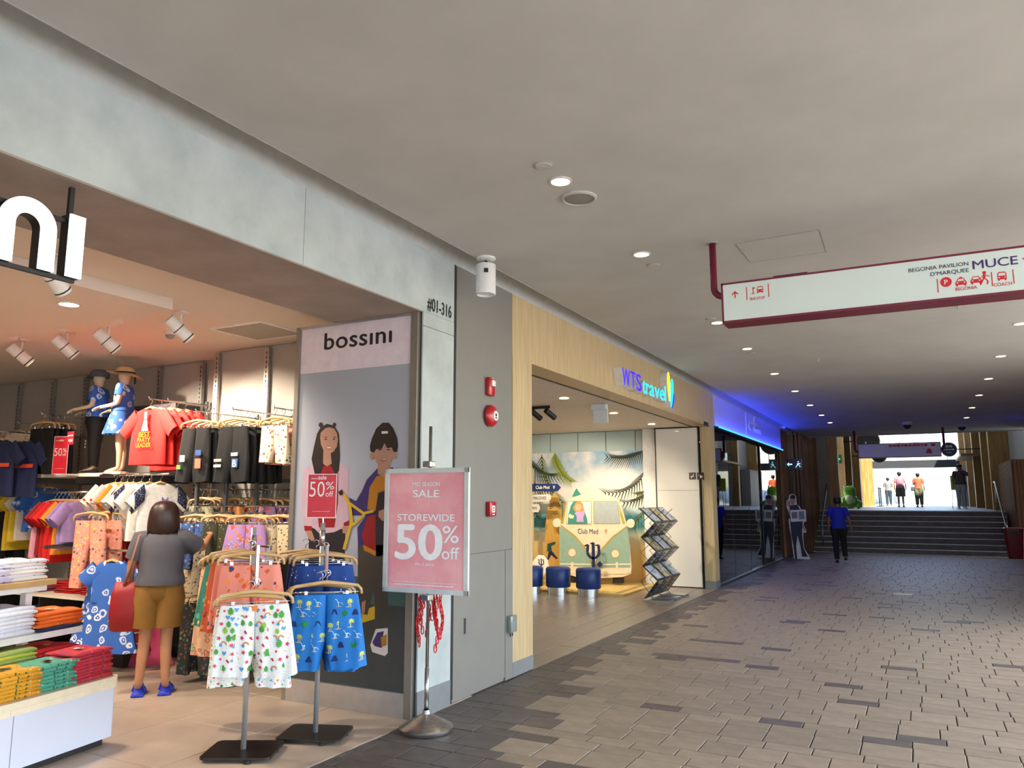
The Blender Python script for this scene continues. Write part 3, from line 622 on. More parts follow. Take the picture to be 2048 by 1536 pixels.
def _p(q, w):
    c_ = S(1892, 564); q.poly([c_+Vector((.034*math.cos(a), 0, .034*math.sin(a))) for a in [i*PI/14 for i in range(28)]])
    put_text(w, 'P', c_+Vector((0, -.0008, -.016)), (1, 0, 0), (0, 0, 1), .045, .02, 'CENTER')
pict('parking_symbol', _p)
pict('taxi_symbol', lambda q, w: car(q, S(1922, 564), .033, w)); pict('car_symbol', lambda q, w: car(q, S(1952, 560), .032, w, False))
def _walk(q, w):
    c_ = S(1967, 556)
    for pts in ([(-.1, -.1), (.25, -.05), (.3, .55), (-.05, .6)], [(-.1, -.1), (.1, -.1), (-.35, -1), (-.55, -1)], [(.05, -.1), (.25, -.05), (.62, -.5), (.5, -1), (.35, -1), (.4, -.45)], [(.25, .5), (.3, .35), (.75, .1), (.8, .22)], [(.02, .5), (-.1, .4), (-.4, .05), (-.35, -.05)]): sp(q, c_, pts, .045)
    q.poly([c_+Vector((.007+.011*math.cos(a), 0, .036+.011*math.sin(a))) for a in [i*PI/7 for i in range(14)]])
pict('walker_symbol', _walk); pict('coach_symbol', lambda q, w: bus(q, S(2004, 552), .030, w))
pict('lettering', lambda q, w: put_text(q, 'BUS STOP', S(1515, 599), (1, 0, 0), (0, 0, 1), .03, .008, 'CENTER', .105))
pict('lettering', lambda q, w: put_text(q, 'BEGONIA', S(1933, 579.5), (1, 0, 0), (0, 0, 1), .032, .008, 'CENTER', .125))
pict('lettering', lambda q, w: put_text(q, 'COACH', S(2006, 571.5), (1, 0, 0), (0, 0, 1), .032, .008, 'CENTER', .1))
pict('arrow_symbol', lambda q, w: arrow(q, S(2056, 516), .03, -PI/2))
q = MB(); put_text(q, 'MUCE', S(1946, 538.5), (1, 0, 0), (0, 0, 1), .082, .012, 'LEFT', .252); q.build('lettering', m_purple, t, world=True)
q = MB(); put_text(q, 'BEGONIA PAVILION', S(1937, 530.5), (1, 0, 0), (0, 0, 1), .038, .008, 'RIGHT', .355); put_text(q, "D'MARQUEE", S(1938, 543.5), (1, 0, 0), (0, 0, 1), .038, .008, 'RIGHT', .225); q.build('lettering', m_ink, t, world=True)
# distant hanging sign
DY = 24.4; a = at_y(1715, 888, DY); b = at_y(1883, 905, DY)
t = thing('direction_sign', 'distant hanging sign with maroon frame and red lettering before the steps', 'sign', (0, DY, 2.8))
X0, X1, Z0, Z1 = a.x, b.x, 2.79, 3.2
MB().box(X0, X1, DY, DY+.2, Z0, Z1).build('case', m_maroon, t, world=True); MB().box(X0+.02, X1-.02, DY-.006, DY+.01, Z0+.02, Z1-.02).build('face', M('sign_shaded_white', '#dcdde6', .4), t, world=True)
for x_, s_ in ((X0-.08, 1), (X1+.08, -1)): MB().tube([(x_, DY+.1, ZC), (x_, DY+.1, 3.05), (x_+.03*s_, DY+.1, 3.0), (x_+.09*s_, DY+.1, 2.98)], .035, 10).build('hanger_pipe', m_maroon, t, True, world=True)
q = MB(); dashes(q, (X1-1.3, DY-.008, 3.09), (1, 0, 0), (0, 0, 1), (.09, .07, .1, .06, .09, .08, .1, .07, .06, .09), .06, .018); q.poly([(X1-.24, DY-.008, 3.08), (X1-.14, DY-.008, 3.08), (X1-.14, DY-.008, 3.16), (X1-.24, DY-.008, 3.16)]); sp(q, Vector((X1-.3, DY-.008, 2.95)), [(-1, -.8), (1, -.8), (.5, .8), (-.5, .8)], .08); q.build('lettering', m_signred, t, world=True)
# ------------------------------------------------------------------ travel shop letters
t = thing('shop_sign', 'illuminated WTS travel letters in indigo and cyan with leaf logo on oak fascia', 'sign', (XF, 9.3, 3.05))
m_indigo = M_glow('glow_indigo', '#2c14c8', 1.6); m_cyan = M_glow('glow_cyan', '#19c9ea', 1.5); m_yel = M_glow('glow_yellow', '#ffe713', 1.4); m_blu = M_glow('glow_blue', '#1524f0', 1.6); m_lw = M('letter_return_white', '#dddcd6', .4)
def chan(s_, y0, y1, z, size, mat_):
    q = MB(); put_text(q, s_, (XF+.125, y0, z), (0, 1, 0), (0, 0, 1), size, .018, 'LEFT', y1-y0, depth=.125); q.build('letter_return', m_lw, t, world=True)
    q = MB(); put_text(q, s_, (XF+.128, y0+.006, z+.004), (0, 1, 0), (0, 0, 1), size*.985, .004, 'LEFT', y1-y0-.012); q.build('letter_face', mat_, t, world=True)
chan('W', 9.29, 9.60, 3.06, .335, m_indigo); chan('T', 9.61, 9.83, 3.06, .335, m_indigo); chan('S', 9.84, 10.07, 3.06, .335, m_indigo)
yy = 10.12
for ch, w in (('t', .13), ('r', .13), ('a', .22), ('v', .23), ('e', .22), ('l', .06)): chan(ch, yy, yy+w, 3.06, .33, m_cyan); yy += w+.025
def leaf(c, w, h, tilt, mat_, d, nm):
    pts = [(w*math.sin(2*PI*i/24)*(.75+.25*math.cos(2*PI*i/24)), h*math.cos(2*PI*i/24)) for i in range(24)]
    pts = [(x*math.cos(tilt)-z*math.sin(tilt), x*math.sin(tilt)+z*math.cos(tilt)) for x, z in pts]
    MB().prism([(XF, c[0]+x, c[1]+z) for x, z in pts], (d-.004, 0, 0)).build('leaf_return', m_lw, t, world=True)
    MB().prism([(XF+d-.002, c[0]+x*.93, c[1]+z*.96) for x, z in pts], (.004, 0, 0)).build(nm, mat_, t, world=True)
leaf((11.72, 3.13), .09, .15, -.5, m_blu, .09, 'blue_leaf'); leaf((11.63, 3.24), .10, .24, -.22, m_cyan, .105, 'cyan_leaf'); leaf((11.43, 3.31), .09, .235, .05, m_yel, .12, 'yellow_leaf')
# sign on the blue fascia
t = thing('shop_sign', 'small white script sign with crest on the blue-lit fascia board', 'sign', (XF+.03, 18.8, 3.3))
q = MB(); X_ = XF+.055; put_text(q, 'C', (X_, 18.1, 3.2), (0, 1, 0), (0, 0, 1), .3, .0, 'LEFT', .42, .25, depth=.02); q.tube([(X_-.012, 18.62+.035*k, 3.245+.05*math.sin(k*1.1)) for k in range(28)], .010, 6); q.build('lettering', m_white, t, world=True)
q = MB(); q.prism([(X_-.02, 18.78+x, 3.5+z) for x, z in ((-.05, 0), (.05, 0), (.06, -.14), (.0, -.2), (-.06, -.14))], (.02, 0, 0)); q.ell((X_, 18.78, 3.53), .02, .05, .04); q.prism([(X_-.02, 18.9+x, 3.42+z) for x, z in ((0, 0), (.3, -.03), (.3, -.1), (0, -.06))], (.02, 0, 0)); q.build('crest', m_white, t, world=True)
# ================================================================== TRAVEL SHOP INSIDE
m_bp = M('back_painted_glass', '#b9cbc9', .15, noise_=(1.5, .05)); m_joint = M('dark_joint', '#4b5a5c', .4)
js = [at_y(x, 880, 14.64).x for x in (1100, 1155, 1211, 1270)]; js = [js[0]-(js[1]-js[0])*2, js[0]-(js[1]-js[0])]+js+[-4.62]
for a, b in zip(js[:-1], js[1:]): MB().box(a+.008, b-.008, 14.655, 14.68, 2.4, 2.965).build('glass_panel', m_bp, wb)
MB().box(-9, -4.6, 14.672, 14.681, 2.4, 2.97).build('joint_backing', m_joint, wb)
m_mural = M_ramp('beach_mural', 'Z', .0, 2.56, [(0., '#dcae62'), (.26, '#e8c888'), (.36, '#cfd2b4'), (.42, '#3f8f96'), (.5, '#4f9aa6'), (.56, '#c8dad8'), (.68, '#e9dfd4'), (.85, '#a9c3d6'), (1., '#8fb4d0')], .5, (1.3, .45, .62, 1.2, 2.2, '#f6ece2'))
t = thing('beach_mural', 'tall printed beach backdrop with palm fronds and sunset sky', 'mural', (-6.2, 14.62, 0))
MB().box(-8.6, -4.70, 14.61, 14.65, 0, 2.57).build('print_sheet', m_mural, t, world=True)
m_frond = M('frond_green', '#4f5f22', .6, noise_=(4, .2)); m_frond2 = M('frond_dark', '#27361f', .6); m_frond3 = M('frond_lime', '#93a03a', .6)
def frond(root, tip, bend, n, ll, mat_, yy):
    q = MB(); a = Vector(root); b = Vector(tip); ax = (b-a); nrm = Vector((-ax.z, 0, ax.x)).normalized()
    def sp_(s): return a+ax*s+nrm*(bend*4*s*(1-s))
    for i in range(n):
        s = .08+.9*i/n; p = sp_(s); d = (sp_(s+.02)-sp_(s-.02)).normalized(); L_ = ll*(1-.55*s)*(.8+.4*random.random())
        for sg in (-1, 1):
            dr_ = (d*.75+Vector((-d.z, 0, d.x))*sg*.75+Vector((0, 0, -.35))).normalized(); w = Vector((-dr_.z, 0, dr_.x))*.012
            e = p+dr_*L_
            if max(p.x+abs(w.x), e.x) < -4.706 and max(p.z+abs(w.z), e.z) < 2.564: q.add([(p.x+w.x, yy, p.z+w.z), (p.x-w.x, yy, p.z-w.z), (e.x, yy, e.z)], [(0, 1, 2)])
    for i in range(10):
        u, v = sp_(i/10), sp_((i+1)/10)
        if max(u.x, v.x) < -4.72 and max(u.z, v.z) < 2.56: q.add([(u.x-.008, yy, u.z), (u.x+.008, yy, u.z), (v.x+.006, yy, v.z), (v.x-.006, yy, v.z)], [(0, 1, 2, 3)])
    return q
def P14(x, y): p = at_y(x, y, 14.605); return (p.x, 14.605, p.z)
for i, (r0, t0, bd, n, ll, mm) in enumerate((((1298, 900), (1200, 985), .35, 19, .42, m_frond2), ((1300, 925), (1262, 1050), .25, 17, .46, m_frond), ((1292, 898), (1210, 912), .12, 19, .34, m_frond2), ((1304, 915), (1285, 1020), .15, 15, .4, m_frond3), ((1302, 940), (1240, 1005), .25, 15, .34, m_frond2), ((1304, 930), (1270, 990), .2, 19, .36, m_frond),
        ((1050, 890), (1135, 950), -.3, 19, .46, m_frond2), ((1085, 895), (1132, 1010), -.2, 17, .42, m_frond), ((1058, 905), (1078, 1040), -.12, 17, .4, m_frond2), ((1110, 900), (1146, 965), -.12, 19, .34, m_frond3), ((1045, 915), (1110, 985), -.25, 17, .46, m_frond), ((1045, 935), (1085, 1000), -.2, 15, .4, m_frond3))):
    q = frond(P14(*r0), P14(*t0), bd, n, ll, mm, 14.604-.001*i)
    if q.v: q.build('printed_frond', mm, t, world=True)['kind'] = 'stuff'
# folded white glass doors beside the opening
d3 = struct(MB().box(-4.43, -3.6, 14.42, 14.47, .02, 2.955).build('door_3', M('white_glass_door', '#dfddd6', .08, noise_=(1, .01), coat=.5)), 'white glass sliding panel at the end of the travel shop opening')
q = MB(); q.box(-4.45, -4.43, 14.41, 14.48, 0, 2.965); q.box(-3.62, -3.60, 14.41, 14.48, 0, 2.965); q.box(-4.45, -3.6, 14.41, 14.48, 2.95, 2.97); q.build('edge_frame', m_black, d3)
MB().box(-4.43, -3.62, 14.415, 14.42, 1.78, 1.783).build('seam', m_skirt, d3)
struct(MB().box(-4.72, -4.45, 14.5, 14.6, 0, 2.97).build('trim_5', m_white), 'white strip wall beside the mural')
for xx, lb in ((1385, 'dark red sticker on the white door with a crossed cigarette, left of the pair'), (1401, 'dark red sticker on the white door showing a surveillance camera')):
    p = at_y(xx, 952, 14.415); t = thing('door_sticker', lb, 'sticker', (p.x, 14.415, p.z), 0, 'square stickers on the white door')
    MB().box(-.065, .065, 0, .004, -.065, .065, .015 if False else 0).build('plate', M('sticker_maroon', '#3c0d16', .3), t)
    q = MB()
    if xx == 1385: q.prism([(-.04, -.002, -.012), (.03, -.002, -.012), (.03, -.002, .0), (-.04, -.002, .0)], (0, .001, 0)); q.prism([(-.035, -.002, -.04), (-.025, -.002, -.045), (.035, -.002, .035), (.025, -.002, .04)], (0, .001, 0))
    else: q.prism([(-.045, -.002, .005), (.03, -.002, -.03), (.04, -.002, -.005), (-.035, -.002, .035)], (0, .001, 0)); q.prism([(-.01, -.002, -.04), (.01, -.002, -.04), (.01, -.002, -.01), (-.01, -.002, 0)], (0, .001, 0))
    q.build('pictogram', m_white, t)
# ceiling things
for i, q in enumerate(((1128, 796), (1227, 826), (1303, 848))):
    p = at_z(*q, 2.972); downlight((p.x, p.y, 2.972), '%s round downlight in the travel shop ceiling' % ['nearest', 'middle', 'farthest'][i], 'travel shop downlights', .065, 34., (1, .83, .64))
for x, y in ((-6, 9), (-6, 11.2), (-7.6, 10)): downlight((x, y, 2.972), 'round downlight deep in the travel shop ceiling, %s' % {(-6, 9): 'nearest the entrance', (-6, 11.2): 'before the mural', (-7.6, 10): 'farthest inside'}[(x, y)], 'travel shop inner downlights', .065, 50., (1, .83, .64))
t = thing('track_light', 'short black track with two spotlights on the travel shop ceiling', 'track light', (-4.9, 9.6, 2.97))
a = at_z(1062, 828, 2.9); b = at_z(1130, 820, 2.9)
TY = 10.2; MB().box(-6.2, -4.72, TY-.015, TY+.015, 2.93, 2.97).build('rail', m_black, t, world=True)
for x in (-4.98, -4.75):
    s_ = MB().tube([(x, TY, 2.93), (x, TY, 2.88)], .012).build('stem', m_black, t, world=True)
    MB().tube([(x-.02, TY-.03, 2.90), (x+.05, TY+.13, 2.80)], .042, 14).build('spot_head', m_black, t, world=True)
lamp('SPOT', (-4.95, 10.4, 2.85), 190, (1, .84, .62), .04, 55, (-5.2, 14.4, .9), 'track_spot'); lamp('SPOT', (-5.6, 10.4, 2.85), 230, (1, .84, .62), .04, 60, (-6.3, 14.5, .8), 'track_spot')
lamp('SPOT', (-5.4, 12.9, 2.9), 70, (1, .78, .5), .05, 90, (-5.4, 14.2, .3), 'track_spot')
p = at_y(1199, 826, 10.4); t = thing('exit_sign', 'blank white double-sided exit sign box hung in the travel shop', 'exit sign', (p.x, 10.4, 2.97))
MB().box(-.11, .11, -.05, .05, -.08, .0).build('mount', M('white_sign_plastic', '#cfd9dd', .4), t); MB().box(-.10, .13, -.015, .015, -.28, -.075, .006).build('panel', MATS['white_sign_plastic'], t)
# round stools
m_navy = M('navy_leather', '#17387a', .4); NAV = thing('round_stool', 'navy round stool with chrome base, right-hand one before the van', 'stool', (-5.05, 12.42, 0), 0, 'navy stools')
MB().lathe([(.001, .13), (.20, .13), (.212, .145), (.212, .435), (.19, .46), (.001, .468)], n=32, cap=False).build('seat', m_navy, NAV, smooth=50); MB().lathe([(.001, .0), (.185, .0), (.185, .13)], n=32, cap=False).build('base', m_chrome, NAV, smooth=50); MB().lathe([(.213, .42), (.216, .425), (.213, .43)], n=32, cap=False).build('piping', m_navy, NAV, smooth=True)
dup(NAV, (-5.60, 12.40, 0), 0, 'navy round stool with chrome base, middle one before the van'); dup(NAV, (-6.08, 12.32, 0), 0, 'navy round stool half hidden by the oak jamb')
# low yellow stage
m_sand = M('stage_sand_yellow', '#d9ba72', .6); t = thing('display_stage', 'low sand-yellow printed stage under the van display', 'stage', (-6, 13.5, 0))
MB().box(-8, -4.5, 12.62, 14.58, 0, .035).build('deck', m_sand, t, world=True)
for i in range(16):
    x = -4.62-.0*i; y = 12.75+.11*i
    MB().add([(x, y, .0365), (x-.09, y+.03, .0365), (x-.09, y+.075, .0365), (x, y+.045, .0365)], [(0, 1, 2, 3)]).build('printed_mark', m_ink, t, world=True)
for i in range(8):
    x = -4.9-.14*i; MB().add([(x, 12.72, .0365), (x-.07, 12.72, .0365), (x-.04, 12.79, .0365)], [(0, 1, 2)]).build('printed_mark', m_ink, t, world=True)
# camper van display board
VY = 13.9
m_vcream = M('van_cream', '#e9d9bd', .5); m_vteal = M('van_teal', '#8fae9f', .5); m_vline = M('van_gold_line', '#b99a4a', .5); m_tnavy = M('trident_navy', '#14285a', .4); m_vglass = M('van_window_print', '#a9b3b4', .3); m_tyre = M('tyre_black', '#231a16', .7); m_lime = M('lime_print', '#a9a13c', .5); m_white2 = M('print_white', '#efe9dd', .5)
van = thing('van_display', 'flat camper van photo board in teal and cream with navy trident', 'display board', (-5.5, VY, .035))
def V(x, y, d=0.): p = at_y(x, y, VY); return Vector((p.x, VY+d, p.z))
def vpoly(nm, pts, mat_, d, th=.004): return MB().prism([V(x, y, d) for x, y in pts], (0, th, 0)).build(nm, mat_, van, world=True)
def C6(x, y): return (1020+x*.23434, 960+y*.23434)          # from the enlarged detail of this corner
body = [C6(*p) for p in ((425, 740), (422, 380), (445, 370), (465, 235), (485, 178), (530, 148), (600, 128), (700, 118), (800, 122), (880, 145), (925, 178), (950, 225), (985, 350), (1000, 395), (1018, 560), (1030, 700), (1036, 755), (1030, 800), (960, 828), (760, 838), (560, 825), (490, 800), (430, 770))]
vpoly('board', body, m_vcream, 0, .04)
vpoly('teal_side', [C6(*p) for p in ((425, 400), (440, 400), (550, 480), (640, 580), (690, 700), (700, 745), (428, 730))], m_vteal, -.006)
vpoly('teal_side', [C6(*p) for p in ((1000, 400), (1018, 560), (1028, 745), (720, 748), (745, 690), (790, 580), (880, 480))], m_vteal, -.006)
for pts in (((430, 388), (440, 384), (560, 475), (655, 585), (705, 705), (700, 745), (690, 700), (640, 590), (550, 485)), ((996, 392), (1002, 400), (885, 488), (795, 588), (735, 700), (725, 745), (720, 745), (730, 695), (785, 580), (875, 480))): vpoly('gold_line', [C6(*p) for p in pts], m_vline, -.009)
for pts in (((430, 712), (690, 716), (690, 724), (430, 720)), ((738, 718), (1028, 712), (1028, 722), (738, 727))): vpoly('white_line', [C6(*p) for p in pts], m_white2, -.009)
for pts in (((490, 178), (690, 178), (697, 190), (697, 370), (690, 378), (482, 378), (480, 365)), ((712, 180), (910, 178), (922, 195), (942, 365), (935, 375), (715, 375))):
    o = vpoly('window_frame', [C6(*p) for p in pts], m_vline, -.006); cx = sum(p[0] for p in pts)/len(pts); cy = sum(p[1] for p in pts)/len(pts)
    MB().prism([V(*C6(cx+(p[0]-cx)*.955, cy+(p[1]-cy)*.95), -.010) for p in pts], (0, .004, 0)).build('window_print', m_vglass if cx > 700 else M('van_window_left', '#e8e4dc', .3), o, world=True)
vpoly('lime_edge', [C6(*p) for p in ((475, 195), (440, 370), (455, 375), (488, 185))], m_lime, -.004); vpoly('lime_edge', [C6(*p) for p in ((925, 190), (985, 375), (965, 378), (940, 300))], m_lime, -.004)
# illustrated woman in the window
vpoly('surfboard_print', [C6(*p) for p in ((495, 375), (500, 300), (520, 220), (545, 181), (590, 181), (625, 230), (660, 330), (665, 375))], M('surf_teal', '#3f8f84', .5), -.0145, .003)
vpoly('printed_hair', [C6(*p) for p in ((540, 240), (565, 190), (600, 178), (625, 205), (632, 260), (600, 290), (570, 285))], M('print_orange', '#e0924f', .5), -.018, .003)
vpoly('printed_face', [C6(*p) for p in ((558, 225), (575, 205), (605, 205), (615, 230), (605, 258), (585, 266), (566, 255))], M('print_skin', '#eab58c', .5), -.0215, .003)
vpoly('printed_dress', [C6(*p) for p in ((570, 270), (600, 268), (635, 262), (640, 290), (628, 320), (632, 358), (572, 358), (574, 310), (555, 285))], M('print_lilac', '#c9a4d6', .5), -.0215, .003)
vpoly('printed_flower', [C6(*p) for p in ((500, 310), (515, 285), (530, 300), (550, 300), (545, 325), (520, 330))], M('print_cream', '#e9e2b8', .5), -.0185, .003)
for cx, cy in ((532, 620), (900, 630)):
    o = vpoly('headlamp_ring', [C6(cx+36*math.cos(a), cy+38*math.sin(a)) for a in [i*PI/12 for i in range(24)]], m_vline, -.010)
    MB().prism([V(*C6(cx+31*math.cos(a), cy+33*math.sin(a)), -.014) for a in [i*PI/12 for i in range(24)]], (0, .004, 0)).build('headlamp', m_vcream, o, world=True)
for cx, cy in ((398, 365), (1028, 370)): vpoly('mirror', [C6(cx+34*math.cos(a), cy+38*math.sin(a)) for a in [i*PI/12 for i in range(24)]], m_vcream, .004, .03)
vpoly('bumper', [C6(*p) for p in ((440, 745), (720, 758), (1033, 750), (1036, 780), (1000, 800), (720, 806), (470, 790), (436, 770))], m_vcream, -.012)
for cx in (533, 915): vpoly('bumper_guard', [C6(cx-10, 700), C6(cx+10, 700), C6(cx+10, 755), C6(cx-10, 755)], m_vcream, -.016)
for x0, x1 in ((497, 540), (868, 950)): MB().prism([V(*C6(x, y), .045) for x, y in ((x0, 822), (x1, 822), (x1, 885), (x0, 885))], (0, .1, 0)).build('wheel_print', m_tyre, van, world=True)
def trident(q, o, s, d, ez=1.):
    """three-pronged psi emblem drawn from strokes around o (x to the right, z up)"""
    def st(pts, w):
        for (x0, z0), (x1, z1) in zip(pts[:-1], pts[1:]):
            a = Vector((x0, 0, z0)); b = Vector((x1, 0, z1)); n = Vector((-(b-a).z, 0, (b-a).x)).normalized()*w
            q.prism([o+(a-n)*s, o+(b-n)*s, o+(b+n)*s, o+(a+n)*s], (0, d, 0))
    st([(0, -1), (0, 1)], .10); st(arc((0, .45), .52, 200, 340, 12, .62), .09); st([(-.49, .25), (-.44, .82)], .085); st([(.49, .25), (.44, .82)], .085)
    st([(-.70, .74), (-.44, .85)], .05); st([(.2, .8), (.44, .85)], .05); st([(-.2, .92), (0, 1)], .05)
q = MB(); put_text(q, 'Club Med', V(*C6(580, 457), -.008), (1, 0, 0), (0, 0, 1), .135, .0, 'LEFT', .415); q.build('lettering', m_ink, van, world=True)
q = MB(); trident(q, V(*C6(820, 440), -.010), .045, .002); q.build('trident_mark', m_vline, van, world=True)
tr = thing('trident_emblem', 'big navy three-pronged emblem standing before the camper van', 'emblem', (at_y(1188, 1150, 13.6).x, 13.6, .035))
q = MB(); c = at_y(1186, 1112, 13.6); trident(q, Vector((c.x, 13.6, c.z)), .24, .04); q.build('prongs', m_tnavy, tr, world=True)
c = at_y(1199, 1129, 13.6); MB().prism([(c.x-.055, 13.6, c.z), (c.x, 13.6, c.z-.055), (c.x+.055, 13.6, c.z), (c.x, 13.6, c.z+.055)], (0, .04, 0)).build('diamond', m_tnavy, tr, world=True)
c = at_y(1188, 1130, 13.6); MB().box(c.x-.03, c.x+.03, 13.6, 13.64, .035, c.z-.1).build('foot', m_tnavy, tr, world=True)
# surfboards standing behind the van
sb = thing('surfboard_display', 'tall teal surfboard print standing behind the van', 'display board', (at_y(1152, 1000, 14.3).x, 14.3, .035))
MB().prism([(lambda p: (p.x, 14.3, p.z))(at_y(*C6(x, y), 14.3)) for x, y in ((500, 500), (510, 250), (535, 130), (565, 72), (590, 110), (625, 230), (660, 400), (665, 500))], (0, .03, 0)).build('board', MATS['surf_teal'], sb, world=True)
p0 = at_y(1152, 1080, 14.3); MB().box(p0.x-.1, p0.x+.1, 14.32, 14.36, .035, p0.z).build('prop', m_wood, sb, world=True)
m_ygold = M('surf_gold', '#c9a04e', .5)
sb = thing('surfboard_display', 'golden surfboard print with dark emblem and walking woman beside the van', 'display board', (at_y(1107, 1080, 14.2).x, 14.2, .035))
def Y142(x, y, d=0): p = at_y(*C6(x, y), 14.2); return (p.x, 14.2+d, p.z)
MB().prism([Y142(x, y) for x, y in ((300, 760), (300, 400), (320, 250), (350, 150), (380, 105), (410, 150), (435, 230), (448, 400), (445, 760))], (0, .03, 0)).build('board', m_ygold, sb, world=True)
MB().box(Y142(300, 760)[0], Y142(445, 760)[0], 14.2, 14.26, .035, Y142(300, 755)[2]).build('foot', m_ygold, sb, world=True)
for i in range(11):
    a = R(-10+i*20); MB().prism([Y142(385+r_*math.cos(a+w), 235-r_*math.sin(a+w), -.003) for r_, w in ((8, 0), (48, -.08), (52, 0), (48, .08))], (0, .002, 0)).build('emblem_ray', m_ink, sb, world=True)
q = MB()
for i, w in enumerate((26, 18, 30, 12)): q.prism([Y142(x, y, -.003) for x, y in ((385-w, 268+i*9), (385+w, 268+i*9), (385+w, 271+i*9), (385-w, 271+i*9))], (0, .002, 0))
q.build('small_print', m_ink, sb, world=True)['kind'] = 'stuff'
for nm, pts, mm in (('printed_hair', ((310, 510), (320, 485), (345, 485), (355, 510), (335, 525)), MATS['print_orange']), ('printed_coat', ((320, 545), (385, 525), (390, 545), (352, 565), (358, 605), (318, 610)), M('print_pine', '#1e5148', .5)), ('printed_legs', ((330, 610), (358, 605), (385, 640), (410, 670), (395, 675), (352, 640), (330, 680), (318, 678)), m_ink)):
    MB().prism([Y142(x, y, -.004) for x, y in pts], (0, .003, 0)).build(nm, mm, sb, world=True)
# finger post with destination boards
fp = thing('finger_post', 'signpost with navy arrow and two pale destination boards', 'signpost', (at_y(1064, 1000, 13.4).x, 13.4, .035))
px0 = at_y(1063, 1000, 13.4).x; MB().box(px0-.03, px0+.03, 13.4, 13.44, .035, 2.2).build('post', m_wood, fp, world=True)
def FP(x, y, d=0): p = at_y(*C6(x, y), 13.38); return Vector((p.x, 13.38+d, p.z))
for nm, pts, mm, tx, tp, tw_, tm in (('arrow_board', ((150, 33), (405, 33), (432, 64), (405, 96), (150, 96)), m_tnavy, 'Club Med', (220, 76), .29, m_white2), ('destination_board', ((130, 128), (335, 122), (348, 160), (330, 182), (130, 190)), M('weathered_white', '#c9c3b6', .6), 'MALDIVES', (200, 168), .27, m_ink), ('destination_board', ((120, 208), (240, 205), (255, 240), (240, 275), (120, 275)), MATS['weathered_white'], 'BINTAN', (120, 252), .27, m_ink)):
    o = MB().prism([FP(x, y) for x, y in pts], (0, .02, 0)).build(nm, mm, fp, world=True); q = MB(); put_text(q, tx, FP(*tp, -.003), (1, 0, 0), (0, 0, 1), .085, .006, 'LEFT', tw_); q.build('lettering', tm, o, world=True)
q = MB(); trident(q, FP(375, 62, -.004), .03, .002); q.build('trident_mark', m_white2, fp, world=True)
rb = thing('photo_board', 'white rounded photo board with small trident behind the stools', 'display board', (at_y(1085, 1150, 13.2).x, 13.2, .035))
def RB(x, y): p = at_y(*C6(x, y), 13.2); return Vector((p.x, 13.2, p.z))
q = MB(); q.prism([RB(x, y) for x, y in ((180, 830), (190, 700), (240, 640), (280, 645), (315, 690), (325, 740), (290, 810), (270, 850))], (0, .05, 0)); q.v = [(v[0], v[1], max(v[2], .036)) for v in q.v]; q.build('board', m_white2, rb, world=True)
MB().box(RB(200, 800).x, RB(270, 800).x, 13.2, 13.25, .035, RB(200, 800).z).build('foot', m_tyre, rb, world=True)
q = MB(); trident(q, RB(268, 718)+Vector((0, -.004, 0)), .10, .003); q.build('trident_mark', m_ink, rb, world=True)
# zigzag brochure rack
rk = thing('brochure_rack', 'folding zigzag brochure rack with clear trays of travel leaflets', 'brochure rack', (-3.85, 12.7, 0))
prof = [(-4.03, 1.47), (-3.77, 1.24), (-4.0, 1.01), (-3.76, .79), (-3.99, .56), (-3.75, .34), (-3.97, .06)]
m_rack = M('rack_grey', '#55585c', .4, .6); m_tray = M_glass('acrylic_tray', (.9, .93, .95), .05)
pics = [M_blot('leaflet_a', '#4f6f94', '#eef0f2', '#b8c4d4', 7, contrast=(.35, .6), rough=.35), M_blot('leaflet_b', '#2e5a78', '#e7eef2', '#8fb4cc', 6, contrast=(.35, .6), rough=.35), M_blot('leaflet_c', '#5f6a3a', '#efe9dc', '#b5a06f', 7, contrast=(.35, .6), rough=.35), M_blot('leaflet_d', '#2f7f86', '#f0eee6', '#cdb98f', 6, contrast=(.35, .6), rough=.35)]
m_backpg = M('leaflet_back', '#b7c3cf', .6)
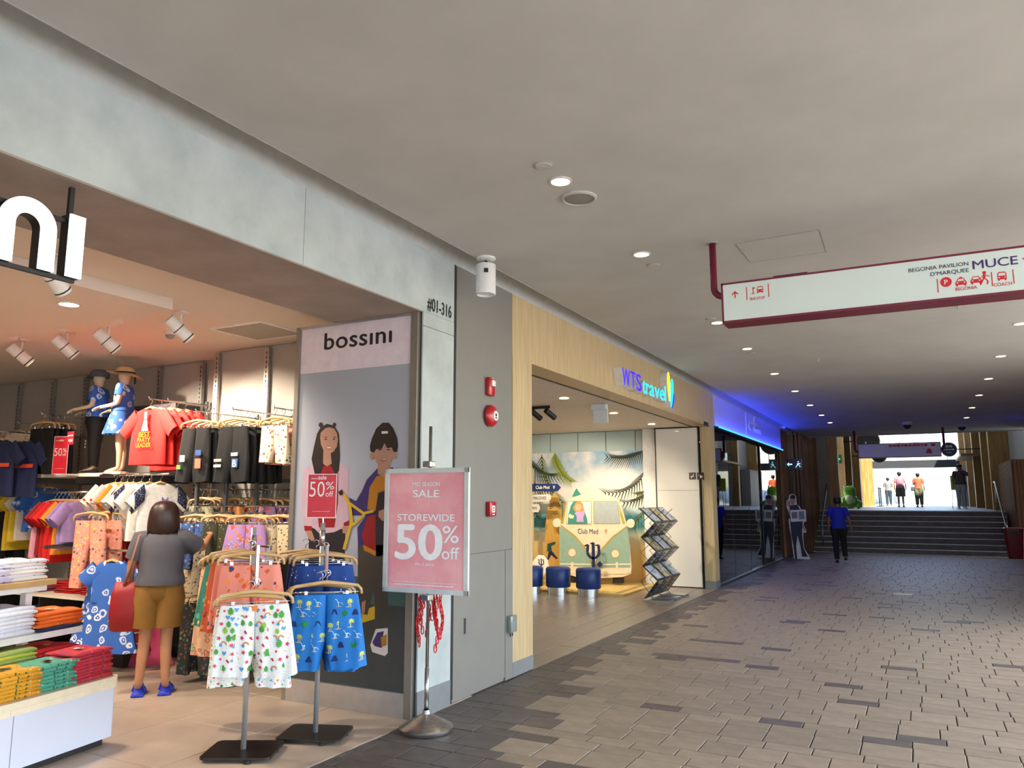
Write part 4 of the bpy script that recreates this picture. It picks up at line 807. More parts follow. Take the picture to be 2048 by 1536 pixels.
for c_ in range(3):
    y0 = 12.1+c_*.45; y1 = y0+.40; dx = c_*.0
    for i in range(6):
        (xa, za), (xb, zb_) = prof[i], prof[i+1]; A = Vector((xa, 0, za)); B = Vector((xb, 0, zb_)); nn = Vector((A.z-B.z, 0, B.x-A.x)); nn = nn.normalized()*(1 if i % 2 == 0 else -1)
        if nn.z < 0: nn = -nn
        tray = MB().prism([(xa, y0, za), (xb, y0, zb_), (xb, y1, zb_), (xa, y1, za)], nn*.006).build('tray', m_tray, rk, world=True)
        a2 = A+(B-A)*.08; b2 = A+(B-A)*.92
        mm = pics[(c_*2+i) % 4] if i % 2 == 0 else m_backpg
        lf = MB().prism([(a2.x, y0+.05, a2.z)+(Vector()), (b2.x, y0+.05, b2.z), (b2.x, y1-.05, b2.z), (a2.x, y1-.05, a2.z)] if False else [Vector((a2.x, y0+.03, a2.z))+nn*.008, Vector((b2.x, y0+.03, b2.z))+nn*.008, Vector((b2.x, y1-.03, b2.z))+nn*.008, Vector((a2.x, y1-.03, a2.z))+nn*.008], nn*.006).build('leaflet', mm, rk, world=True)
        if i % 2:
            q = MB()
            for r_ in range(3):
                f0 = .25+.2*r_; u = a2+(b2-a2)*f0+nn*.0155; v = a2+(b2-a2)*(f0+.07)+nn*.0155
                if nn.x*0+1: u = a2+(b2-a2)*f0-nn*.002; v = a2+(b2-a2)*(f0+.07)-nn*.002
                q.add([(u.x+.012, y0+.09, u.z), (v.x+.012, y0+.09, v.z), (v.x+.012, y1-.12, v.z), (u.x+.012, y1-.12, u.z)], [(0, 1, 2, 3)])
            q.build('text_lines', m_ink, lf, world=True)['kind'] = 'stuff'
        MB().tube([(xb, y0, zb_), (xb, y1, zb_)], .009, 6).build('crossbar', m_rack, rk, world=True)
    for yy in (y0-.008, y1+.008):
        MB().tube([(x, yy, z) for x, z in prof], .007, 6).build('zigzag_frame', m_rack, rk, world=True)
    for yy in (y0-.008,):
        MB().tube([(-3.885+(-3.885-x), yy, max(.03, z-.02)) for x, z in prof[0:]], .006, 6).build('brace', m_rack, rk, world=True)
    MB().box(-4.02, -3.6, y0+.05, y1-.05, 0, .03).build('foot', m_alu, rk, world=True)
# ================================================================== INSIDE THE GLASS-FRONTED SHOP
t = thing('service_counter', 'long dark counter with pale top inside the glass shop', 'counter', (-5.2, 18, 0))
MB().box(-5.5, -4.9, 15.6, 20.6, 0, .95).build('body', M('counter_dark', '#3b3d3f', .5), t, world=True); MB().box(-5.55, -4.82, 15.55, 20.65, .95, 1.0).build('worktop', M('counter_pale', '#cfcfca', .3), t, world=True)
for i in range(6): MB().box(-4.905, -4.895, 15.65+i*.82, 16.42+i*.82, .08, .9).build('panel', M('counter_panel', '#4d4f51', .4), t, world=True)
t = thing('coffee_machine', 'dark box machine with small lit screen on the counter', 'machine', (-5.2, 16.6, 1.0)); MB().box(-.2, .2, -.22, .22, 0, .42, .02).build('body', M('machine_grey', '#2d3134', .3), t); MB().box(.2, .205, -.1, .1, .2, .32).build('screen', M_glow('machine_screen', '#a9cfe8', 1.2), t)
for i, (y, w, h, c_, lb) in enumerate(((15.5, .3, .5, '#c5ccd6', 'pale carton stacked behind the left pane of glass'), (15.95, .35, .35, '#2b4a8a', 'blue carton standing behind the glass front'), (17.3, .3, .6, '#b9bdc4', 'tall pale carton behind the middle pane'))):
    t = thing('carton', lb, 'carton', (-4.2, y, 0), 0, 'cartons behind the shopfront'); MB().box(-.2, .2, -w/2, w/2, 0, h, .008).build('box', M('carton%d' % i, c_, .6), t); MB().box(-.2, .2, -.025, .025, h, h+.002).build('tape', m_white, t)
t = thing('display_board', 'tall blue-grey board with purple band and ink lettering inside the glass shop', 'board', (-4.1, 21.3, 0))
MB().box(-4.35, -3.62, 21.3, 21.36, 0, 2.8).build('panel', M('board_slate', '#6f7f96', .5), t, world=True); MB().box(-4.35, -3.62, 21.29, 21.3, 1.40, 1.72).build('purple_band', M('band_purple', '#6a2a86', .4), t, world=True)
q = MB(); put_text(q, 't ink', (-3.66, 21.287, 1.49), (1, 0, 0), (0, 0, 1), .22, .006, 'RIGHT', .42); q.build('lettering', m_white, t, world=True)
for x, y in ((-4.6, 16.2), (-4.6, 18.4), (-6, 17.5), (-4.6, 20.8)): downlight((x, y, 2.978), 'small downlight inside the glass-fronted shop, %s' % {16.2: 'nearest the oak jamb', 18.4: 'middle of the glass', 17.5: 'over the counter', 20.8: 'nearest the slats'}[y], 'glass shop downlights', .05, 8.)
# ---- outdoor-style officer cut-out standing by the slats
t = thing('officer_standee', 'life-size white-edged cardboard officer holding a notice board', 'standee', (-2.97, 22.8, 0))
def OF(x, y, d=0): p = at_y(1400+x*.21488, 860+y*.21488, 22.8); return Vector((p.x, 22.8+d, p.z))
ol = ((870, 595), (895, 620), (900, 690), (930, 715), (945, 745), (985, 745), (990, 850), (965, 860), (968, 890), (990, 940), (985, 955), (960, 955), (960, 1000), (970, 1100), (1015, 1170), (1027, 1218), (875, 1218), (850, 1000), (830, 900), (825, 830), (838, 820), (825, 760), (805, 720), (805, 660), (825, 645), (830, 610), (845, 598))
q = MB(); q.prism([OF(*p) for p in ol], (0, .012, 0)); q.v = [(v[0], v[1], max(v[2], 0.)) for v in q.v]; q.build('board', m_white, t, world=True)
m_uni = M('officer_navy', '#232a3d', .6); m_skinp = M('print_tan', '#b98a72', .6)
for nm, pts, mm in (('printed_trousers', ((838, 850), (955, 850), (950, 960), (965, 1100), (1005, 1180), (950, 1180), (935, 1080), (908, 980), (895, 1080), (905, 1205), (885, 1205), (870, 1080), (850, 980)), m_uni), ('printed_shirt', ((838, 700), (905, 695), (928, 735), (940, 850), (840, 850), (832, 760)), m_uni), ('printed_face', ((838, 630), (885, 635), (890, 670), (872, 695), (855, 695), (842, 670)), m_skinp), ('printed_cap', ((838, 640), (840, 615), (860, 602), (885, 612), (890, 640)), m_uni), ('printed_hand', ((812, 700), (815, 660), (835, 655), (845, 690), (830, 720)), m_skinp), ('printed_arm', ((945, 860), (960, 870), (980, 935), (972, 950), (952, 900)), m_skinp)):
    MB().prism([OF(*p, -.004) for p in pts], (0, .003, 0)).build(nm, mm, t, world=True)
nb_ = MB().prism([OF(*p, -.02) for p in ((838, 745), (978, 740), (988, 848), (848, 855))], (0, .014, 0)).build('notice_board', m_white2, t, world=True)
for pts in (((852, 765), (905, 762), (910, 822), (858, 825)), ((918, 758), (968, 755), (974, 828), (922, 832))): MB().prism([OF(*p, -.0235) for p in pts], (0, .003, 0)).build('notice_text', M('notice_grey', '#7d858c', .6), nb_, world=True)
# exit sign at the recess
t = thing('exit_sign', 'dark hanging exit sign with white arrow and running figure', 'exit sign', (-3.2, 24.0, 3.6))
MB().box(-3.42, -3.0, 24.0, 24.06, 2.48, 2.80).build('panel', M('exit_panel', '#122a3a', .3), t, world=True); MB().tube([(-3.2, 24.03, 2.8), (-3.2, 24.03, 3.6)], .015).build('stem', m_black, t, world=True)
m_exitw = M_glow('exit_white', '#9fd3e6', 1.0); q = MB(); c = Vector((-3.32, 23.996, 2.64))
q.prism([c+Vector((x, 0, z)) for x, z in ((-.09, 0), (-.03, .06), (-.03, .02), (.06, .02), (.06, -.02), (-.03, -.02), (-.03, -.06))], (0, .003, 0)); q.build('arrow', m_exitw, t, world=True)
q = MB(); c = Vector((-3.1, 23.996, 2.64))
for pts in ([(-.02, .03), (.03, .03), (.02, -.02), (-.03, -.02)], [(-.03, -.02), (0, -.02), (-.06, -.1), (-.08, -.1)], [(0, -.02), (.02, -.02), (.07, -.06), (.05, -.1), (.04, -.06)], [(.03, .03), (.03, .0), (.07, -.0), (.07, .02)]): q.prism([c+Vector((x, 0, z)) for x, z in pts], (0, .003, 0))
q.ell((c.x+.01, c.y, c.z+.07), .02, .003, .02, 10, 6); q.build('running_figure', m_exitw, t, world=True)

for q_, lb, h_ in (((1641, 902), 'small red strobe on the slatted wall above the call point', .09), ((1642, 936), 'small red call point on the slatted wall', .07)):
    p = at_x(q_[0], q_[1], -3.045); t = thing('fire_alarm', lb, 'alarm', (-3.048, p.y, p.z), 0, 'red devices on the slatted wall')
    MB().box(0, .06, -.09, .09, -h_, h_, .015).build('housing', m_red, t, smooth=30); MB().box(.058, .066, -.04, .04, -.03, .03).build('plate', m_white, t)
# ================================================================== CLOTHING SHOP: FITTINGS
m_hwood = M_blot('hanger_wood', '#c49b63', '#dab885', scale=12, stretch=(.4, 4, 4), rough=.45)
m_fixt = M('fixture_grey', '#5c5c5e', .45, .4)
m_spotw = M('spot_white', '#ece8e2', .4)
def spotlight(P, aim, lb, e=130.):
    t = thing('spotlight', lb, 'spotlight', P, 0, 'white ceiling spotlights')
    MB().box(-.05, .05, -.05, .05, -.012, 0).build('mount_plate', m_spotw, t); MB().tube([(0, 0, -.012), (0, 0, -.09)], .012, 10).build('stem', m_spotw, t, True)
    d = (Vector(aim)-Vector(P)).normalized(); c = Vector((0, 0, -.16)); mt = Matrix.Translation(c) @ d.to_track_quat('Z', 'Y').to_matrix().to_4x4()
    MB().lathe([(.048, -.132), (.052, -.13), (.055, -.125), (.055, -.02)], n=24, cap=False).xf(mt).build('rear_can', m_spotw, t, smooth=40); MB().lathe([(.001, -.12), (.049, -.128)], n=24, cap=False).xf(mt).build('rear_cap', m_black, t)
    MB().lathe([(.056, -.022), (.056, -.014)], n=24, cap=False).xf(mt).build('black_ring', m_black, t)
    MB().lathe([(.055, -.014), (.055, .11), (.047, .112), (.044, .07), (.001, .07)], n=24, cap=False).xf(mt).build('front_can', m_spotw, t, smooth=40)
    MB().lathe([(.056, .085), (.0565, .09), (.056, .095)], n=24, cap=False).xf(mt).build('front_ring', m_black, t); MB().lathe([(.042, .071), (.001, .072)], n=18, cap=False).xf(mt).build('lens', m_lens, t)
    lamp('SPOT', Vector(P)+c+d*.13, e, (1, .83, .64), .035, 75, aim, 'spotlight_lamp', .6)
    return t
for i, (q, tg) in enumerate((((363, 624), (-4.95, 5.7, 2.0)), ((218, 650), (-6.0, 5.75, 2.0)), ((135, 663), (-6.6, 5.75, 2.0)), ((45, 680), (-7.3, 5.8, 2.0)))):
    p = at_z(*q, 3.2); spotlight((p.x, p.y, 3.2), tg, e=(100 if i == 0 else 170), lb= ['white ceiling spotlight nearest the air diffuser', 'white ceiling spotlight second from the right', 'white ceiling spotlight third from the right', 'white ceiling spotlight at the left end of the row'][i])
spotlight((-4.95, 2.95, 3.2), (-5.5, 5.6, 1.0), 'white ceiling spotlight half hidden behind the hanging letters', 60)
for x, y, e in ((-6.6, 3.0, 45), (-8.4, 2.6, 45), (-6.6, .8, 40)): spotlight((x, y, 3.11), (x-.3, y+2.0, .6), 'white ceiling spotlight further inside the shop', e) if False else None
p = at_z(138, 608, 3.11); downlight((p.x, p.y, 3.11), 'warm round downlight in the dropped shop ceiling', 'shop downlights', .07, 165., (1, .84, .68), 150)
for x, y in ((-7.4, 3.3), (-7.4, 1.5), (-5.7, 1.4)): downlight((x, y, 3.11), 'round downlight deeper in the dropped shop ceiling near x %.0f' % 0 if False else 'added unseen downlight in the dropped ceiling %s' % {(-7.4, 3.3): 'deep inside beyond the table', (-7.4, 1.5): 'over the far left stock', (-5.7, 1.4): 'over the near table'}[(x, y)], 'shop downlights', .07, 165., (1, .84, .68), 150)  # extra lamps added outside the frame to light the shop
for q, lb in (((341, 668), 'small white dome camera beside the spotlight'), ((232, 688), 'small white dome sensor behind a spotlight')):
    p = at_z(q[0], q[1]-4, 3.2); t = thing('dome_camera', lb, 'camera', (p.x, p.y, 3.2), 0, 'shop dome cameras'); MB().lathe([(.06, 0), (.06, -.02), (.05, -.03)], n=20).build('base', m_spotw, t); MB().ell((0, 0, -.03), .045, .045, .04).build('dome', M('smoked_dome', '#8d8a86', .15), t, smooth=True)
a = [at_z(*q, 3.2) for q in ((418, 657), (517, 641), (590, 658), (515, 681))]
t = thing('air_diffuser', 'square perforated air grille in the shop ceiling', 'air grille', (-5.5, 5.25, 3.2))
MB().box(-5.83, -5.15, 4.95, 5.57, 3.192, 3.2).build('frame', m_spotw, t, world=True); MB().box(-5.78, -5.2, 5.0, 5.52, 3.189, 3.193).build('perforated_plate', M('perforated', '#a39c92', .7, noise_=(90, .35)), t, world=True)
# hanging shop letters
SXL = -3.46
t = thing('hanging_letters', 'glowing white letters n and i hung from the soffit on black rods', 'sign', (SXL, 2.1, 3.08))
m_lface = M_glow('letter_white', '#e6f4f6', 1.05); m_ledge = M('letter_black', '#131216', .5)
def LX(x, y): p = at_x(x, y, SXL); return (p.y, p.z)
i0 = LX(138, 435); i1 = LX(167, 555); iz0, iz1 = LX(150, 556)[1], LX(150, 430)[1]; iy0, iy1 = LX(135, 500)[0], LX(166, 500)[0]
def letter(pts, nm):
    MB().prism([(SXL-.07, y, z) for y, z in pts], (.062, 0, 0)).build(nm+'_case', m_ledge, t, world=True); MB().prism([(SXL-.008, y, z) for y, z in pts], (.012, 0, 0)).build(nm+'_face', m_lface, t, world=True)
letter([(iy0, iz0), (iy1, iz0), (iy1, iz1), (iy0, iz1)], 'letter_i')
ny1 = LX(110, 500)[0]; wdt = iy1-iy0; nr = .128; ncy = ny1-nr; ncz = iz1-nr-.0+.01
out = [(ncy+nr*math.cos(a_), ncz+nr*math.sin(a_)) for a_ in [PI*k/24 for k in range(25)]]; inn = [(ncy+(nr-wdt*.95)*math.cos(a_), ncz+(nr-wdt*.95)*math.sin(a_)) for a_ in [PI*k/24 for k in range(25)]]
nz0 = iz0-.0
q = MB(); qf = MB()
ro = [(ny1, nz0)]+out+[(ncy-nr, nz0)]; ri = [(ny1-wdt*.95, nz0)]+inn+[(ncy-nr+wdt*.95, nz0)]
for k in range(len(ro)-1):
    quad = [ro[k], ro[k+1], ri[k+1], ri[k]]
    q.prism([(SXL-.07, y, z) for y, z in quad], (.062, 0, 0)); qf.prism([(SXL-.008, y, z) for y, z in quad], (.012, 0, 0))
q.build('letter_n_case', m_ledge, t, world=True); qf.build('letter_n_face', m_lface, t, world=True)
for zz in (iz0-.008, iz1-.03): MB().box(SXL-.05, SXL-.03, 1.2, iy1-.01, zz-.01, zz+.01).build('carrier_bar', m_ledge, t, world=True)
ry = LX(152, 400)[0]
for yy in (ry, 1.3): MB().box(SXL-.05, SXL-.03, yy-.011, yy+.011, iz1-.01, 3.085).build('hanging_rod', m_ledge, t, world=True)
# ------------------------------------------------------------------ poster panel on the pier
pp_ = thing('poster_panel', 'tall framed advertising poster with two children under the shop logo', 'poster', (-4.07, 4.98, 0))
PY = 4.955
MB().box(-4.66, -3.47, PY+.004, 4.998, .02, 3.075).build('backing', m_alu, pp_, world=True)
for x0, x1, z0, z1, nm in ((-4.70, -4.655, 0, 3.08, 'stile'), (-3.495, -3.43, 0, 3.08, 'stile'), (-4.655, -3.495, 0, .175, 'bottom_rail'), (-4.655, -3.495, 3.06, 3.08, 'top_rail')): MB().box(x0, x1, PY-.02, 4.999, z0, z1).build(nm, m_alu if nm != 'stile' else M('frame_taupe', '#8d8880', .4, .5), pp_, world=True)
m_pbg = M_ramp('poster_grey_blue', 'Z', .2, 2.7, [(0, '#969eac'), (.45, '#aeb0c0'), (1., '#9fa8b5')], .35)
MB().box(-4.655, -3.495, PY, PY+.004, .175, 2.672).build('print_sheet', m_pbg, pp_, world=True); MB().box(-4.655, -3.495, PY-.001, PY+.004, 2.672, 3.06).build('logo_band', M('poster_lilac', '#e0d5df', .35), pp_, world=True)
def PP(x, y, d=0.): p = at_y(x, y, PY); return Vector((min(max(p.x, -4.654), -3.496), PY-.0015-d, p.z))
q = MB(); lo = PP(649, 699.5); hi = PP(783, 688); put_text(q, 'boss\u0131n\u0131', lo, (1, 0, 0), (0, 0, 1), .205, .02, 'LEFT', hi.x-lo.x, spacing=1.05); q.build('logo', M('logo_black', '#241f26', .4), pp_, world=True)
MB().poly([Vector((-4.654, PY-.001, .176)), Vector((-3.497, PY-.001, .176)), Vector((-3.497, PY-.001, PP(800, 1208).z)), Vector((-4.654, PY-.001, PP(620, 1190).z))]).build('printed_floor', M('poster_charcoal', '#3b4041', .4), pp_, world=True)
def K(x, y, d=0.): return PP(560+x/5.487, 840+y/5.487, d)
sk = M('poster_skin', '#a9806e', .4); skd = M('poster_lip', '#8a4d48', .4); hair = M('poster_hair', '#231a18', .4); pk = M('poster_pink', '#bfa3b4', .4); rd = M('poster_red', '#8e1720', .4); dk = M('poster_dark', '#26222a', .4); pu = M('poster_purple', '#372a6b', .4); ye = M('poster_mustard', '#b3791f', .4); yl = M('poster_yellow', '#c7a630', .4); wh = M('poster_white', '#d8d2d4', .4); gy = M('poster_trouser', '#46423f', .4); tl_ = M('poster_teal', '#43605c', .4)
def figure(nm, layers):
    q = MB()
    for i, (m_, pts) in enumerate(layers):
        q.mat(m_); q.poly([K(x, y, .0003*(i+1)+(.007 if nm == 'printed_scooter' else 0)) for x, y in pts])
    o = q.build(nm, None, pp_, world=True, fix=False)
    return o
def circ(cx, cy, rx, ry=None, n=16): ry = ry or rx; return [(cx+rx*math.cos(2*PI*k/n), cy+ry*math.sin(2*PI*k/n)) for k in range(n)]
figure('printed_girl', [
    (dk, [(310, 1150), (720, 1200), (700, 1900), (560, 1950), (530, 1500), (470, 1950), (330, 1900)]),
    (pk, [(265, 530), (370, 485), (650, 470), (760, 520), (750, 700), (745, 1000), (765, 1100), (720, 1170), (600, 1230), (440, 1250), (380, 1190), (260, 1160), (240, 950), (260, 700)]),
    (rd, [(440, 520), (500, 490), (600, 490), (640, 560), (640, 900), (600, 1180), (430, 1180), (400, 900), (400, 640)]),
    (pk, [(265, 530), (370, 485), (405, 640), (400, 1190), (260, 1160), (240, 950)]),
    (rd, [(265, 1160), (355, 1165), (350, 1215), (275, 1220)]), (rd, [(700, 1130), (760, 1100), (765, 1160), (705, 1175)]),
    (sk, [(285, 1215), (350, 1215), (385, 1310), (350, 1330), (310, 1290)]), (sk, [(690, 1165), (755, 1160), (740, 1250), (690, 1240)]),
    (hair, [(410, 150), (450, 80), (520, 42), (600, 62), (650, 150), (662, 400), (650, 560), (610, 590), (560, 500), (480, 500), (440, 605), (385, 590), (350, 430), (375, 300)]),
    (hair, circ(452, 55, 24, 28)), (hair, circ(602, 52, 20, 22)),
    (sk, [(480, 340), (560, 350), (572, 480), (520, 510), (478, 480)]),
    (sk, [(452, 140), (500, 92), (545, 80), (600, 95), (632, 150), (640, 220), (630, 290), (590, 350), (540, 375), (485, 340), (455, 270), (445, 200)]),
    (hair, [(478, 195), (505, 184), (528, 190), (528, 196), (505, 192)]), (hair, [(575, 190), (600, 184), (625, 192), (622, 198), (600, 192)]),
    (hair, circ(508, 212, 14, 7)), (hair, circ(598, 211, 14, 7)), (skd, [(505, 302), (545, 294), (582, 298), (570, 318), (540, 324), (515, 316)]), (wh, [(514, 304), (545, 299), (574, 302), (560, 311), (530, 312)]),
    (ye, [(500, 620), (590, 600), (630, 630), (560, 660)]), (wh, circ(470, 625, 14, 10)), (pu, circ(540, 590, 30, 12))])
def stroke(pts, w):
    out = []
    for (x0, y0), (x1, y1) in zip(pts[:-1], pts[1:]):
        L_ = math.hypot(x1-x0, y1-y0); nx, ny = -(y1-y0)/L_*w/2, (x1-x0)/L_*w/2; out.append([(x0+nx, y0+ny), (x1+nx, y1+ny), (x1-nx, y1-ny), (x0-nx, y0-ny)])
    return out
SCOOT = [(yl, s_) for s_ in stroke([(690, 795), (770, 920), (795, 1110), (710, 1420)], 34)+stroke([(772, 912), (925, 1025), (1035, 998)], 30)+stroke([(800, 1160), (935, 1035)], 30)]+[(dk, [(645, 790), (690, 760), (705, 815), (670, 830)])]
figure('printed_boy', [
    (gy, [(860, 1400), (1300, 1400), (1260, 1800), (1210, 2250), (1040, 2250), (1060, 1850), (1010, 1750), (950, 2000), (870, 1950)]),
    (pu, [(1070, 530), (1240, 520), (1340, 640), (1340, 1450), (1080, 1500), (860, 1420), (850, 1180), (955, 1040), (980, 760), (950, 660)]), (pu, [(955, 655), (900, 780), (835, 890), (762, 850), (790, 1050), (960, 1045), (1010, 800)]),
    (dk, [(1050, 800), (1330, 780), (1330, 1450), (1060, 1500), (1040, 1100)]),
    (ye, [(1060, 620), (1180, 580), (1240, 600), (1180, 760), (1080, 800), (1050, 1000), (960, 980), (985, 740)]),
    (rd, [(960, 1060), (1050, 1040), (1055, 1480), (930, 1420), (900, 1250)]), (ye, [(915, 1370), (1055, 1440), (1050, 1490), (925, 1430)]),
    (sk, [(1080, 460), (1210, 450), (1220, 580), (1140, 620), (1075, 590)]),
    (sk, circ(1013, 395, 22, 45)), (sk, circ(1268, 385, 22, 45)),
    (sk, [(1030, 320), (1080, 260), (1200, 250), (1256, 310), (1258, 390), (1215, 475), (1125, 515), (1065, 470), (1035, 400)]),
    (hair, [(990, 290), (1010, 210), (1060, 95), (1130, 30), (1200, 30), (1250, 95), (1290, 200), (1300, 280), (1290, 350), (1250, 350), (1230, 300), (1180, 310), (1150, 255), (1120, 320), (1060, 320), (1035, 360), (995, 340)]),
    (wh, [(1118, 125), (1188, 122), (1190, 148), (1120, 152)]), (hair, circ(1100, 328, 20, 6)), (hair, circ(1195, 326, 20, 6)), (skd, [(1100, 432), (1145, 428), (1190, 428), (1165, 452), (1130, 458)]), (wh, [(1108, 434), (1145, 431), (1182, 431), (1150, 440)]),
    (sk, [(1090, 1000), (1160, 970), (1180, 1080), (1130, 1110), (1085, 1060)])])
figure('printed_scooter', [(None, None)]*0+[(m_, p_) for m_, p_ in SCOOT])
def figure2(nm, layers):
    q = MB()
    for i, (m_, pts) in enumerate(layers): q.mat(m_); q.poly([PP(x, y, .0004*(i+1)) for x, y in pts])
    q.build(nm, None, pp_, world=True, fix=False)
figure2('printed_legs', [(tl_, [(690, 1150), (830, 1165), (830, 1215), (700, 1205)]), (yl, [(724, 1222), (750, 1212), (750, 1238), (724, 1246)]), (gy, [(716, 1090), (778, 1090), (776, 1150), (776, 1255), (752, 1255), (748, 1180), (735, 1230), (716, 1225)]), (wh, [(741, 1290), (752, 1258), (776, 1256), (776, 1306), (770, 1312), (745, 1304)]), (pu, [(745, 1285), (755, 1265), (768, 1262), (764, 1296), (750, 1292)]), (ye, [(762, 1275), (774, 1268), (774, 1290), (764, 1294)]), (sk, [(724, 1205), (732, 1200), (730, 1225), (724, 1228)])])
# ------------------------------------------------------------------ garments
def sup(t_, e): c = math.cos(t_); return math.copysign(abs(c)**e, c)
def shorts_mb(w0=.165, w1=.215, h=.40, top=-.165, leg=.62, n=22, rows=12, d=.035, seed=0, fold=.010):
    rg = random.Random(seed); ph = rg.random()*6; q = MB(); asym = rg.uniform(-.02, .02)
    def ring(side, v):
        hw = w0+(w1-w0)*v**.85; z = top-h*v; gap = max(0, v-leg)*.09; a = (hw-gap)/2; cx = side*(gap+a); b = d*(.55+.75*v)
        pts = []
        for k in range(n):
            t_ = 2*PI*k/n; x = cx+a*sup(t_, .75); s = math.sin(t_); y = b*math.copysign(abs(s)**.7, s)+fold*(.25+v)*math.sin(x*70+ph+v*1.5)*(1 if s < 0 else .6)
            pts.append((x+asym*v, y, z-.012*v*math.sin(x*9+ph)))
        return pts
    for sd in (-1, 1): q.ring_loft([ring(sd, j/rows) for j in range(rows+1)], True, False)
    return q, ph, dict(w0=w0, w1=w1, h=h, top=top, d=d, leg=leg, fold=fold, asym=asym)
def shorts_front(P_, ph, x, v):
    hw = P_['w0']+(P_['w1']-P_['w0'])*v**.85; gap = max(0, v-P_['leg'])*.09; a = (hw-gap)/2; side = 1 if x >= 0 else -1; cx = side*(gap+a)
    xx = x; u = min(.999, abs((xx-cx)/a)); ct = u**(1/.75); s = math.sqrt(max(0, 1-ct*ct)); b = P_['d']*(.55+.75*v)
    y = -b*s**.7+P_['fold']*(.25+v)*math.sin(xx*70+ph+v*1.5)
    return Vector((xx+P_['asym']*v, y-.0022, P_['top']-P_['h']*v-.012*v*math.sin(xx*9+ph)))
def pants_mb(w0=.14, h=.55, top=-.165, flare=1.0, seed=0, d=.035): return shorts_mb(w0, w0*1.12*flare, h, top, .3, 18, 14, d, seed, .008)
def tee_mb(w=.2, L=.5, seed=0, flare=1.05, sl=.17, frill=False, d=.035, long_=False):
    rg = random.Random(seed); ph = rg.random()*6; q = MB(); n = 22; zs = [-.095, -.10, -.125, -.165, -.24, -.30]; ws = [.055, .085, w*.72, w*.93, w, w*.98]
    rings = []
    prof = list(zip(zs, ws))+[(-.30-(L-.20)*k/7, w*(.98+(flare-.98)*k/7)) for k in range(1, 8)]
    for z, hw in prof:
        v = min(1, (-z-.09)/L); b = d*(.5+.7*v); r_ = []
        for k in range(n):
            t_ = 2*PI*k/n; s = math.sin(t_); x = hw*sup(t_, .72); r_.append((x, b*math.copysign(abs(s)**.75, s)+.010*v*math.sin(x*48+ph+z*6), z-(.02 if (s < 0 and abs(x) < .06 and z > -.13) else 0)))
        rings.append(r_)
    q.ring_loft(rings, True, False)
    for sg in (-1, 1):
        a = Vector((sg*w*.70, 0, -.165)); e = Vector((sg*(w*.98+sl*.62), -.01, -.165-sl*.95)) if not long_ else Vector((sg*(w*1.02), -.03, -.165-L*.85))
        ax = (e-a).normalized(); nx = Vector((-ax.z*sg, 0, ax.x*sg)); rs = []
        for j in range(6):
            s = j/5; c = a+(e-a)*s; r1 = .085-.012*s if not long_ else .08-.035*s; r2 = .022+.008*s+(.012 if frill and j >= 3 else 0)
            rs.append([c+nx*(r1*math.cos(2*PI*k/12)*(1.25 if frill and j == 4 else 1))+Vector((0, 1, 0))*(r2*math.sin(2*PI*k/12)+.004*math.sin(k*2+j+ph)) for k in range(12)])
        q.ring_loft(rs, True, False)
    return q
def dress_mb(w=.17, L=.85, seed=0, sl=.12):
    q = tee_mb(w, .36, seed, .95, sl); ph = seed*1.7; rings = []
    for j in range(10):
        v = j/9; z = -.40-(L-.36)*v; hw = w*(.93+.75*v); r_ = []
        for k in range(28):
            t_ = 2*PI*k/28; x = hw*math.cos(t_); y = (.035+.05*v)*math.sin(t_)+.016*v*math.sin(k*2.2+ph); r_.append((x, y, z))
        rings.append(r_)
    return q.ring_loft(rings, True, False)
_HM = {}
def hanger_parts(t, clip, hw=.19):
    key = (clip, round(hw, 3))
    if key not in _HM:
        hk = MB().tube([(0, 0, -.085), (0, 0, -.055)]+[(.022*math.sin(a_), 0, -.028-.022*math.cos(a_)) for a_ in [R(x) for x in (10, 45, 90, 135, 180, 225, 260)]], .0028, 6).mesh('hook', m_chrome, True)
        if clip:
            pts = [(-hw, 0, -.165), (-hw+.004, 0, -.135), (-hw+.025, 0, -.112), (-hw*.5, 0, -.100), (0, 0, -.088), (hw*.5, 0, -.100), (hw-.025, 0, -.112), (hw-.004, 0, -.135), (hw, 0, -.165)]
            br = MB().tube(pts, [.008, .009, .0105, .011, .014, .011, .0105, .009, .008], 8).mesh('hanger_bar', m_hwood, True)
            cb = MB().tube([(-hw*.95, 0, -.150), (hw*.95, 0, -.150)], .003, 6).mesh('clip_bar', m_chrome, True)
            cl = MB().box(-.011, .011, -.012, .012, -.182, -.14, .003).mesh('clip', m_chrome); _HM[key] = (hk, br, cb, cl)
        else:
            pts = [(-hw, 0, -.165), (-hw*.8, 0, -.14), (-hw*.4, 0, -.108), (0, 0, -.088), (hw*.4, 0, -.108), (hw*.8, 0, -.14), (hw, 0, -.165)]
            br = MB().tube(pts, [.009, .012, .013, .014, .013, .012, .009], 8).mesh('hanger_bar', m_hwood, True); _HM[key] = (hk, br)
    P_ = _HM[key]; inst(P_[0], 'hook', t); inst(P_[1], 'hanger_bar', t)
    if clip:
        inst(P_[2], 'clip_bar', t)
        for s in (-1, 1): inst(P_[3], 'clip', t, (s*hw*.58, 0, 0))
_GM = {}
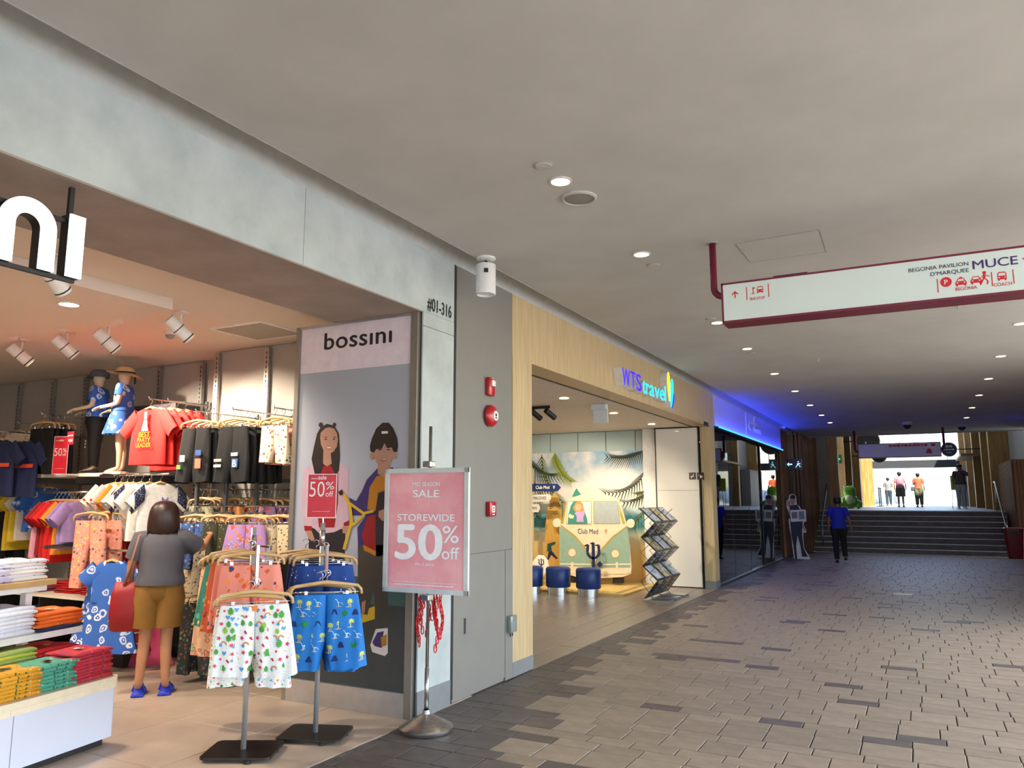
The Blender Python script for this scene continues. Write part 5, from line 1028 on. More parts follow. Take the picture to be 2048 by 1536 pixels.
def garment(kind, mat_, P_, rz, label, group, cat=None, seed=0, sc=1., name=None, **kw):
    t = thing(name or {'shorts': 'shorts', 'pants': 'trousers', 'tee': 't_shirt', 'dress': 'dress', 'skirt': 'skirt'}[kind], label, cat or {'shorts': 'shorts', 'pants': 'trousers', 'tee': 't-shirt', 'dress': 'dress', 'skirt': 'skirt'}[kind], P_, rz, group)
    if sc != 1: t.scale = (sc, sc, sc)
    key = (kind, mat_.name, seed % 4, tuple(sorted(kw.items())))
    if key not in _GM:
        if kind in ('shorts', 'skirt'): q = shorts_mb(seed=seed % 4+1, **kw)[0]
        elif kind == 'pants': q = pants_mb(seed=seed % 4+1, **kw)[0]
        elif kind == 'tee': q = tee_mb(seed=seed % 4+1, **kw)
        else: q = dress_mb(seed=seed % 4+1, **kw)
        _GM[key] = q.mesh('cloth', mat_, True)
    o = inst(_GM[key], 'cloth', t)
    hanger_parts(t, kind in ('shorts', 'pants', 'skirt'), {'shorts': kw.get('w0', .165)+.025, 'pants': kw.get('w0', .14)+.025, 'skirt': kw.get('w0', .165)+.025, 'tee': kw.get('w', .2)*.82, 'dress': .14}[kind])
    return t
ORD = ['front', 'second', 'third', 'fourth', 'fifth', 'sixth', 'seventh', 'eighth']
def C(c, name=None): return M('cloth_'+c.lstrip('#'), c, .85, noise_=(30, .08), bump=.15)
m_flor = M_print('print_floral_white', '#efeeea', ['#e2566a', '#5fa83c', '#5aa5dc', '#f0a23c', '#d8334a', '#3f8f3c', '#6fb8e6'], 34, .34, second=(1.9, .22, ['#e2566a', '#8fc06a', '#f6c4b0', '#5aa5dc']))
m_blue = M_print('print_moon_blue', '#2f63b8', ['#c9d4ea', '#b7c6e2', '#dfe4f0'], 11, .40, ring=True)
m_coral = M_print('print_coral', '#e58a78', ['#e8742c', '#f08a3c', '#d4522c', '#3c3a5a'], 22, .36)
m_rain = M_print('print_rainbow', '#e8b48c', ['#c8603c', '#e2a24c', '#7f9a5a', '#d8785a'], 24, .42, ring=True)
m_green = M_print('print_green', '#2f7f6a', ['#5fb88c', '#e8c24c', '#1f5f5a'], 20, .38)
m_lilac = M_print('print_lilac_orange', '#b48cc8', ['#f07a4c', '#f0945c', '#e8643c'], 22, .42)
m_cream = M_print('print_cream_animal', '#d9c7a2', ['#4a4a52', '#8a6a4a', '#6a5a4a', '#b8a27a'], 34, .30)
m_olive = M_print('print_olive', '#3c3a24', ['#c9c29a', '#8a8a52', '#24241a', '#5a5a32'], 40, .22)
m_bprint = M_print('print_blue_leaf', '#3f5f9a', ['#24386a', '#7f9fd0', '#c9b89a'], 34, .36)
m_orp = M_print('print_orange', '#e8882c', ['#b8541c', '#f0b45c', '#7a3c1c'], 28, .34)
m_gprint = M_print('print_grey_leaf', '#8f8a72', ['#4a4a3c', '#c9c4ac', '#5f5f4c'], 34, .36)
m_pinkf = M_print('print_pink_floral', '#e2957c', ['#f0c05c', '#d85c6c', '#5c4a6a', '#e8b09c', '#f0a08c'], 30, .34)
m_flow2 = M_print('print_cream_floral', '#e8dcc2', ['#d8643c', '#8fa84c', '#5a4a3c', '#e8a06c'], 28, .34)
m_darkf = M_print('print_dark_floral', '#2c3430', ['#8a4a32', '#4a6a7a', '#8a8a5a', '#5a3a4a'], 30, .36)
m_navyp = M_print('print_navy_specks', '#16428f', ['#e8e4d0', '#f0c84c', '#e8643c'], 26, .13)
m_bluep = M('cloth_dino_blue', '#1173c4', .7, noise_=(8, .06))
BLK = C('#0d0d10')
# ---- face-out arms and rails
def arm(x, y0, y1, z, lb):
    t = thing('clothes_rail', lb, 'clothes rail', (x, y1, z), 0, 'wall display arms')
    MB().tube([(x, y1, z), (x, y0-.02, z), (x, y0-.03, z+.02)], .007, 8).build('bar', m_chrome, t, True, world=True); MB().box(x-.02, x+.02, y1-.02, y1, z-.04, z+.04).build('bracket', m_fixt, t, world=True); return t
def rail(x0, x1, y, z, yw, lb):
    t = thing('clothes_rail', lb, 'clothes rail', ((x0+x1)/2, y, z), 0, 'clothes rails')
    MB().tube([(x0, y, z), (x1, y, z)], .011, 10).build('bar', m_chrome, t, True, world=True)
    for x in (x0+.03, x1-.03): MB().box(x-.012, x+.012, y, yw, z-.015, z+.02).build('bracket', m_fixt, t, world=True)
    return t
def row_y(kind, mat_, qx, qy, Y0, n, dy, lb, grp, z_drop=0., yw=6.12, arm_lb=None, rz=0., sc=1., **kw):
    p = at_y(qx, qy, Y0)
    for i in range(n): garment(kind, mat_ if not isinstance(mat_, list) else mat_[i % len(mat_)], (p.x+random.uniform(-.01, .01), Y0+i*dy, p.z-z_drop*i), rz+random.uniform(-.07, .07), '%s, %s on its arm' % (lb, ORD[i]), grp, seed=i+len(lb), sc=sc, **kw)
    arm(p.x, Y0, yw, p.z-.004, arm_lb or 'chrome display arm carrying the %s' % lb)
    return p
mred = C('#d8201c'); p = row_y('tee', mred, 303, 797, 5.1, 5, .10, 'red printed party t-shirt', 'red tees hung face-out', arm_lb='chrome arm above the red printed tees', w=.235, L=.56, sl=.19)
q = MB(); put_text(q, 'BEST', (0, -.052, -.39), (1, 0, 0), (0, 0, 1), .075, .01, 'CENTER'); put_text(q, 'PARTY', (0, -.055, -.44), (1, 0, 0), (0, 0, 1), .06, .01, 'CENTER'); put_text(q, 'LEADER', (0, -.058, -.49), (1, 0, 0), (0, 0, 1), .06, .01, 'CENTER')
fr_ = [o for o in bpy.data.objects if o.get('label', '').startswith('red printed party t-shirt, front')][0]
q.build('lettering', M('print_gold', '#d8a41c', .6), fr_); MB().prism([(x, -.052, z) for x, z in ((-.05, -.33), (.05, -.33), (.03, -.27), (.02, -.22), (-.02, -.22), (-.03, -.27))], (0, .002, 0)).build('figure_print', M('print_offwhite', '#e8e0d4', .6), fr_); MB().box(-.018, .018, -.052, -.050, -.21, -.14).build('price_tag', m_white, fr_)
row_y('tee', mred, 340, 800, 5.62, 3, .1, 'plain red t-shirt behind the printed ones', 'red tees hung face-out', arm_lb='chrome arm behind the red printed tees', w=.235, L=.66, sl=.19)
row_y('pants', [BLK, C('#101014')], 88, 828, 5.2, 4, .075, 'black track shorts with blue side stripe', 'black shorts on the far wall', arm_lb='chrome arm above the far black shorts', w0=.20, h=.50)
row_y('shorts', [BLK, C('#0f1014')], 396, 822, 5.05, 6, .085, 'black sweat shorts with cartoon patches', 'black shorts right of the red tees', yw=5.8, arm_lb='chrome arm above the patched black shorts', w0=.175, w1=.22, h=.50)
row_y('shorts', [C('#0f1014'), BLK], 470, 818, 5.05, 6, .085, 'black sweat shorts with letter B patch', 'black shorts right of the red tees', yw=5.8, arm_lb='chrome arm above the letter patch shorts', w0=.175, w1=.22, h=.50)
row_y('shorts', [m_flow2, m_pinkf], 553, 815, 5.15, 4, .10, 'cream floral shorts beside the poster', 'floral shorts by the poster', yw=5.8, arm_lb='chrome arm above the cream floral shorts', w0=.15, w1=.18, h=.34)
def patch(lbl, x, z, w, h, col, nm='patch', txt=None):
    o = [o for o in bpy.data.objects if o.get('label', '') == lbl][0]; MB().box(x-w/2, x+w/2, -.062, -.055, z-h/2, z+h/2).build(nm, M('patch_'+col.lstrip('#'), col, .7), o)
    if txt: q = MB(); put_text(q, txt, (x, -.064, z-h*.4), (1, 0, 0), (0, 0, 1), h*1.1, .02, 'CENTER'); q.build('lettering', m_white, o)
L1 = 'black sweat shorts with cartoon patches, front on its arm'; L2 = 'black sweat shorts with letter B patch, front on its arm'
patch(L1, .10, -.50, .07, .09, '#e8785c'); patch(L1, .10, -.40, .07, .05, '#3c5a9a'); patch(L1, -.10, -.45, .06, .06, '#e8e4da'); patch(L1, -.14, -.53, .05, .04, '#6aa84c')
patch(L2, -.12, -.47, .09, .025, '#f0c8b8'); patch(L2, -.12, -.52, .09, .025, '#f4f0ea'); patch(L2, .10, -.50, .07, .08, '#3c6a9a', txt='B'); patch(L2, .09, -.42, .08, .03, '#dfe6ea')
# far-left colour block shirts and white tees
for i, (qx, c) in enumerate(((4, '#1a2448'), (20, '#1f2950'))):
    pq = at_y(qx, 862, 4.95); g_ = garment('tee', C(c), (pq.x, 4.95+.17*i, pq.z), R(12), 'navy colour-block polo shirt at the far left, %s' % ORD[i], 'navy polo shirts', seed=i, w=.21, L=.62, sl=.2)
    MB().box(-.2, .2, -.052, -.046, -.40, -.36).build('orange_stripe', M('patch_orange', '#e8502c', .7), g_); MB().box(-.19, -.02, -.053, -.046, -.34, -.24).build('white_block', M('patch_offwhite', '#e4e0d8', .7), g_)
p = at_y(4, 862, 4.95); arm(p.x, 4.9, 6.12, p.z-.004, 'chrome arm above the navy polo shirts')
row_y('tee', C('#e2d6c6'), 40, 846, 5.55, 4, .1, 'cream long t-shirt on the far wall', 'cream tees on the far wall', arm_lb='chrome arm above the cream tees', w=.2, L=.6)
# mannequin shelf
t = thing('wall_shelf', 'pale shelf board under the two mannequins', 'shelf', (-8.1, 5.6, 1.87))
for x0, x1 in ((-8.92, -8.15), (-8.14, -7.36)): MB().box(x0, x1, 5.25, 6.1, 1.85, 1.885).build('board', M('shelf_cream', '#e4dac6', .5), t, world=True)
for x in (-8.9, -8.145, -7.38): MB().box(x-.012, x+.012, 5.3, 6.13, 1.78, 1.85).build('bracket', m_fixt, t, world=True)
t = thing('wall_shelf', 'dark steel shelf right of the mannequins', 'shelf', (-7.0, 5.6, 1.87)); MB().box(-7.35, -6.4, 5.3, 6.1, 1.85, 1.88).build('board', m_fixt, t, world=True); MB().box(-7.0, -6.98, 5.35, 6.12, 1.79, 1.85).build('bracket', m_fixt, t, world=True)
t = thing('wall_bar', 'flat steel wall bar above the red tees', 'wall bar', (-7.4, 6.0, 2.62)); MB().box(-7.95, -7.2, 5.75, 5.78, 2.6, 2.66).build('bar', m_fixt, t, world=True)
for x in (-7.93, -7.24): MB().box(x-.012, x+.012, 5.77, 6.12, 2.6, 2.66).build('bracket', m_fixt, t, world=True)
# rails along the wall, clothes seen face on
def row_x(items, Y, Z, yw, grp, rail_lb, qy=950):
    xs = []
    for i, (qx, kind, mm, lb, kw) in enumerate(items):
        p = at_y(qx, qy, Y); xs.append(p.x); garment(kind, mm, (p.x, Y, Z), R(90)+random.uniform(-.1, .1), lb, grp, seed=i, **kw)
    rail(min(xs)-.25, max(xs)+.12, Y, Z-.008, yw, rail_lb)
row_x([(14, 'pants', BLK, 'black cargo trousers at the left end of the back rail', dict(w0=.17, h=.75)), (30, 'pants', C('#1a1a1e'), 'black cargo trousers beside the yellow tee', dict(w0=.17, h=.78)), (52, 'tee', C('#d9b52c'), 'mustard yellow t-shirt, left of two on the back rail', dict(w=.21, L=.72)), (63, 'tee', C('#e2c034'), 'bright yellow t-shirt, right of two on the back rail', dict(w=.21, L=.62)), (75, 'tee', C('#d9cfc4'), 'off-white t-shirt beside the blue moon shirt', dict(w=.21, L=.6)), (92, 'tee', m_blue, 'blue moon-print shirt on the back rail', dict(w=.22, L=.5)), (100, 'tee', m_blue, 'blue moon-print shirt, last on the back rail', dict(w=.22, L=.46))], 5.55, 1.84, 6.12, 'tops on the back left rail', 'chrome rail carrying yellow and blue tops')
row_x([(112, 'tee', C('#cf8fa0'), 'dusty pink long-sleeved top on the left rail', dict(w=.21, L=.62, long_=True)), (120, 'tee', C('#8f1116'), 'dark red t-shirt beside the pink top', dict(w=.21, L=.56)), (128, 'tee', C('#b31418'), 'crimson t-shirt on the left rail', dict(w=.21, L=.6)), (136, 'tee', C('#d81c18'), 'scarlet t-shirt left of the orange one', dict(w=.21, L=.64)), (144, 'tee', C('#cc1a18'), 'red t-shirt touching the orange one', dict(w=.21, L=.6)), (150, 'tee', C('#e8952c'), 'orange t-shirt on the left rail', dict(w=.21, L=.55)), (159, 'tee', C('#9a84bc'), 'lavender t-shirt behind the front lilac one', dict(w=.21, L=.5)), (168, 'tee', C('#a88cc4'), 'lilac printed t-shirt at the front of the left rail', dict(w=.22, L=.42))], 5.2, 1.69, 6.12, 'tops on the left rail', 'chrome rail carrying red and lilac tops', 975)
fr_ = [o for o in bpy.data.objects if o.get('label', '').startswith('lilac printed t-shirt')][0]
for k in range(4): MB().box(-.05+.01*k, .06, -.047, -.040, -.28-.05*k, -.26-.05*k).build('grey_print', M('patch_mauve', '#7f6f9a', .7), fr_)
row_x([(232, 'tee', C('#efe4d6'), 'white t-shirt with red trim at the left of the middle rail', dict(w=.21, L=.6)), (243, 'tee', C('#ece2d6'), 'white t-shirt with red cuffs, second on the middle rail', dict(w=.21, L=.62)), (256, 'tee', C('#e8922a'), 'orange t-shirt between white ones on the middle rail', dict(w=.21, L=.5)), (268, 'tee', C('#efe8dc'), 'white t-shirt right of the orange one', dict(w=.21, L=.6)), (284, 'tee', C('#eae4da'), 'white t-shirt with navy frill behind the butterfly one', dict(w=.21, L=.55)), (300, 'tee', C('#f0ece4'), 'plain white t-shirt second from the front of the middle rail', dict(w=.21, L=.55)), (322, 'tee', C('#f2eee8'), 'white butterfly t-shirt with navy frilled sleeves', dict(w=.22, L=.5))], 5.15, 1.86, 6.12, 'tops on the middle rail', 'chrome rail carrying white tops', 948)
for key, y0 in (('white t-shirt with red trim', 0), ('white t-shirt with red cuffs', 0)):
    o = [o for o in bpy.data.objects if o.get('label', '').startswith(key)][0]
    for s in (-1, 1):
        a = Vector((s*.275, -.01, -.30)); MB().tube([a+Vector((-s*.065, 0, -.052)), a+Vector((s*.06, 0, .048))], .011, 6).xf(Matrix.Translation((0, -.012, 0))).build('red_cuff', M('patch_redtrim', '#d8402c', .7), o)
frl = M_print('navy_frill', '#1a2140', ['#c9ccd8', '#8f94ac'], 70, .28)
for key in ('white butterfly t-shirt', 'white t-shirt with navy frill'):
    o = [o for o in bpy.data.objects if o.get('label', '').startswith(key)][0]
    for s in (-1, 1):
        q = MB(); q.ring_loft([[(s*(.19+.10*j/4)+.0, .04*math.sin(2*PI*k/14)*(1+.25*(k % 2)), -.20-.09*j/4+.09*math.cos(2*PI*k/14)*(1+.15*(k % 2))) for k in range(14)] for j in range(5)]); q.build('frilled_sleeve', frl, o, True)
o = [o for o in bpy.data.objects if o.get('label', '').startswith('white butterfly t-shirt')][0]
for x, z, s, c in ((.03, -.26, .035, '#8f86c4'), (.08, -.30, .028, '#2a2440'), (-.02, -.31, .03, '#b0a8d4'), (.10, -.36, .02, '#2a2440')):
    q = MB()
    for sg in (-1, 1): q.prism([(x, -.048, z), (x+sg*s, -.048, z+s*.9), (x+sg*s*1.1, -.048, z+.1*s), (x+sg*s*.7, -.048, z-s*.8)], (0, .002, 0))
    q.build('butterfly_print', M('bfly_'+c.lstrip('#'), c, .7), o)
# pink floral trousers face-out, red trousers behind
row_y('pants', m_pinkf, 186, 1006, 4.7, 2, .16, 'pink floral trousers', 'pink floral trousers', rz=R(18), arm_lb='chrome arm above the pink floral trousers', w0=.165, h=.62)
row_y('pants', C('#c41c18'), 228, 1010, 5.0, 3, .10, 'red track trousers behind the pink floral pair', 'red trousers', rz=R(10), arm_lb='chrome arm above the red trousers', w0=.16, h=.8)
# right wall section: two tiers of printed shorts
for i, (qx, mm, lb) in enumerate(((404, m_gprint, 'grey leaf-print shorts on the upper tier'), (468, m_orp, 'orange print shorts on the upper tier'), (528, m_lilac, 'lilac and orange print shorts on the upper tier'))):
    row_y('shorts', mm, qx, 978, 5.38, 4, .09, lb, 'upper tier of printed shorts', yw=5.8, arm_lb='arm of the upper tier for the %s' % lb.split(' on')[0], w0=.15, w1=.2, h=.36)
for i, (qx, mm, lb, kw) in enumerate(((392, m_bprint, 'blue leaf-print shorts on the middle tier', {}), (440, m_olive, 'dark olive speckled trousers on the middle tier', dict(h=.55)), (496, m_lilac, 'lilac skirt with orange blossoms on the middle tier', dict(w0=.175, w1=.25, h=.5)), (556, m_cream, 'cream animal-print shorts on the middle tier', dict(h=.42)))):
    k2 = dict(w0=.165, w1=.205, h=.42); k2.update(kw)
    row_y('shorts', mm, qx, 1011, 5.08 if i != 2 else 4.95, 3, .08, lb, 'middle tier of printed shorts', yw=5.8, rz=R(12), arm_lb='arm of the middle tier for the %s' % lb.split(' on')[0], **k2)
for i, (qx, mm, lb) in enumerate(((398, m_darkf, 'dark floral trousers on the low tier'), (436, m_darkf, 'dark floral trousers on the low tier beside the stand'))):
    row_y('pants', mm, qx, 1172, 5.0, 5, .09, lb, 'low tier of dark trousers', yw=5.8, rz=R(10), arm_lb='low arm carrying the %s' % lb.replace(' on the low tier', ''), w0=.16, h=.60)
row_y('shorts', m_cream, 372, 1080, 5.2, 3, .1, 'cream animal-print trousers beside the woman', 'cream print trousers', yw=5.8, rz=R(15), arm_lb='arm behind the woman holding cream trousers', w0=.17, w1=.2, h=.46)
# grey steel frames of the wall system
for i, qx in enumerate((396, 454, 515)):
    p = at_y(qx, 1000, 5.25); t = thing('outrigger_stand', ['left', 'middle', 'right'][i]+' grey steel outrigger frame of the shorts display', 'rail frame', (p.x, 5.25, 1.5), 0, 'grey outrigger frames')
    MB().box(p.x-.018, p.x+.018, 5.22, 5.25, 1.45, 1.80).build('post', m_fixt, t, world=True); MB().box(p.x-.015, p.x+.015, 5.23, 5.83, 1.765, 1.80).build('top_arm', m_fixt, t, world=True); MB().box(p.x-.13, p.x+.13, 5.2, 5.23, 1.45, 1.49).build('front_bar', m_fixt, t, world=True)
# dresses by the woman
for i, (qx, qy, Y, kind, mm, lb, kw) in enumerate(((226, 1100, 4.66, 'dress', m_blue, 'blue moon-print dress hanging by the woman', dict(L=.86)), (214, 1098, 4.88, 'dress', m_blue, 'blue moon-print dress behind the first one', dict(L=.84)), (256, 1104, 5.12, 'dress', C('#a5141a'), 'dark red dress with white hem bands', dict(L=.9)), (300, 1190, 5.3, 'dress', C('#d8507c'), 'pink tiered dress behind the woman', dict(L=.62)), (285, 1185, 5.45, 'dress', C('#e07a94'), 'pale pink dress behind the woman', dict(L=.6)))):
    p = at_y(qx, qy, Y); g_ = garment(kind, mm, (p.x, Y, p.z), R(28), lb, 'dresses on the low rail', seed=i, **kw)
    if 'red dress' in lb:
        for z in (-.66, -.70, -.76, -.86): q = MB(); hw = .17*(.93+.75*(-z-.4)/.54)+.003; q.ring_loft([[(hw*math.cos(2*PI*k/28), (.035+.05*(-z-.4)/.54+.012)*math.sin(2*PI*k/28), z+dz) for k in range(28)] for dz in (-.007, .007)], True, False); q.build('white_band', m_white, g_, True)
p = at_y(226, 1100, 4.75); rail(-7.9, -5.9, 4.85, p.z-.012, 6.12, 'low chrome rail carrying the dresses')
# low wall shelves with folded stock
m_dcab = M('dark_plinth', '#2b2927', .6)
t = thing('wall_unit', 'dark low shelf unit under the left rails', 'shelf unit', (-8.2, 5.5, 0))
MB().box(-9.6, -6.9, 5.1, 6.14, 0, .12).build('plinth', m_dcab, t, world=True)
for z in (.32, .62): MB().box(-9.6, -6.95, 4.95, 6.14, z, z+.025).build('board', M('shelf_cream', '#e4dac6', .5), t, world=True)
for x in (-9.58, -8.3, -6.97): MB().box(x-.015, x+.015, 5.1, 6.14, .12, .645).build('upright_panel', m_dcab, t, world=True)
# ------------------------------------------------------------------ folded stock
_FM = {}
def folded_mesh(mat_, w, d, h, seed):
    key = (mat_.name, w, d, h, seed)
    if key not in _FM:
        rg = random.Random(seed); ph = rg.random()*6; q = MB(); N = 16; rings = []
        for j in range(9):
            x = -w/2+w*j/8; r_ = []
            for k in range(N):
                t_ = 2*PI*k/N; c = math.cos(t_); s = math.sin(t_); yy = d/2*math.copysign(abs(c)**.35, c); zz = h/2+h/2*math.copysign(abs(s)**.6, s)
                r_.append((x+.006*math.sin(k+ph), yy+.006*math.sin(j*1.3+ph), zz+(.004*math.sin(j*1.1+ph+yy*12) if s > 0 else 0)))
            rings.append(r_)
        q.ring_loft(rings, True, True); _FM[key] = q.mesh('folded_shirt', mat_, True)
    return _FM[key]
def stack(base, mats, n, w, d, h, rz, lb, grp):
    """n folded shirts, each one a thing of its own"""
    for i in range(n):
        o = inst(folded_mesh(mats[i % len(mats)], w, d, h, i % 3), 'folded_shirt', None, (base[0]+random.uniform(-.008, .008), base[1]+random.uniform(-.008, .008), base[2]+i*h*.93), rz+random.uniform(-.05, .05))
        tag(o, '%s, %s' % (lb, 'topmost of its stack' if i == n-1 else ('at the bottom of its stack' if i == 0 else '%s from the bottom' % ['', 'second', 'third', 'fourth', 'fifth', 'sixth', 'seventh', 'eighth', 'ninth', 'tenth', 'eleventh'][i])), 'folded shirt', grp)
        o_ = o
    return o_
TBL = thing('display_table', 'low white two-tier display table with cream rim holding folded shirts', 'table', (-4.87, 3.57, 0), R(9))
TM_ = Matrix.Translation((-4.87, 3.57, 0)) @ Matrix.Rotation(R(9), 4, 'Z')
m_tblw = M('table_white_daylit', '#ccd3e6', .35, noise_=(3, .02)); m_rim = M('rim_cream', '#e6dcc4', .45); m_oak2 = M_blot('shelf_oak', '#b08a56', '#cda770', scale=6, stretch=(3, .4, 1), rough=.45)  # cool daylight tint put into the white of the table
def rbox(x0, x1, y0, y1, z0, z1, r=.05):
    """box whose outer front corner (x1, y1) is rounded in plan"""
    pts = [(x0, y0), (x1, y0), (x1, y1-r)]+[(x1-r+r*math.cos(R(a_)), y1-r+r*math.sin(R(a_))) for a_ in (15, 30, 45, 60, 75)]+[(x1-r, y1), (x0, y1)]
    return MB().prism([(x, y, z0) for x, y in pts], (0, 0, z1-z0))
MB().box(-1.0, -.04, -2.5, -.05, 0, .06).build('plinth', m_black, TBL)
for y0, y1 in ((-.745, 0), (-1.7, -.75), (-2.6, -1.705)):
    rbox(-1.05, 0, y0, y1, .05, .36, .03 if y1 == 0 else .001).build('panel', m_tblw, TBL)
rbox(-1.07, .012, -2.6, .012, .362, .435, .04).build('rim', m_rim, TBL, smooth=30)
MB().box(.0125, .0165, -.78, -.28, .362, .395).build('rim_step', m_rim, TBL)
for x, y in ((-.62, -.22), (-.62, -2.2)): MB().box(x-.025, x+.025, y-.025, y+.025, .435, 1.03).build('post', m_white, TBL)
MB().box(-1.0, -.36, -2.5, .02, .695, .735).build('middle_shelf', m_white, TBL); MB().box(-.98, -.45, -2.5, -.14, 1.03, 1.065).build('top_shelf', m_oak2, TBL); MB().box(-.97, -.5, -2.45, -.17, .99, 1.03).build('under_rail', m_white, TBL)
def T(x, y, z): return tuple(TM_ @ Vector((x, y, z)))
fm = lambda nm, b, pal, s=30, th=.3: M_print('fold_'+nm, b, pal, s, th)
c_lime = C('#b9c64e'); c_sage = C('#9aa85a'); c_red = C('#c81f22'); c_mint = M_print('fold_mint', '#4fa088', ['#2c5a4c', '#e8e4d4', '#c88a3c'], 30, .22); c_gold = M_print('fold_gold', '#d89a1c', ['#3c5a2c', '#e8e0cc', '#8a4a1c'], 30, .22); c_rp = M_print('fold_redpurple', '#c02838', ['#6a3a6a', '#8a3a5a', '#d8404a'], 40, .4); c_or = C('#e8681c'); c_orw = M_print('fold_orange', '#e8681c', ['#f0e0cc', '#c02c1c'], 26, .2); c_wh = C('#e6e6ee'); c_navy = C('#1f2a4a'); c_pale = M_print('fold_pale', '#e4dce6', ['#5a8a8a', '#8a3a3a', '#4a3a2a', '#a89ac8'], 34, .3); c_pale2 = M_print('fold_lilac', '#cfc6e2', ['#e8e2ea', '#9a8ac0'], 24, .3); c_pale3 = M_print('fold_cream', '#ece6da', ['#e88a8a', '#4a4a3a', '#a83a4a'], 34, .26)
# front of the table: gold, mint, red-purple; behind: lime, red
def fold_print(o, dx, dy, col, nm='chest_print'):
    p = MB()
    for k in range(7):
        a_ = random.random()*6.28; r_ = random.random()*.035; x = dx+r_*math.cos(a_); y = dy+r_*math.sin(a_); s = random.uniform(.008, .02); p.add([(x-s, y-s, 0), (x+s, y-s*.6, 0), (x+s*.5, y+s, 0), (x-s*.8, y+s*.7, 0)], [(0, 1, 2, 3)])
    zt_ = max(v.co.z for v in o.data.vertices)+.003; p.v = [(v[0], v[1], zt_) for v in p.v]; q_ = p.build(nm, M('fprint_'+col.lstrip('#'), col, .7), o); q_['kind'] = 'stuff'
o = stack(T(-.17, -.70, .435), [c_gold], 7, .26, .30, .024, R(9), 'gold cartoon-print t-shirt folded at the table front', 'folded gold shirts'); fold_print(o, 0, 0, '#2f5a3a')
o = stack(T(-.17, -.43, .435), [c_mint], 7, .26, .30, .024, R(9), 'mint printed t-shirt folded at the table front', 'folded mint shirts'); fold_print(o, .03, 0, '#7a3a24')
o = stack(T(-.17, -.165, .435), [c_rp], 9, .27, .30, .022, R(9), 'red and purple t-shirt at the table corner', 'folded red-purple shirts'); fold_print(o, 0, 0, '#efe4dc')
stack(T(-.17, -1.05, .435), [c_gold], 6, .26, .30, .024, R(9), 'gold t-shirt folded further along the table', 'folded gold shirts')
o = stack(T(-.47, -.56, .435), [c_sage, c_lime], 9, .30, .40, .027, R(9), 'lime green t-shirt folded behind the gold ones', 'folded lime shirts'); fold_print(o, .02, .02, '#3f7f4a')
o = stack(T(-.47, -.20, .435), [c_red], 8, .28, .36, .026, R(9), 'bright red t-shirt folded behind the mint ones', 'folded red shirts'); fold_print(o, .02, .02, '#e8c8a0')
o = stack(T(-.54, -.50, .735), [c_wh], 7, .27, .38, .027, R(9), 'white t-shirt folded on the middle shelf', 'folded white shirts'); fold_print(o, .03, 0, '#3f6a4a')
o = stack(T(-.51, -.14, .735), [c_navy, c_orw, c_or, c_orw, c_or], 5, .27, .36, .026, R(9), 'orange t-shirt folded on the middle shelf end', 'folded orange shirts'); fold_print(o, .03, 0, '#f0e4d0')
stack(T(-.84, -.35, .735), [c_rp, c_pale2], 5, .26, .34, .026, R(9), 'plum top folded behind the orange shirts', 'folded plum tops')
o = stack(T(-.66, -.31, 1.065), [c_pale3, c_pale], 6, .28, .3, .024, R(9), 'white printed t-shirt at the oak shelf end', 'folded pale shirts'); fold_print(o, .0, 0, '#e8808a')
stack(T(-.66, -.58, 1.065), [c_pale2, c_wh], 6, .28, .3, .023, R(9), 'lilac and white t-shirt folded on the oak shelf', 'folded pale shirts')
stack(T(-.66, -.86, 1.065), [c_pale], 6, .28, .3, .023, R(9), 'multicoloured t-shirt folded on the oak shelf', 'folded pale shirts')
# stock on the wall unit
stack((-7.9, 5.25, .645), [C('#c01c1c'), C('#b01818')], 5, .34, .3, .025, 0, 'red jumper folded on the wall unit, left pile', 'folded red jumpers'); stack((-7.45, 5.25, .645), [C('#c01c1c')], 5, .34, .3, .025, 0, 'red jumper folded on the wall unit, right pile', 'folded red jumpers')
stack((-8.4, 5.2, .645), [C('#8a3a4a')], 4, .34, .3, .025, 0, 'maroon jumper folded on the wall unit', 'folded maroon jumpers')
stack((-7.5, 5.2, .345), [C('#8a7a9a'), C('#6a5a7a')], 4, .34, .3, .025, 0, 'mauve top folded on the lower wall shelf', 'folded mauve tops'); stack((-7.12, 5.2, .345), [BLK], 3, .28, .3, .025, 0, 'black top folded on the lower wall shelf', 'folded black tops')
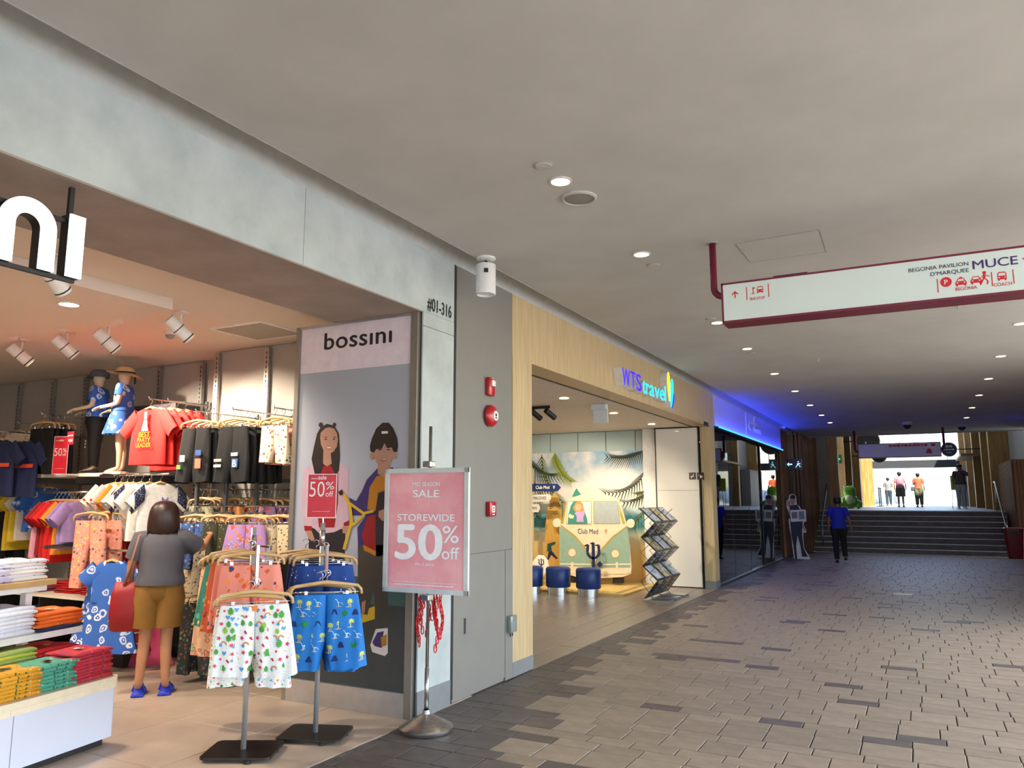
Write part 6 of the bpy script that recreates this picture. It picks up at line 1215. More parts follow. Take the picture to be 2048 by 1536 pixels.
# ------------------------------------------------------------------ red sale cards
m_salered = M('sale_red', '#cf2236', .35); m_saleglare = M_blot('sale_glare_pink', '#e08f9b', '#eeb4bc', scale=2.2, rough=.22)  # pale pink puts the washed-out glare on the poster into its colour
def sale_card(t, ctr, ex, ez, w, h, big, nm='card', rim=.004):
    ex = Vector(ex).normalized(); ez = Vector(ez).normalized(); n = ex.cross(ez); c = Vector(ctr)
    def q4(x0, x1, z0, z1, d): return [c+ex*x0+ez*z0+n*d, c+ex*x1+ez*z0+n*d, c+ex*x1+ez*z1+n*d, c+ex*x0+ez*z1+n*d]
    MB().prism(q4(-w/2, w/2, -h/2, h/2, 0), n*.003).build(nm, m_white, t); MB().prism(q4(-w/2+rim, w/2-rim, -h/2+rim, h/2-rim, .003), n*.001).build('red_print', m_salered, t)
    q = MB(); s = w
    put_text(q, '50', c+ex*(-.43*s)+ez*(-.02*h)+n*.0045, ex, ez, big*s, -.004, 'LEFT', .52*s); put_text(q, '%', c+ex*(.13*s)+ez*(-.02*h+big*s*.33)+n*.0045, ex, ez, big*s*.5, 0, 'LEFT', .28*s); put_text(q, 'off', c+ex*(.13*s)+ez*(-.02*h)+n*.0045, ex, ez, big*s*.36, 0, 'LEFT', .26*s)
    put_text(q, 'sale', c+ex*(-.14*s)+ez*(.37*h)+n*.0045, ex, ez, .2*s, .015, 'LEFT', .28*s); put_text(q, 'mid season', c+ex*(-.38*s)+ez*(.375*h)+n*.0045, ex, ez, .09*s, 0, 'LEFT', .22*s)
    q.build('lettering', m_white, t); MB().prism(q4(-.3*w, .3*w, -.36*h, -.355*h, .004), n*.0008).build('rule', m_white, t)
t = thing('sale_card', 'tall red 50% off card standing on the mannequin shelf', 'sale sign', at_y(118, 948, 5.06)); e_ = Vector((.9, .43, 0)).normalized(); sale_card(t, (0, 0, .20), e_, (0, 0, 1), .16, .40, .75)
MB().box(-.05, .05, -.01, .30, -.012, .002).build('stand', m_white, t)
t = thing('sale_tag', 'small red FREE tag clipped to the black shorts', 'sale sign', at_y(141, 876, 5.09)); q = MB(); MB().box(-.055, .055, -.002, .002, -.07, .07).build('card', m_salered, t); put_text(q, 'FREE', (0, -.003, -.04), (1, 0, 0), (0, 0, 1), .04, .015, 'CENTER', .09); dashes(q, (-.04, -.003, .02), (1, 0, 0), (0, 0, 1), (.02, .012, .02, .012), .014, .006); q.build('lettering', m_white, t); MB().tube([(-.04, .0, -.07), (-.07, .0, -.11)], .004, 6).build('clip', m_white, t)
# ------------------------------------------------------------------ garment stands in the doorway
def plate(q, w, d, r=.04):
    pts = []
    for cx, cy, a0 in ((w/2-r, d/2-r, 0), (-w/2+r, d/2-r, 90), (-w/2+r, -d/2+r, 180), (w/2-r, -d/2+r, 270)): pts += [(cx+r*math.cos(R(a0+18*k)), cy+r*math.sin(R(a0+18*k)), .018) for k in range(6)]
    return q.prism(pts, (0, 0, .014))
m_gun = M('gunmetal_plate', '#4a4643', .3, .9)
def stand(P_, rz, lb, ztop, card=None):
    t = thing('garment_stand', lb, 'garment stand', P_, rz, 'chrome garment stands')
    plate(MB(), .44, .36).build('base_plate', m_gun, t); q = MB()
    for x, y in ((.16, .12), (-.16, .12), (.16, -.12), (-.16, -.12)): MB().lathe([(.02, 0), (.02, .018)], (x, y, 0), 12).build('foot', m_black, t)
    MB().lathe([(.017, .03), (.017, ztop)], n=18).build('pole', M('pole_satin', '#b9babb', .4, .55), t, True); MB().lathe([(.021, ztop-.16), (.021, ztop-.05)], n=18).build('collar', m_chrome, t, True)
    return t
def swing_arm(t, z, ang, ln, drop):
    d = Vector((math.cos(ang), math.sin(ang), 0)); a = Vector((0, 0, z)); e = a+d*ln
    MB().tube([a, a+d*.04+Vector((0, 0, .02)), e], .007, 8).build('arm', m_chrome, t, True); MB().box(-.006, .006, -.012, .012, -drop, .015).xf(Matrix.Translation(e)).build('drop_bar', m_chrome, t); MB().tube([e+Vector((0, 0, -drop)), e+Vector((0, 0, -drop-.012))+d*.09, e+Vector((0, 0, -drop+.006))+d*.10], .006, 8).build('hook_arm', m_chrome, t, True)
SA = (-3.93, 3.81, 0); SB = (-3.77, 4.30, 0)
tA = stand(SA, 0, 'chrome garment stand with white floral shorts at the front', 1.42); tA.children[0].rotation_euler = (0, 0, R(28))
tB = stand(SB, 0, 'chrome garment stand with blue palm shorts and sale card', 1.44); tB.children[0].rotation_euler = (0, 0, R(22))
vA = math.atan2(-3.81, 3.93); swing_arm(tA, 1.30, vA+R(8), .20, .22); swing_arm(tA, 1.28, vA+R(150), .2, .10); swing_arm(tB, 1.28, vA+R(4), .22, .16); swing_arm(tB, 1.26, vA+R(165), .2, .06)
kwA = dict(w0=.19, w1=.245, h=.44, d=.04, rows=16, n=28, fold=.012)
def big_short(mat_, qx, qy, Y, rz, lb, grp, seed, kw, motifs=None):
    P_ = at_y(qx, qy, Y); g_ = garment('shorts', mat_, P_, rz, lb, grp, seed=seed, **kw)
    if motifs:
        _, ph, PR = shorts_mb(seed=seed % 4+1, **kw); motifs(g_, lambda x, v: shorts_front(PR, ph, x, v), PR)
    return g_
def motif_poly(q, S_, x, v, pts, s, PR):
    q.poly([S_(max(-PR['w1']*.98, min(PR['w1']*.98, x+px_*s)), max(0.01, min(.99, v-pz_*s/PR['h']))) for px_, pz_ in pts])
def blob(n=7, r=1.): return [(r*math.cos(2*PI*k/n), r*math.sin(2*PI*k/n)) for k in range(n)]
def mot_tropic(g_, S_, PR):
    rg = random.Random(5); cols = {'leaf': '#4f9a3c', 'leaf2': '#9ac23c', 'pink': '#d83a5a', 'sky': '#5a9fd8', 'orange': '#f0a03c', 'red': '#c8283c', 'brown': '#8a5a2c'}; Q = {k: MB() for k in cols}
    def star(r_): return [(r_*(1 if k % 2 == 0 else .45)*math.cos(PI*k/5), r_*(1 if k % 2 == 0 else .45)*math.sin(PI*k/5)) for k in range(10)]
    def mon(s): return [(0, -1.1), (.15, -.6), (.7, -.7), (.45, -.3), (.9, -.1), (.5, .05), (.85, .45), (.4, .45), (.35, .9), (0, 1), (-.35, .9), (-.4, .45), (-.85, .45), (-.5, .05), (-.9, -.1), (-.45, -.3), (-.7, -.7), (-.15, -.6)]
    for r_ in range(9):
        for c in range(9):
            x = (-.9+1.8*(c+.5*(r_ % 2)+rg.uniform(-.2, .2))/9)*(PR['w0']+(PR['w1']-PR['w0'])*r_/9); v = .06+.9*(r_+rg.uniform(-.25, .25))/9
            if abs(x) < .012: continue
            k = rg.choice(['leaf', 'leaf2', 'pink', 'sky', 'rain', 'red', 'heart', 'leaf', 'pink', 'pink'])
            if k in ('leaf', 'leaf2'): motif_poly(Q[k], S_, x, v, mon(1), rg.uniform(.016, .024), PR)
            elif k == 'pink': motif_poly(Q[k], S_, x, v, star(1), rg.uniform(.010, .016), PR)
            elif k in ('sky', 'heart'): motif_poly(Q['sky'], S_, x, v, [(0, -1), (.9, .1), (.8, .7), (.4, .8), (0, .4), (-.4, .8), (-.8, .7), (-.9, .1)], .014, PR)
            elif k == 'red': motif_poly(Q['red'], S_, x, v, [(-.9, .3), (0, .8), (.7, -.7), (.2, -.9)], .013, PR)
            else:
                for a, cc in ((1.0, 'orange'), (.72, 'brown')):
                    for j in range(6):
                        t0 = PI*j/6; t1 = PI*(j+1)/6; motif_poly(Q[cc], S_, x, v, [(a*math.cos(t0), a*math.sin(t0)), (a*math.cos(t1), a*math.sin(t1)), (a*.8*math.cos(t1), a*.8*math.sin(t1)), (a*.8*math.cos(t0), a*.8*math.sin(t0))], .02, PR)
                motif_poly(Q['sky'], S_, x-.016, v+.012, blob(7), .010, PR)
    for k, q in Q.items():
        if q.v: q.build(k+'_print', M('mot_'+k, cols[k], .8), g_, fix=False)['kind'] = 'stuff'
    q = MB(); q.poly([S_(x, v) for x, v in ((-.014, .0101), (.014, .0101), (.014, .085), (-.014, .085))]); q.v = [(v[0], v[1]-.004, v[2]) for v in q.v]; q.build('orange_tab', M('tab_orange', '#ee7f1c', .6), g_)
def mot_palms(g_, S_, PR):
    rg = random.Random(9); cols = {'palm': '#d4dc52', 'trunk': '#e4e09a', 'volcano': '#10255e', 'bone': '#cfe8f4', 'isle': '#c9b98a', 'jungle': '#12803f'}; Q = {k: MB() for k in cols}
    kinds = ['palm', 'volcano', 'dino', 'palm', 'jungle', 'dino', 'palm', 'volcano', 'palm', 'dino']
    i = 0
    for r_ in range(6):
        for c in range(6):
            x = (-.86+1.72*(c+.5*(r_ % 2))/5.5)*(PR['w0']+(PR['w1']-PR['w0'])*r_/6)+rg.uniform(-.008, .008); v = .10+.88*(r_+rg.uniform(-.15, .15))/6; i += 1
            if abs(x) < .02 or v > .95: continue
            k = kinds[(i*3+r_) % len(kinds)]
            if k == 'palm':
                for sgn, dx in ((1, 0), (-1, .012)):
                    motif_poly(Q['trunk'], S_, x+dx, v, [(-.12, -1.6), (.12, -1.6), (.1+sgn*.2, .2), (-.06+sgn*.2, .2)], .017, PR)
                    for a in (10, 50, 95, 135, 170, 215, -30): motif_poly(Q['palm'], S_, x+dx+sgn*.004, v-.008, [(0, .0), (.6*math.cos(R(a-14)), .6*math.sin(R(a-14))), (1.15*math.cos(R(a)), 1.15*math.sin(R(a))-.2), (.6*math.cos(R(a+14)), .6*math.sin(R(a+14)))], .018, PR)
                motif_poly(Q['isle'], S_, x, v+.07, [(-1.4, 0), (0, .3), (1.4, 0), (0, -.25)], .016, PR)
            elif k == 'volcano': motif_poly(Q['volcano'], S_, x, v, [(-1, -.8), (1, -.8), (.4, .8), (.1, .6), (-.1, .9), (-.4, .7)], .022, PR)
            elif k == 'jungle': motif_poly(Q['jungle'], S_, x, v, [(-1, -.3), (-.3, -.9), (.5, -.6), (1, .1), (.4, .9), (-.2, .5), (-.7, .8)], .024, PR)
            else:
                s_ = rg.choice((-1, 1))
                for pts in ([(-.9, -.1), (-.2, .25), (.3, .1), (.3, -.05), (-.2, .05), (-.9, -.2)], [(.25, .1), (.55, .7), (.8, 1.0), (.85, .9), (.62, .6), (.38, 0)], [(.75, 1.0), (1.15, 1.0), (1.15, .85), (.8, .85)], [(-.2, .1), (-.05, .1), (-.1, -.9), (-.25, -.9)], [(.1, .05), (.22, .05), (.25, -.9), (.1, -.9)], [(-.85, -.15), (-1.3, -.6), (-1.22, -.62), (-.75, -.2)]): motif_poly(Q['bone'], S_, x, v, [(a*s_, b) for a, b in pts], .022, PR)
                motif_poly(Q['isle'], S_, x, v+.05, [(-1.2, 0), (0, .25), (1.2, 0), (0, -.2)], .017, PR)
    for k, q in Q.items():
        if q.v: q.build(k+'_print', M('mot2_'+k, cols[k], .8), g_, fix=False)['kind'] = 'stuff'
GA = 'shorts on the white floral stand'; GB = 'shorts on the blue palm stand'
big_short(m_flor if False else M_print('cloth_floral_white', '#ecebe8', ['#f2c4c4', '#cfe4b8', '#c4dcf0', '#f4dcae', '#e89aa4'], 75, .24), 513, 1152, 3.46, R(44), 'white tropical-print shorts, front of the left stand', GA, 0, dict(kwA, h=.40), mot_tropic)
big_short(m_flor, 503, 1160, 3.55, R(40), 'white tropical-print shorts behind the front pair', GA, 1, dict(kwA, h=.455))
for i, (qx, qy, Y, mm, rz, hh, lb) in enumerate(((505, 1078, 3.74, m_coral, 42, .4, 'coral print shorts, front of three on the left stand'), (492, 1076, 3.84, m_coral, 38, .42, 'coral print shorts, middle of three on the left stand'), (480, 1074, 3.92, M_print('print_rust', '#c8562c', ['#e8843c', '#8a341c'], 24, .3), 36, .46, 'rust print shorts behind the coral ones'), (466, 1082, 4.05, m_green, 30, .42, 'green print shorts at the back of the left stand'), (455, 1088, 4.12, m_rain, 26, .62, 'rainbow print trousers at the back of the left stand'), (462, 1086, 4.2, m_olive, 26, .62, 'dark trousers hidden behind the rainbow pair'))):
    big_short(mm, qx, qy, Y, R(rz), lb, GA, i, dict(kwA, h=hh, w0=.18, w1=.23))
big_short(m_bluep, 655, 1137, 4.02, R(40), 'blue shorts with palms and dinosaurs, front of the right stand', GB, 2, dict(kwA, w0=.20, w1=.27, h=.46), mot_palms)
for i, (qx, qy, Y, mm, rz, hh, lb) in enumerate(((646, 1140, 4.1, m_bluep, 36, .47, 'blue shorts just behind the front palm pair'), (640, 1142, 4.17, M('cloth_dino_blue2', '#0d5aa0', .7), 34, .48, 'darker blue shorts third on the right stand'), (652, 1083, 4.26, m_navyp, 38, .4, 'royal blue speckled shorts on the upper arm'), (643, 1080, 4.34, m_navyp, 36, .42, 'royal blue speckled shorts, second on the upper arm'), (633, 1078, 4.42, C('#1c2a5c'), 34, .46, 'navy shorts behind the speckled ones'), (612, 1076, 4.5, BLK, 22, .55, 'black shorts at the back of the right stand'))):
    big_short(mm, qx, qy, Y, R(rz), lb, GB, i, dict(kwA, h=hh, w0=.19, w1=.24))
t = thing('sale_card', 'red 50% off card on top of the blue shorts stand', 'sale sign', (SB[0], SB[1], 1.44)); ex_ = Vector((.93, .36, 0)).normalized(); sale_card(t, (0, -.02, .19), ex_, (0, 0, 1), .215, .31, .72, rim=.005)
MB().prism([Vector((0, -.02, .045))+ex_*a+Vector((0, 0, b)) for a, b in ((-.108, -.012), (.108, -.012), (.108, .012), (-.108, .012))], (0, .02, 0)).build('holder', m_alu, t); MB().lathe([(.006, -.02), (.006, .04)], n=10).build('stem', m_chrome, t)
# ------------------------------------------------------------------ framed sale poster on a pole
PS = Vector((-3.18, 4.77, 0)); t = thing('sale_poster_stand', 'steel pole stand with framed storewide 50% off poster, its glare painted in pink', 'poster stand', PS)
MB().lathe([(.001, 0), (.185, 0), (.19, .006), (.19, .03), (.18, .04), (.06, .10), (.03, .115), (.022, .14)], n=40, cap=False).build('base', m_steel, t, smooth=40); MB().lathe([(.016, .12), (.016, .42)], n=16).build('sleeve', m_steel, t, True); MB().lathe([(.012, .4), (.012, 2.14)], n=16).build('pole', m_steel, t, True)
fx = Vector((1, .04, 0)).normalized(); cz = 1.385; FY2 = -.045
def F4(x0, x1, z0, z1, d): return [Vector((0, FY2, cz))+fx*x0+Vector((0, -d, z0)), Vector((0, FY2, cz))+fx*x1+Vector((0, -d, z0)), Vector((0, FY2, cz))+fx*x1+Vector((0, -d, z1)), Vector((0, FY2, cz))+fx*x0+Vector((0, -d, z1))]
wv, hv = .355, .445
MB().prism(F4(-wv, wv, -hv, hv, 0), (0, .012, 0)).build('back_board', m_alu, t); MB().prism(F4(-wv+.03, wv-.03, -hv+.03, hv-.03, .003), (0, .002, 0)).build('poster', m_saleglare, t)
for a in ((-wv, wv, hv-.034, hv), (-wv, wv, -hv, -hv+.034), (-wv, -wv+.034, -hv, hv), (wv-.034, wv, -hv, hv)): MB().prism(F4(a[0], a[1], a[2], a[3], .012), (0, .012, 0)).build('frame_bar', M('snap_frame', '#d5e0e2', .3, .3), t)
for zz in (hv+.03, -hv-.03): MB().box(-.035, .035, -.05, .02, cz+zz-.022, cz+zz+.022, .006).build('clamp', m_steel, t)
def PT(s_, x, z, size, bold, al, width, nm='lettering'): q = MB(); put_text(q, s_, Vector((0, FY2-.0045, cz))+fx*x+Vector((0, 0, z)), fx, (0, 0, 1), size, bold, al, width); q.build(nm, M('poster_letter', '#eef2f8', .35), t)
PT('MID SEASON', 0, .315, .042, .01, 'CENTER', .23); PT('SALE', 0, .235, .075, .02, 'CENTER', .22); PT('STOREWIDE', 0, .065, .07, .016, 'CENTER', .48); PT('50', -.25, -.205, .35, .03, 'LEFT', .385); PT('%', .145, -.085, .17, .01, 'LEFT', .13); PT('off', .14, -.20, .12, .012, 'LEFT', .14); PT('Min. 2 pieces', 0, -.25, .026, .008, 'CENTER', .16)
MB().prism(F4(-.27, .27, -.372, -.370, .0045), (0, .001, 0)).build('rule', MATS['poster_letter'], t); q = MB(); dashes(q, Vector((0, FY2-.0045, cz-.393))-fx*.26, fx, (0, 0, 1), [.012+.012*((k*7) % 5)/4 for k in range(22)], .007, .005); q.build('fine_print', MATS['poster_letter'], t)['kind'] = 'stuff'
# red plastic chain draped on the pole
ch = thing('plastic_chain', 'bundle of red plastic chain hanging behind the sale poster', 'chain', (PS.x, PS.y+.05, .93)); lk = []
for k in range(14):
    a_ = 2*PI*k/14; lk.append((.010*math.cos(a_), 0, .020*math.sin(a_)+(.008 if math.sin(a_) > 0 else -.008)))
lm = MB().tube(lk+[lk[0]], .0042, 6, False).mesh('link', M('chain_red', '#d0161c', .4), True)
for s_, (dx, n_) in enumerate(((-.10, 12), (-.075, 9), (.045, 13), (.02, 8), (.07, 10), (-.05, 11), (-.02, 6))):
    for k in range(n_):
        inst(lm, 'link', ch, (dx+.012*math.sin(k*.7+s_), .01*s_-.02, -.02-k*.030), R(90*(k % 2)+20*s_))
MB().tube([(-.11, 0, .0), (0, .0, .012), (.09, 0, .0)], .006, 6).build('hanger_loop', MATS['chain_red'], ch, True)
# ================================================================== PEOPLE AND MANNEQUINS
def oval(c, rx, ry, n=18, yaw=0., e=1., tilt=0.):
    out = []
    for k in range(n):
        a_ = 2*PI*k/n; x = rx*math.copysign(abs(math.cos(a_))**e, math.cos(a_)); y = ry*math.copysign(abs(math.sin(a_))**e, math.sin(a_))
        out.append((c[0]+x*math.cos(yaw)-y*math.sin(yaw), c[1]+x*math.sin(yaw)+y*math.cos(yaw), c[2]+tilt*y))
    return out
def V3(*a): return Vector(a)
def fingers(J, E, side, wr, dirv, up, s, curl=.5):
    """palm with four fingers and a thumb, rooted at the wrist"""
    d = Vector(dirv).normalized(); u = Vector(up).normalized(); w = d.cross(u).normalized(); wr = Vector(wr)
    J[side+'palm'] = (wr+d*.055*s, (.032*s, .016*s)); E.append((side+'wrist', side+'palm'))
    for k in range(4):
        o = (k-1.5)*.019*s; ln = (.062, .074, .070, .054)[k]*s; b = wr+d*.085*s+w*o; m1 = b+(d*(1-curl*.4)-u*curl*.5).normalized()*ln*.55; m2 = m1+(d*(1-curl)-u*curl).normalized()*ln*.5
        J['%sf%da' % (side, k)] = (b, .0095*s); J['%sf%db' % (side, k)] = (m1, .0085*s); J['%sf%dc' % (side, k)] = (m2, .007*s)
        E += [(side+'palm', '%sf%da' % (side, k)), ('%sf%da' % (side, k), '%sf%db' % (side, k)), ('%sf%db' % (side, k), '%sf%dc' % (side, k))]
    ts = -1 if side == 'L' else 1
    J[side+'t1'] = (wr+d*.045*s-w*.042*s, .011*s); J[side+'t2'] = (wr+d*.085*s-w*.052*s-u*.012*s, .009*s); E += [(side+'palm', side+'t1'), (side+'t1', side+'t2')]
def person(t, s, P_):
    """clothed figure in local axes (x right, y ahead, z up); s scales a 1.70 m build; P_ holds pose and clothes"""
    z = lambda v: v*s
    child = P_.get('child', 0); hs = P_.get('head', 1.)
    pel = V3(0, 0, z(.90)); ch = V3(0, z(P_.get('lean', .0)), z(1.28)); nk = V3(0, z(P_.get('lean', 0.)+.005), z(1.45)); hd = V3(P_.get('hx', 0)*s, z(P_.get('lean', 0)+.02), z(1.57))
    J = {'pel': (pel, (z(.13), z(.10))), 'wai': (V3(0, z(.005), z(1.06)), (z(.115), z(.09))), 'che': (ch, (z(.135), z(.10))), 'neck': (nk, z(.05)), 'head': (hd, (z(.080*hs), z(.094*hs))), 'crown': (hd+V3(0, z(-.01), z(.07*hs)), (z(.068*hs), z(.078*hs)))}
    E = [('pel', 'wai'), ('wai', 'che'), ('che', 'neck'), ('neck', 'head'), ('head', 'crown')]
    legs = {}
    for sd, sx in (('L', -1), ('R', 1)):
        kn, an = P_.get('leg'+sd, ((.0, 0.), (.0, -.02)))
        hip = V3(sx*z(.085), 0, z(.86)); knee = V3(sx*z(.095+kn[0]), z(kn[1]), z(.48+(kn[2] if len(kn) > 2 else 0))); ank = V3(sx*z(.10+an[0]), z(an[1]), z(.085+(an[2] if len(an) > 2 else 0))); toe = ank+V3(sx*z(.02), z(.15), z(-.055+(an[3] if len(an) > 3 else 0)))
        legs[sd] = (hip, knee, ank, toe)
        J[sd+'hip'] = (hip, z(.085)); J[sd+'knee'] = (knee, z(.055)); J[sd+'calf'] = (knee.lerp(ank, .35)+V3(0, z(-.015), 0), z(.052)); J[sd+'ank'] = (ank, z(.036)); J[sd+'toe'] = (toe, (z(.035), z(.022)))
        E += [('pel', sd+'hip'), (sd+'hip', sd+'knee'), (sd+'knee', sd+'calf'), (sd+'calf', sd+'ank'), (sd+'ank', sd+'toe')]
    arms = {}
    for sd, sx in (('L', -1), ('R', 1)):
        el, wr = P_.get('arm'+sd, ((.24, .0, 1.12), (.25, .06, .88)))
        sh = V3(sx*z(P_.get('shw', .165)), ch.y, z(1.385)); elb = V3(sx*z(el[0]), z(el[1]), z(el[2])); wri = V3(sx*z(wr[0]), z(wr[1]), z(wr[2])); arms[sd] = (sh, elb, wri)
        J[sd+'sho'] = (sh, z(.058)); J[sd+'elb'] = (elb, z(.040)); J[sd+'wrist'] = (wri, z(.027)); E += [('che', sd+'sho'), (sd+'sho', sd+'elb'), (sd+'elb', sd+'wrist')]
        fingers(J, E, sd, wri, (wri-elb), (V3(sx, 0, 0) if abs((wri-elb).normalized().z) > .6 else V3(0, 0, 1)), s*P_.get('hands', 1.), .5)
    skin_mesh('body', J, E, P_['skin'], t, 'pel', 2)
    # clothing, each piece a continuous shell round the body
    b = P_.get('bulk', 1.)
    if P_.get('top'):
        zb = P_.get('hem', .92); rings = [oval(V3(0, 0, z(zb)), z(.188*b), z(.142*b)), oval(V3(0, 0, z(zb+.06)), z(.182*b), z(.138*b)), oval(V3(0, z(.003), z(1.08)), z(.163*b), z(.124*b)), oval(ch+V3(0, 0, z(-.06)), z(.168*b), z(.125*b)), oval(ch+V3(0, 0, z(.04)), z(.178*b), z(.118*b)), oval(ch+V3(0, 0, z(.105)), z(.172*b), z(.095*b)), oval(ch+V3(0, 0, z(.145)), z(.115*b), z(.075)), oval(nk+V3(0, 0, z(-.01)), z(.066), z(.062))]
        q = MB().ring_loft(rings, True, False)
        for sd in 'LR':
            sh, el, wr = arms[sd]; fr = P_.get('sleeve', .62); e1 = sh.lerp(el, min(1, fr)); pts = [sh+V3((.045 if sd == 'L' else -.045)*s, 0, z(.0)), sh, sh.lerp(e1, .5), e1]; rr = [z(.07), z(.074*b), z(.070*b), z(.066*b)]
            if fr > 1: pts += [el.lerp(wr, .5), el.lerp(wr, fr-1)]; rr += [z(.056), z(.046)]
            q.tube(pts, rr, 14, False)
        q.build(P_.get('topname', 'shirt'), P_['top'], t, True)
    if P_.get('bottom'):
        ln = P_.get('blen', 1.); wd = P_.get('bw', 1.); q = MB()
        for sd, sx in (('L', -1), ('R', 1)):
            hip, knee, ank, toe = legs[sd]
            pts = [V3(sx*z(.06), 0, z(1.0)), V3(sx*z(.075), 0, z(.93)), hip+V3(sx*z(.012), 0, z(-.02)), hip.lerp(knee, .5), knee]; rr = [z(.105*b), z(.113*b), z(.112*b), z(.088*wd), z(.074*wd)]
            if ln > 1: e2 = knee.lerp(ank, ln-1); pts += [knee.lerp(e2, .5), e2]; rr += [z(.066*wd), z(.058*wd)]
            else: pts = pts[:3]+[hip.lerp(knee, .45), hip.lerp(knee, ln)]; rr = rr[:3]+[z(.098*wd), z(.098*wd)]
            q.tube(pts, rr, 16, False)
        q.ring_loft([oval(V3(0, 0, z(.80)), z(.05), z(.08)), oval(V3(0, 0, z(.86)), z(.15*b), z(.115*b)), oval(V3(0, 0, z(.93)), z(.165*b), z(.122*b)), oval(V3(0, 0, z(1.02)), z(.148*b), z(.112*b))], True, False)
        q.build(P_.get('botname', 'trousers'), P_['bottom'], t, True)
    if P_.get('hair'):
        h = hd; lg = P_.get('hairlen', .02); rings = []
        for a_, rx, ry, yo in ((1.0, .02, .02, -.005), (.9, .055, .06, -.008), (.7, .078, .088, -.012), (.35, .088, .098, -.016), (-.05, .090, .088, -.03), (-.35, .086, .074, -.04), (-.75, .078, .060, -.046), (-1.1, .066, .048, -.05)): rings.append(oval(h+V3(0, z(yo), z(.07*hs+.085*hs*a_-.02)), z(rx*hs*1.05), z(ry*hs*1.05), 20))
        k = 0
        while lg > 0: k += 1; zz = .07*hs+.085*hs*-1.1-.02-.05*k; rings.append(oval(h+V3(0, z(-.035), z(zz)), z((.085+.006*k)*hs*1.05), z(.075*hs), 20)); lg -= .05
        q = MB().ring_loft(rings, True, True); q.v = [(v[0]+.003*math.sin(v[2]*170+i), v[1]+.003*math.cos(i*1.7), v[2]) for i, v in enumerate(q.v)]; q.build('hair', P_['hair'], t, True)
    if P_.get('face', 1):
        q = MB()
        for sx in (-1, 1): MB().ell((hd.x+sx*z(.028*hs), hd.y+z(.080*hs), hd.z+z(.012)), z(.011), z(.006), z(.006), 10, 6).build('eye', M('eye_dark', '#221c1a', .3), t, True); MB().ell((hd.x+sx*z(.076*hs), hd.y, hd.z), z(.010), z(.018), z(.03), 10, 8).build('ear', P_['skin'], t, True)
        MB().ring_loft([oval(hd+V3(0, z(.085*hs), z(.015)), z(.008), z(.008), 8), oval(hd+V3(0, z(.097*hs), z(-.015)), z(.013), z(.014), 8), oval(hd+V3(0, z(.085*hs), z(-.024)), z(.010), z(.008), 8)]).build('nose', P_['skin'], t, True)
        MB().ell((hd.x, hd.y+z(.078*hs), hd.z-z(.045*hs)), z(.022), z(.008), z(.006), 10, 6).build('mouth', M('lip', '#9a5a52', .5), t, True)
    if P_.get('shoe'):
        for sd in 'LR':
            hip, knee, ank, toe = legs[sd]; d_ = (toe-ank); d_.z = 0; d_.normalize(); w_ = V3(d_.y, -d_.x, 0); base = V3(ank.x, ank.y, ank.z-z(.085)); lift = toe.z-(ank.z-z(.055)); rs = []; so = []
            for f_, wd_, hh in ((-.075, .02, .05), (-.06, .036, .075), (0, .040, .085), (.06, .046, .06), (.13, .046, .04), (.18, .036, .032), (.20, .012, .024)):
                c = base+d_*z(f_)+V3(0, 0, lift*max(0, f_)/.2); rs.append([c+w_*z(wd_*math.cos(a_))+V3(0, 0, z(.012)+z(hh)*max(0, math.sin(a_))**.8) for a_ in [PI*k/8 for k in range(9)]]+[c+w_*z(-wd_*.7)+V3(0, 0, z(.010)), c+w_*z(wd_*.7)+V3(0, 0, z(.010))])
                so.append([c+w_*z(wd_*1.08)+V3(0, 0, z(.018)), c-w_*z(wd_*1.08)+V3(0, 0, z(.018)), c-w_*z(wd_*1.05), c+w_*z(wd_*1.05)])
            sh_ = MB().ring_loft(rs, True, True).build('shoe', P_['shoe'], t, True); MB().ring_loft(so, True, True).build('sole', P_.get('sole', m_white), sh_)
    return dict(head=hd, legs=legs, arms=arms, ch=ch)
m_skin = M('skin_warm', '#b98462', .5, noise_=(12, .05)); m_skin2 = M('skin_tan', '#8a5f48', .5); m_hair = M_blot('hair_dark_brown', '#1c100c', '#3a2019', scale=30, stretch=(6, 6, .5), rough=.4); m_hairb = M('hair_black', '#14110f', .5)
# ---- the woman browsing the rail
wp = at_z(305, 1388); wom = thing('person', 'woman in grey t-shirt and tan shorts reaching for a hanger, seen from behind', 'person', (wp.x, wp.y, 0), R(46))
res = person(wom, .925, dict(skin=m_skin, top=M('tee_charcoal', '#4f4e55', .85, noise_=(9, .06), bump=.2), sleeve=.78, hem=.965, bulk=1.16, bottom=M('shorts_ochre', '#855e22', .8, noise_=(9, .08), bump=.2), botname='shorts', blen=.72, bw=1.25, hair=None, head=1.15,
    legL=((.0, .0), (.02, -.03)), legR=((-.01, .0), (.0, -.03)), armL=((.25, .0, 1.14), (.26, .10, .92)), armR=((.34, .10, 1.27), (.395, .30, 1.385)), shw=.175))
hd = res['head']; q = MB().ring_loft([[(hd.x+(rx*math.cos(2*PI*k/40))*(1+.018*math.sin(k*3.1)), hd.y-.008+(ry*math.sin(2*PI*k/40))*(1+.018*math.cos(k*2.7)), hd.z+dz+.006*math.sin(k*1.9)*(dz < -.1)) for k in range(40)] for dz, rx, ry in ((.142, .012, .012), (.138, .045, .048), (.122, .078, .082), (.09, .103, .105), (.05, .117, .117), (0, .125, .12), (-.05, .129, .116), (-.10, .129, .106), (-.135, .122, .092), (-.15, .108, .078))]); q.build('hair', m_hair, wom, True)
m_clog = M('clog_blue', '#2f3fc0', .5)
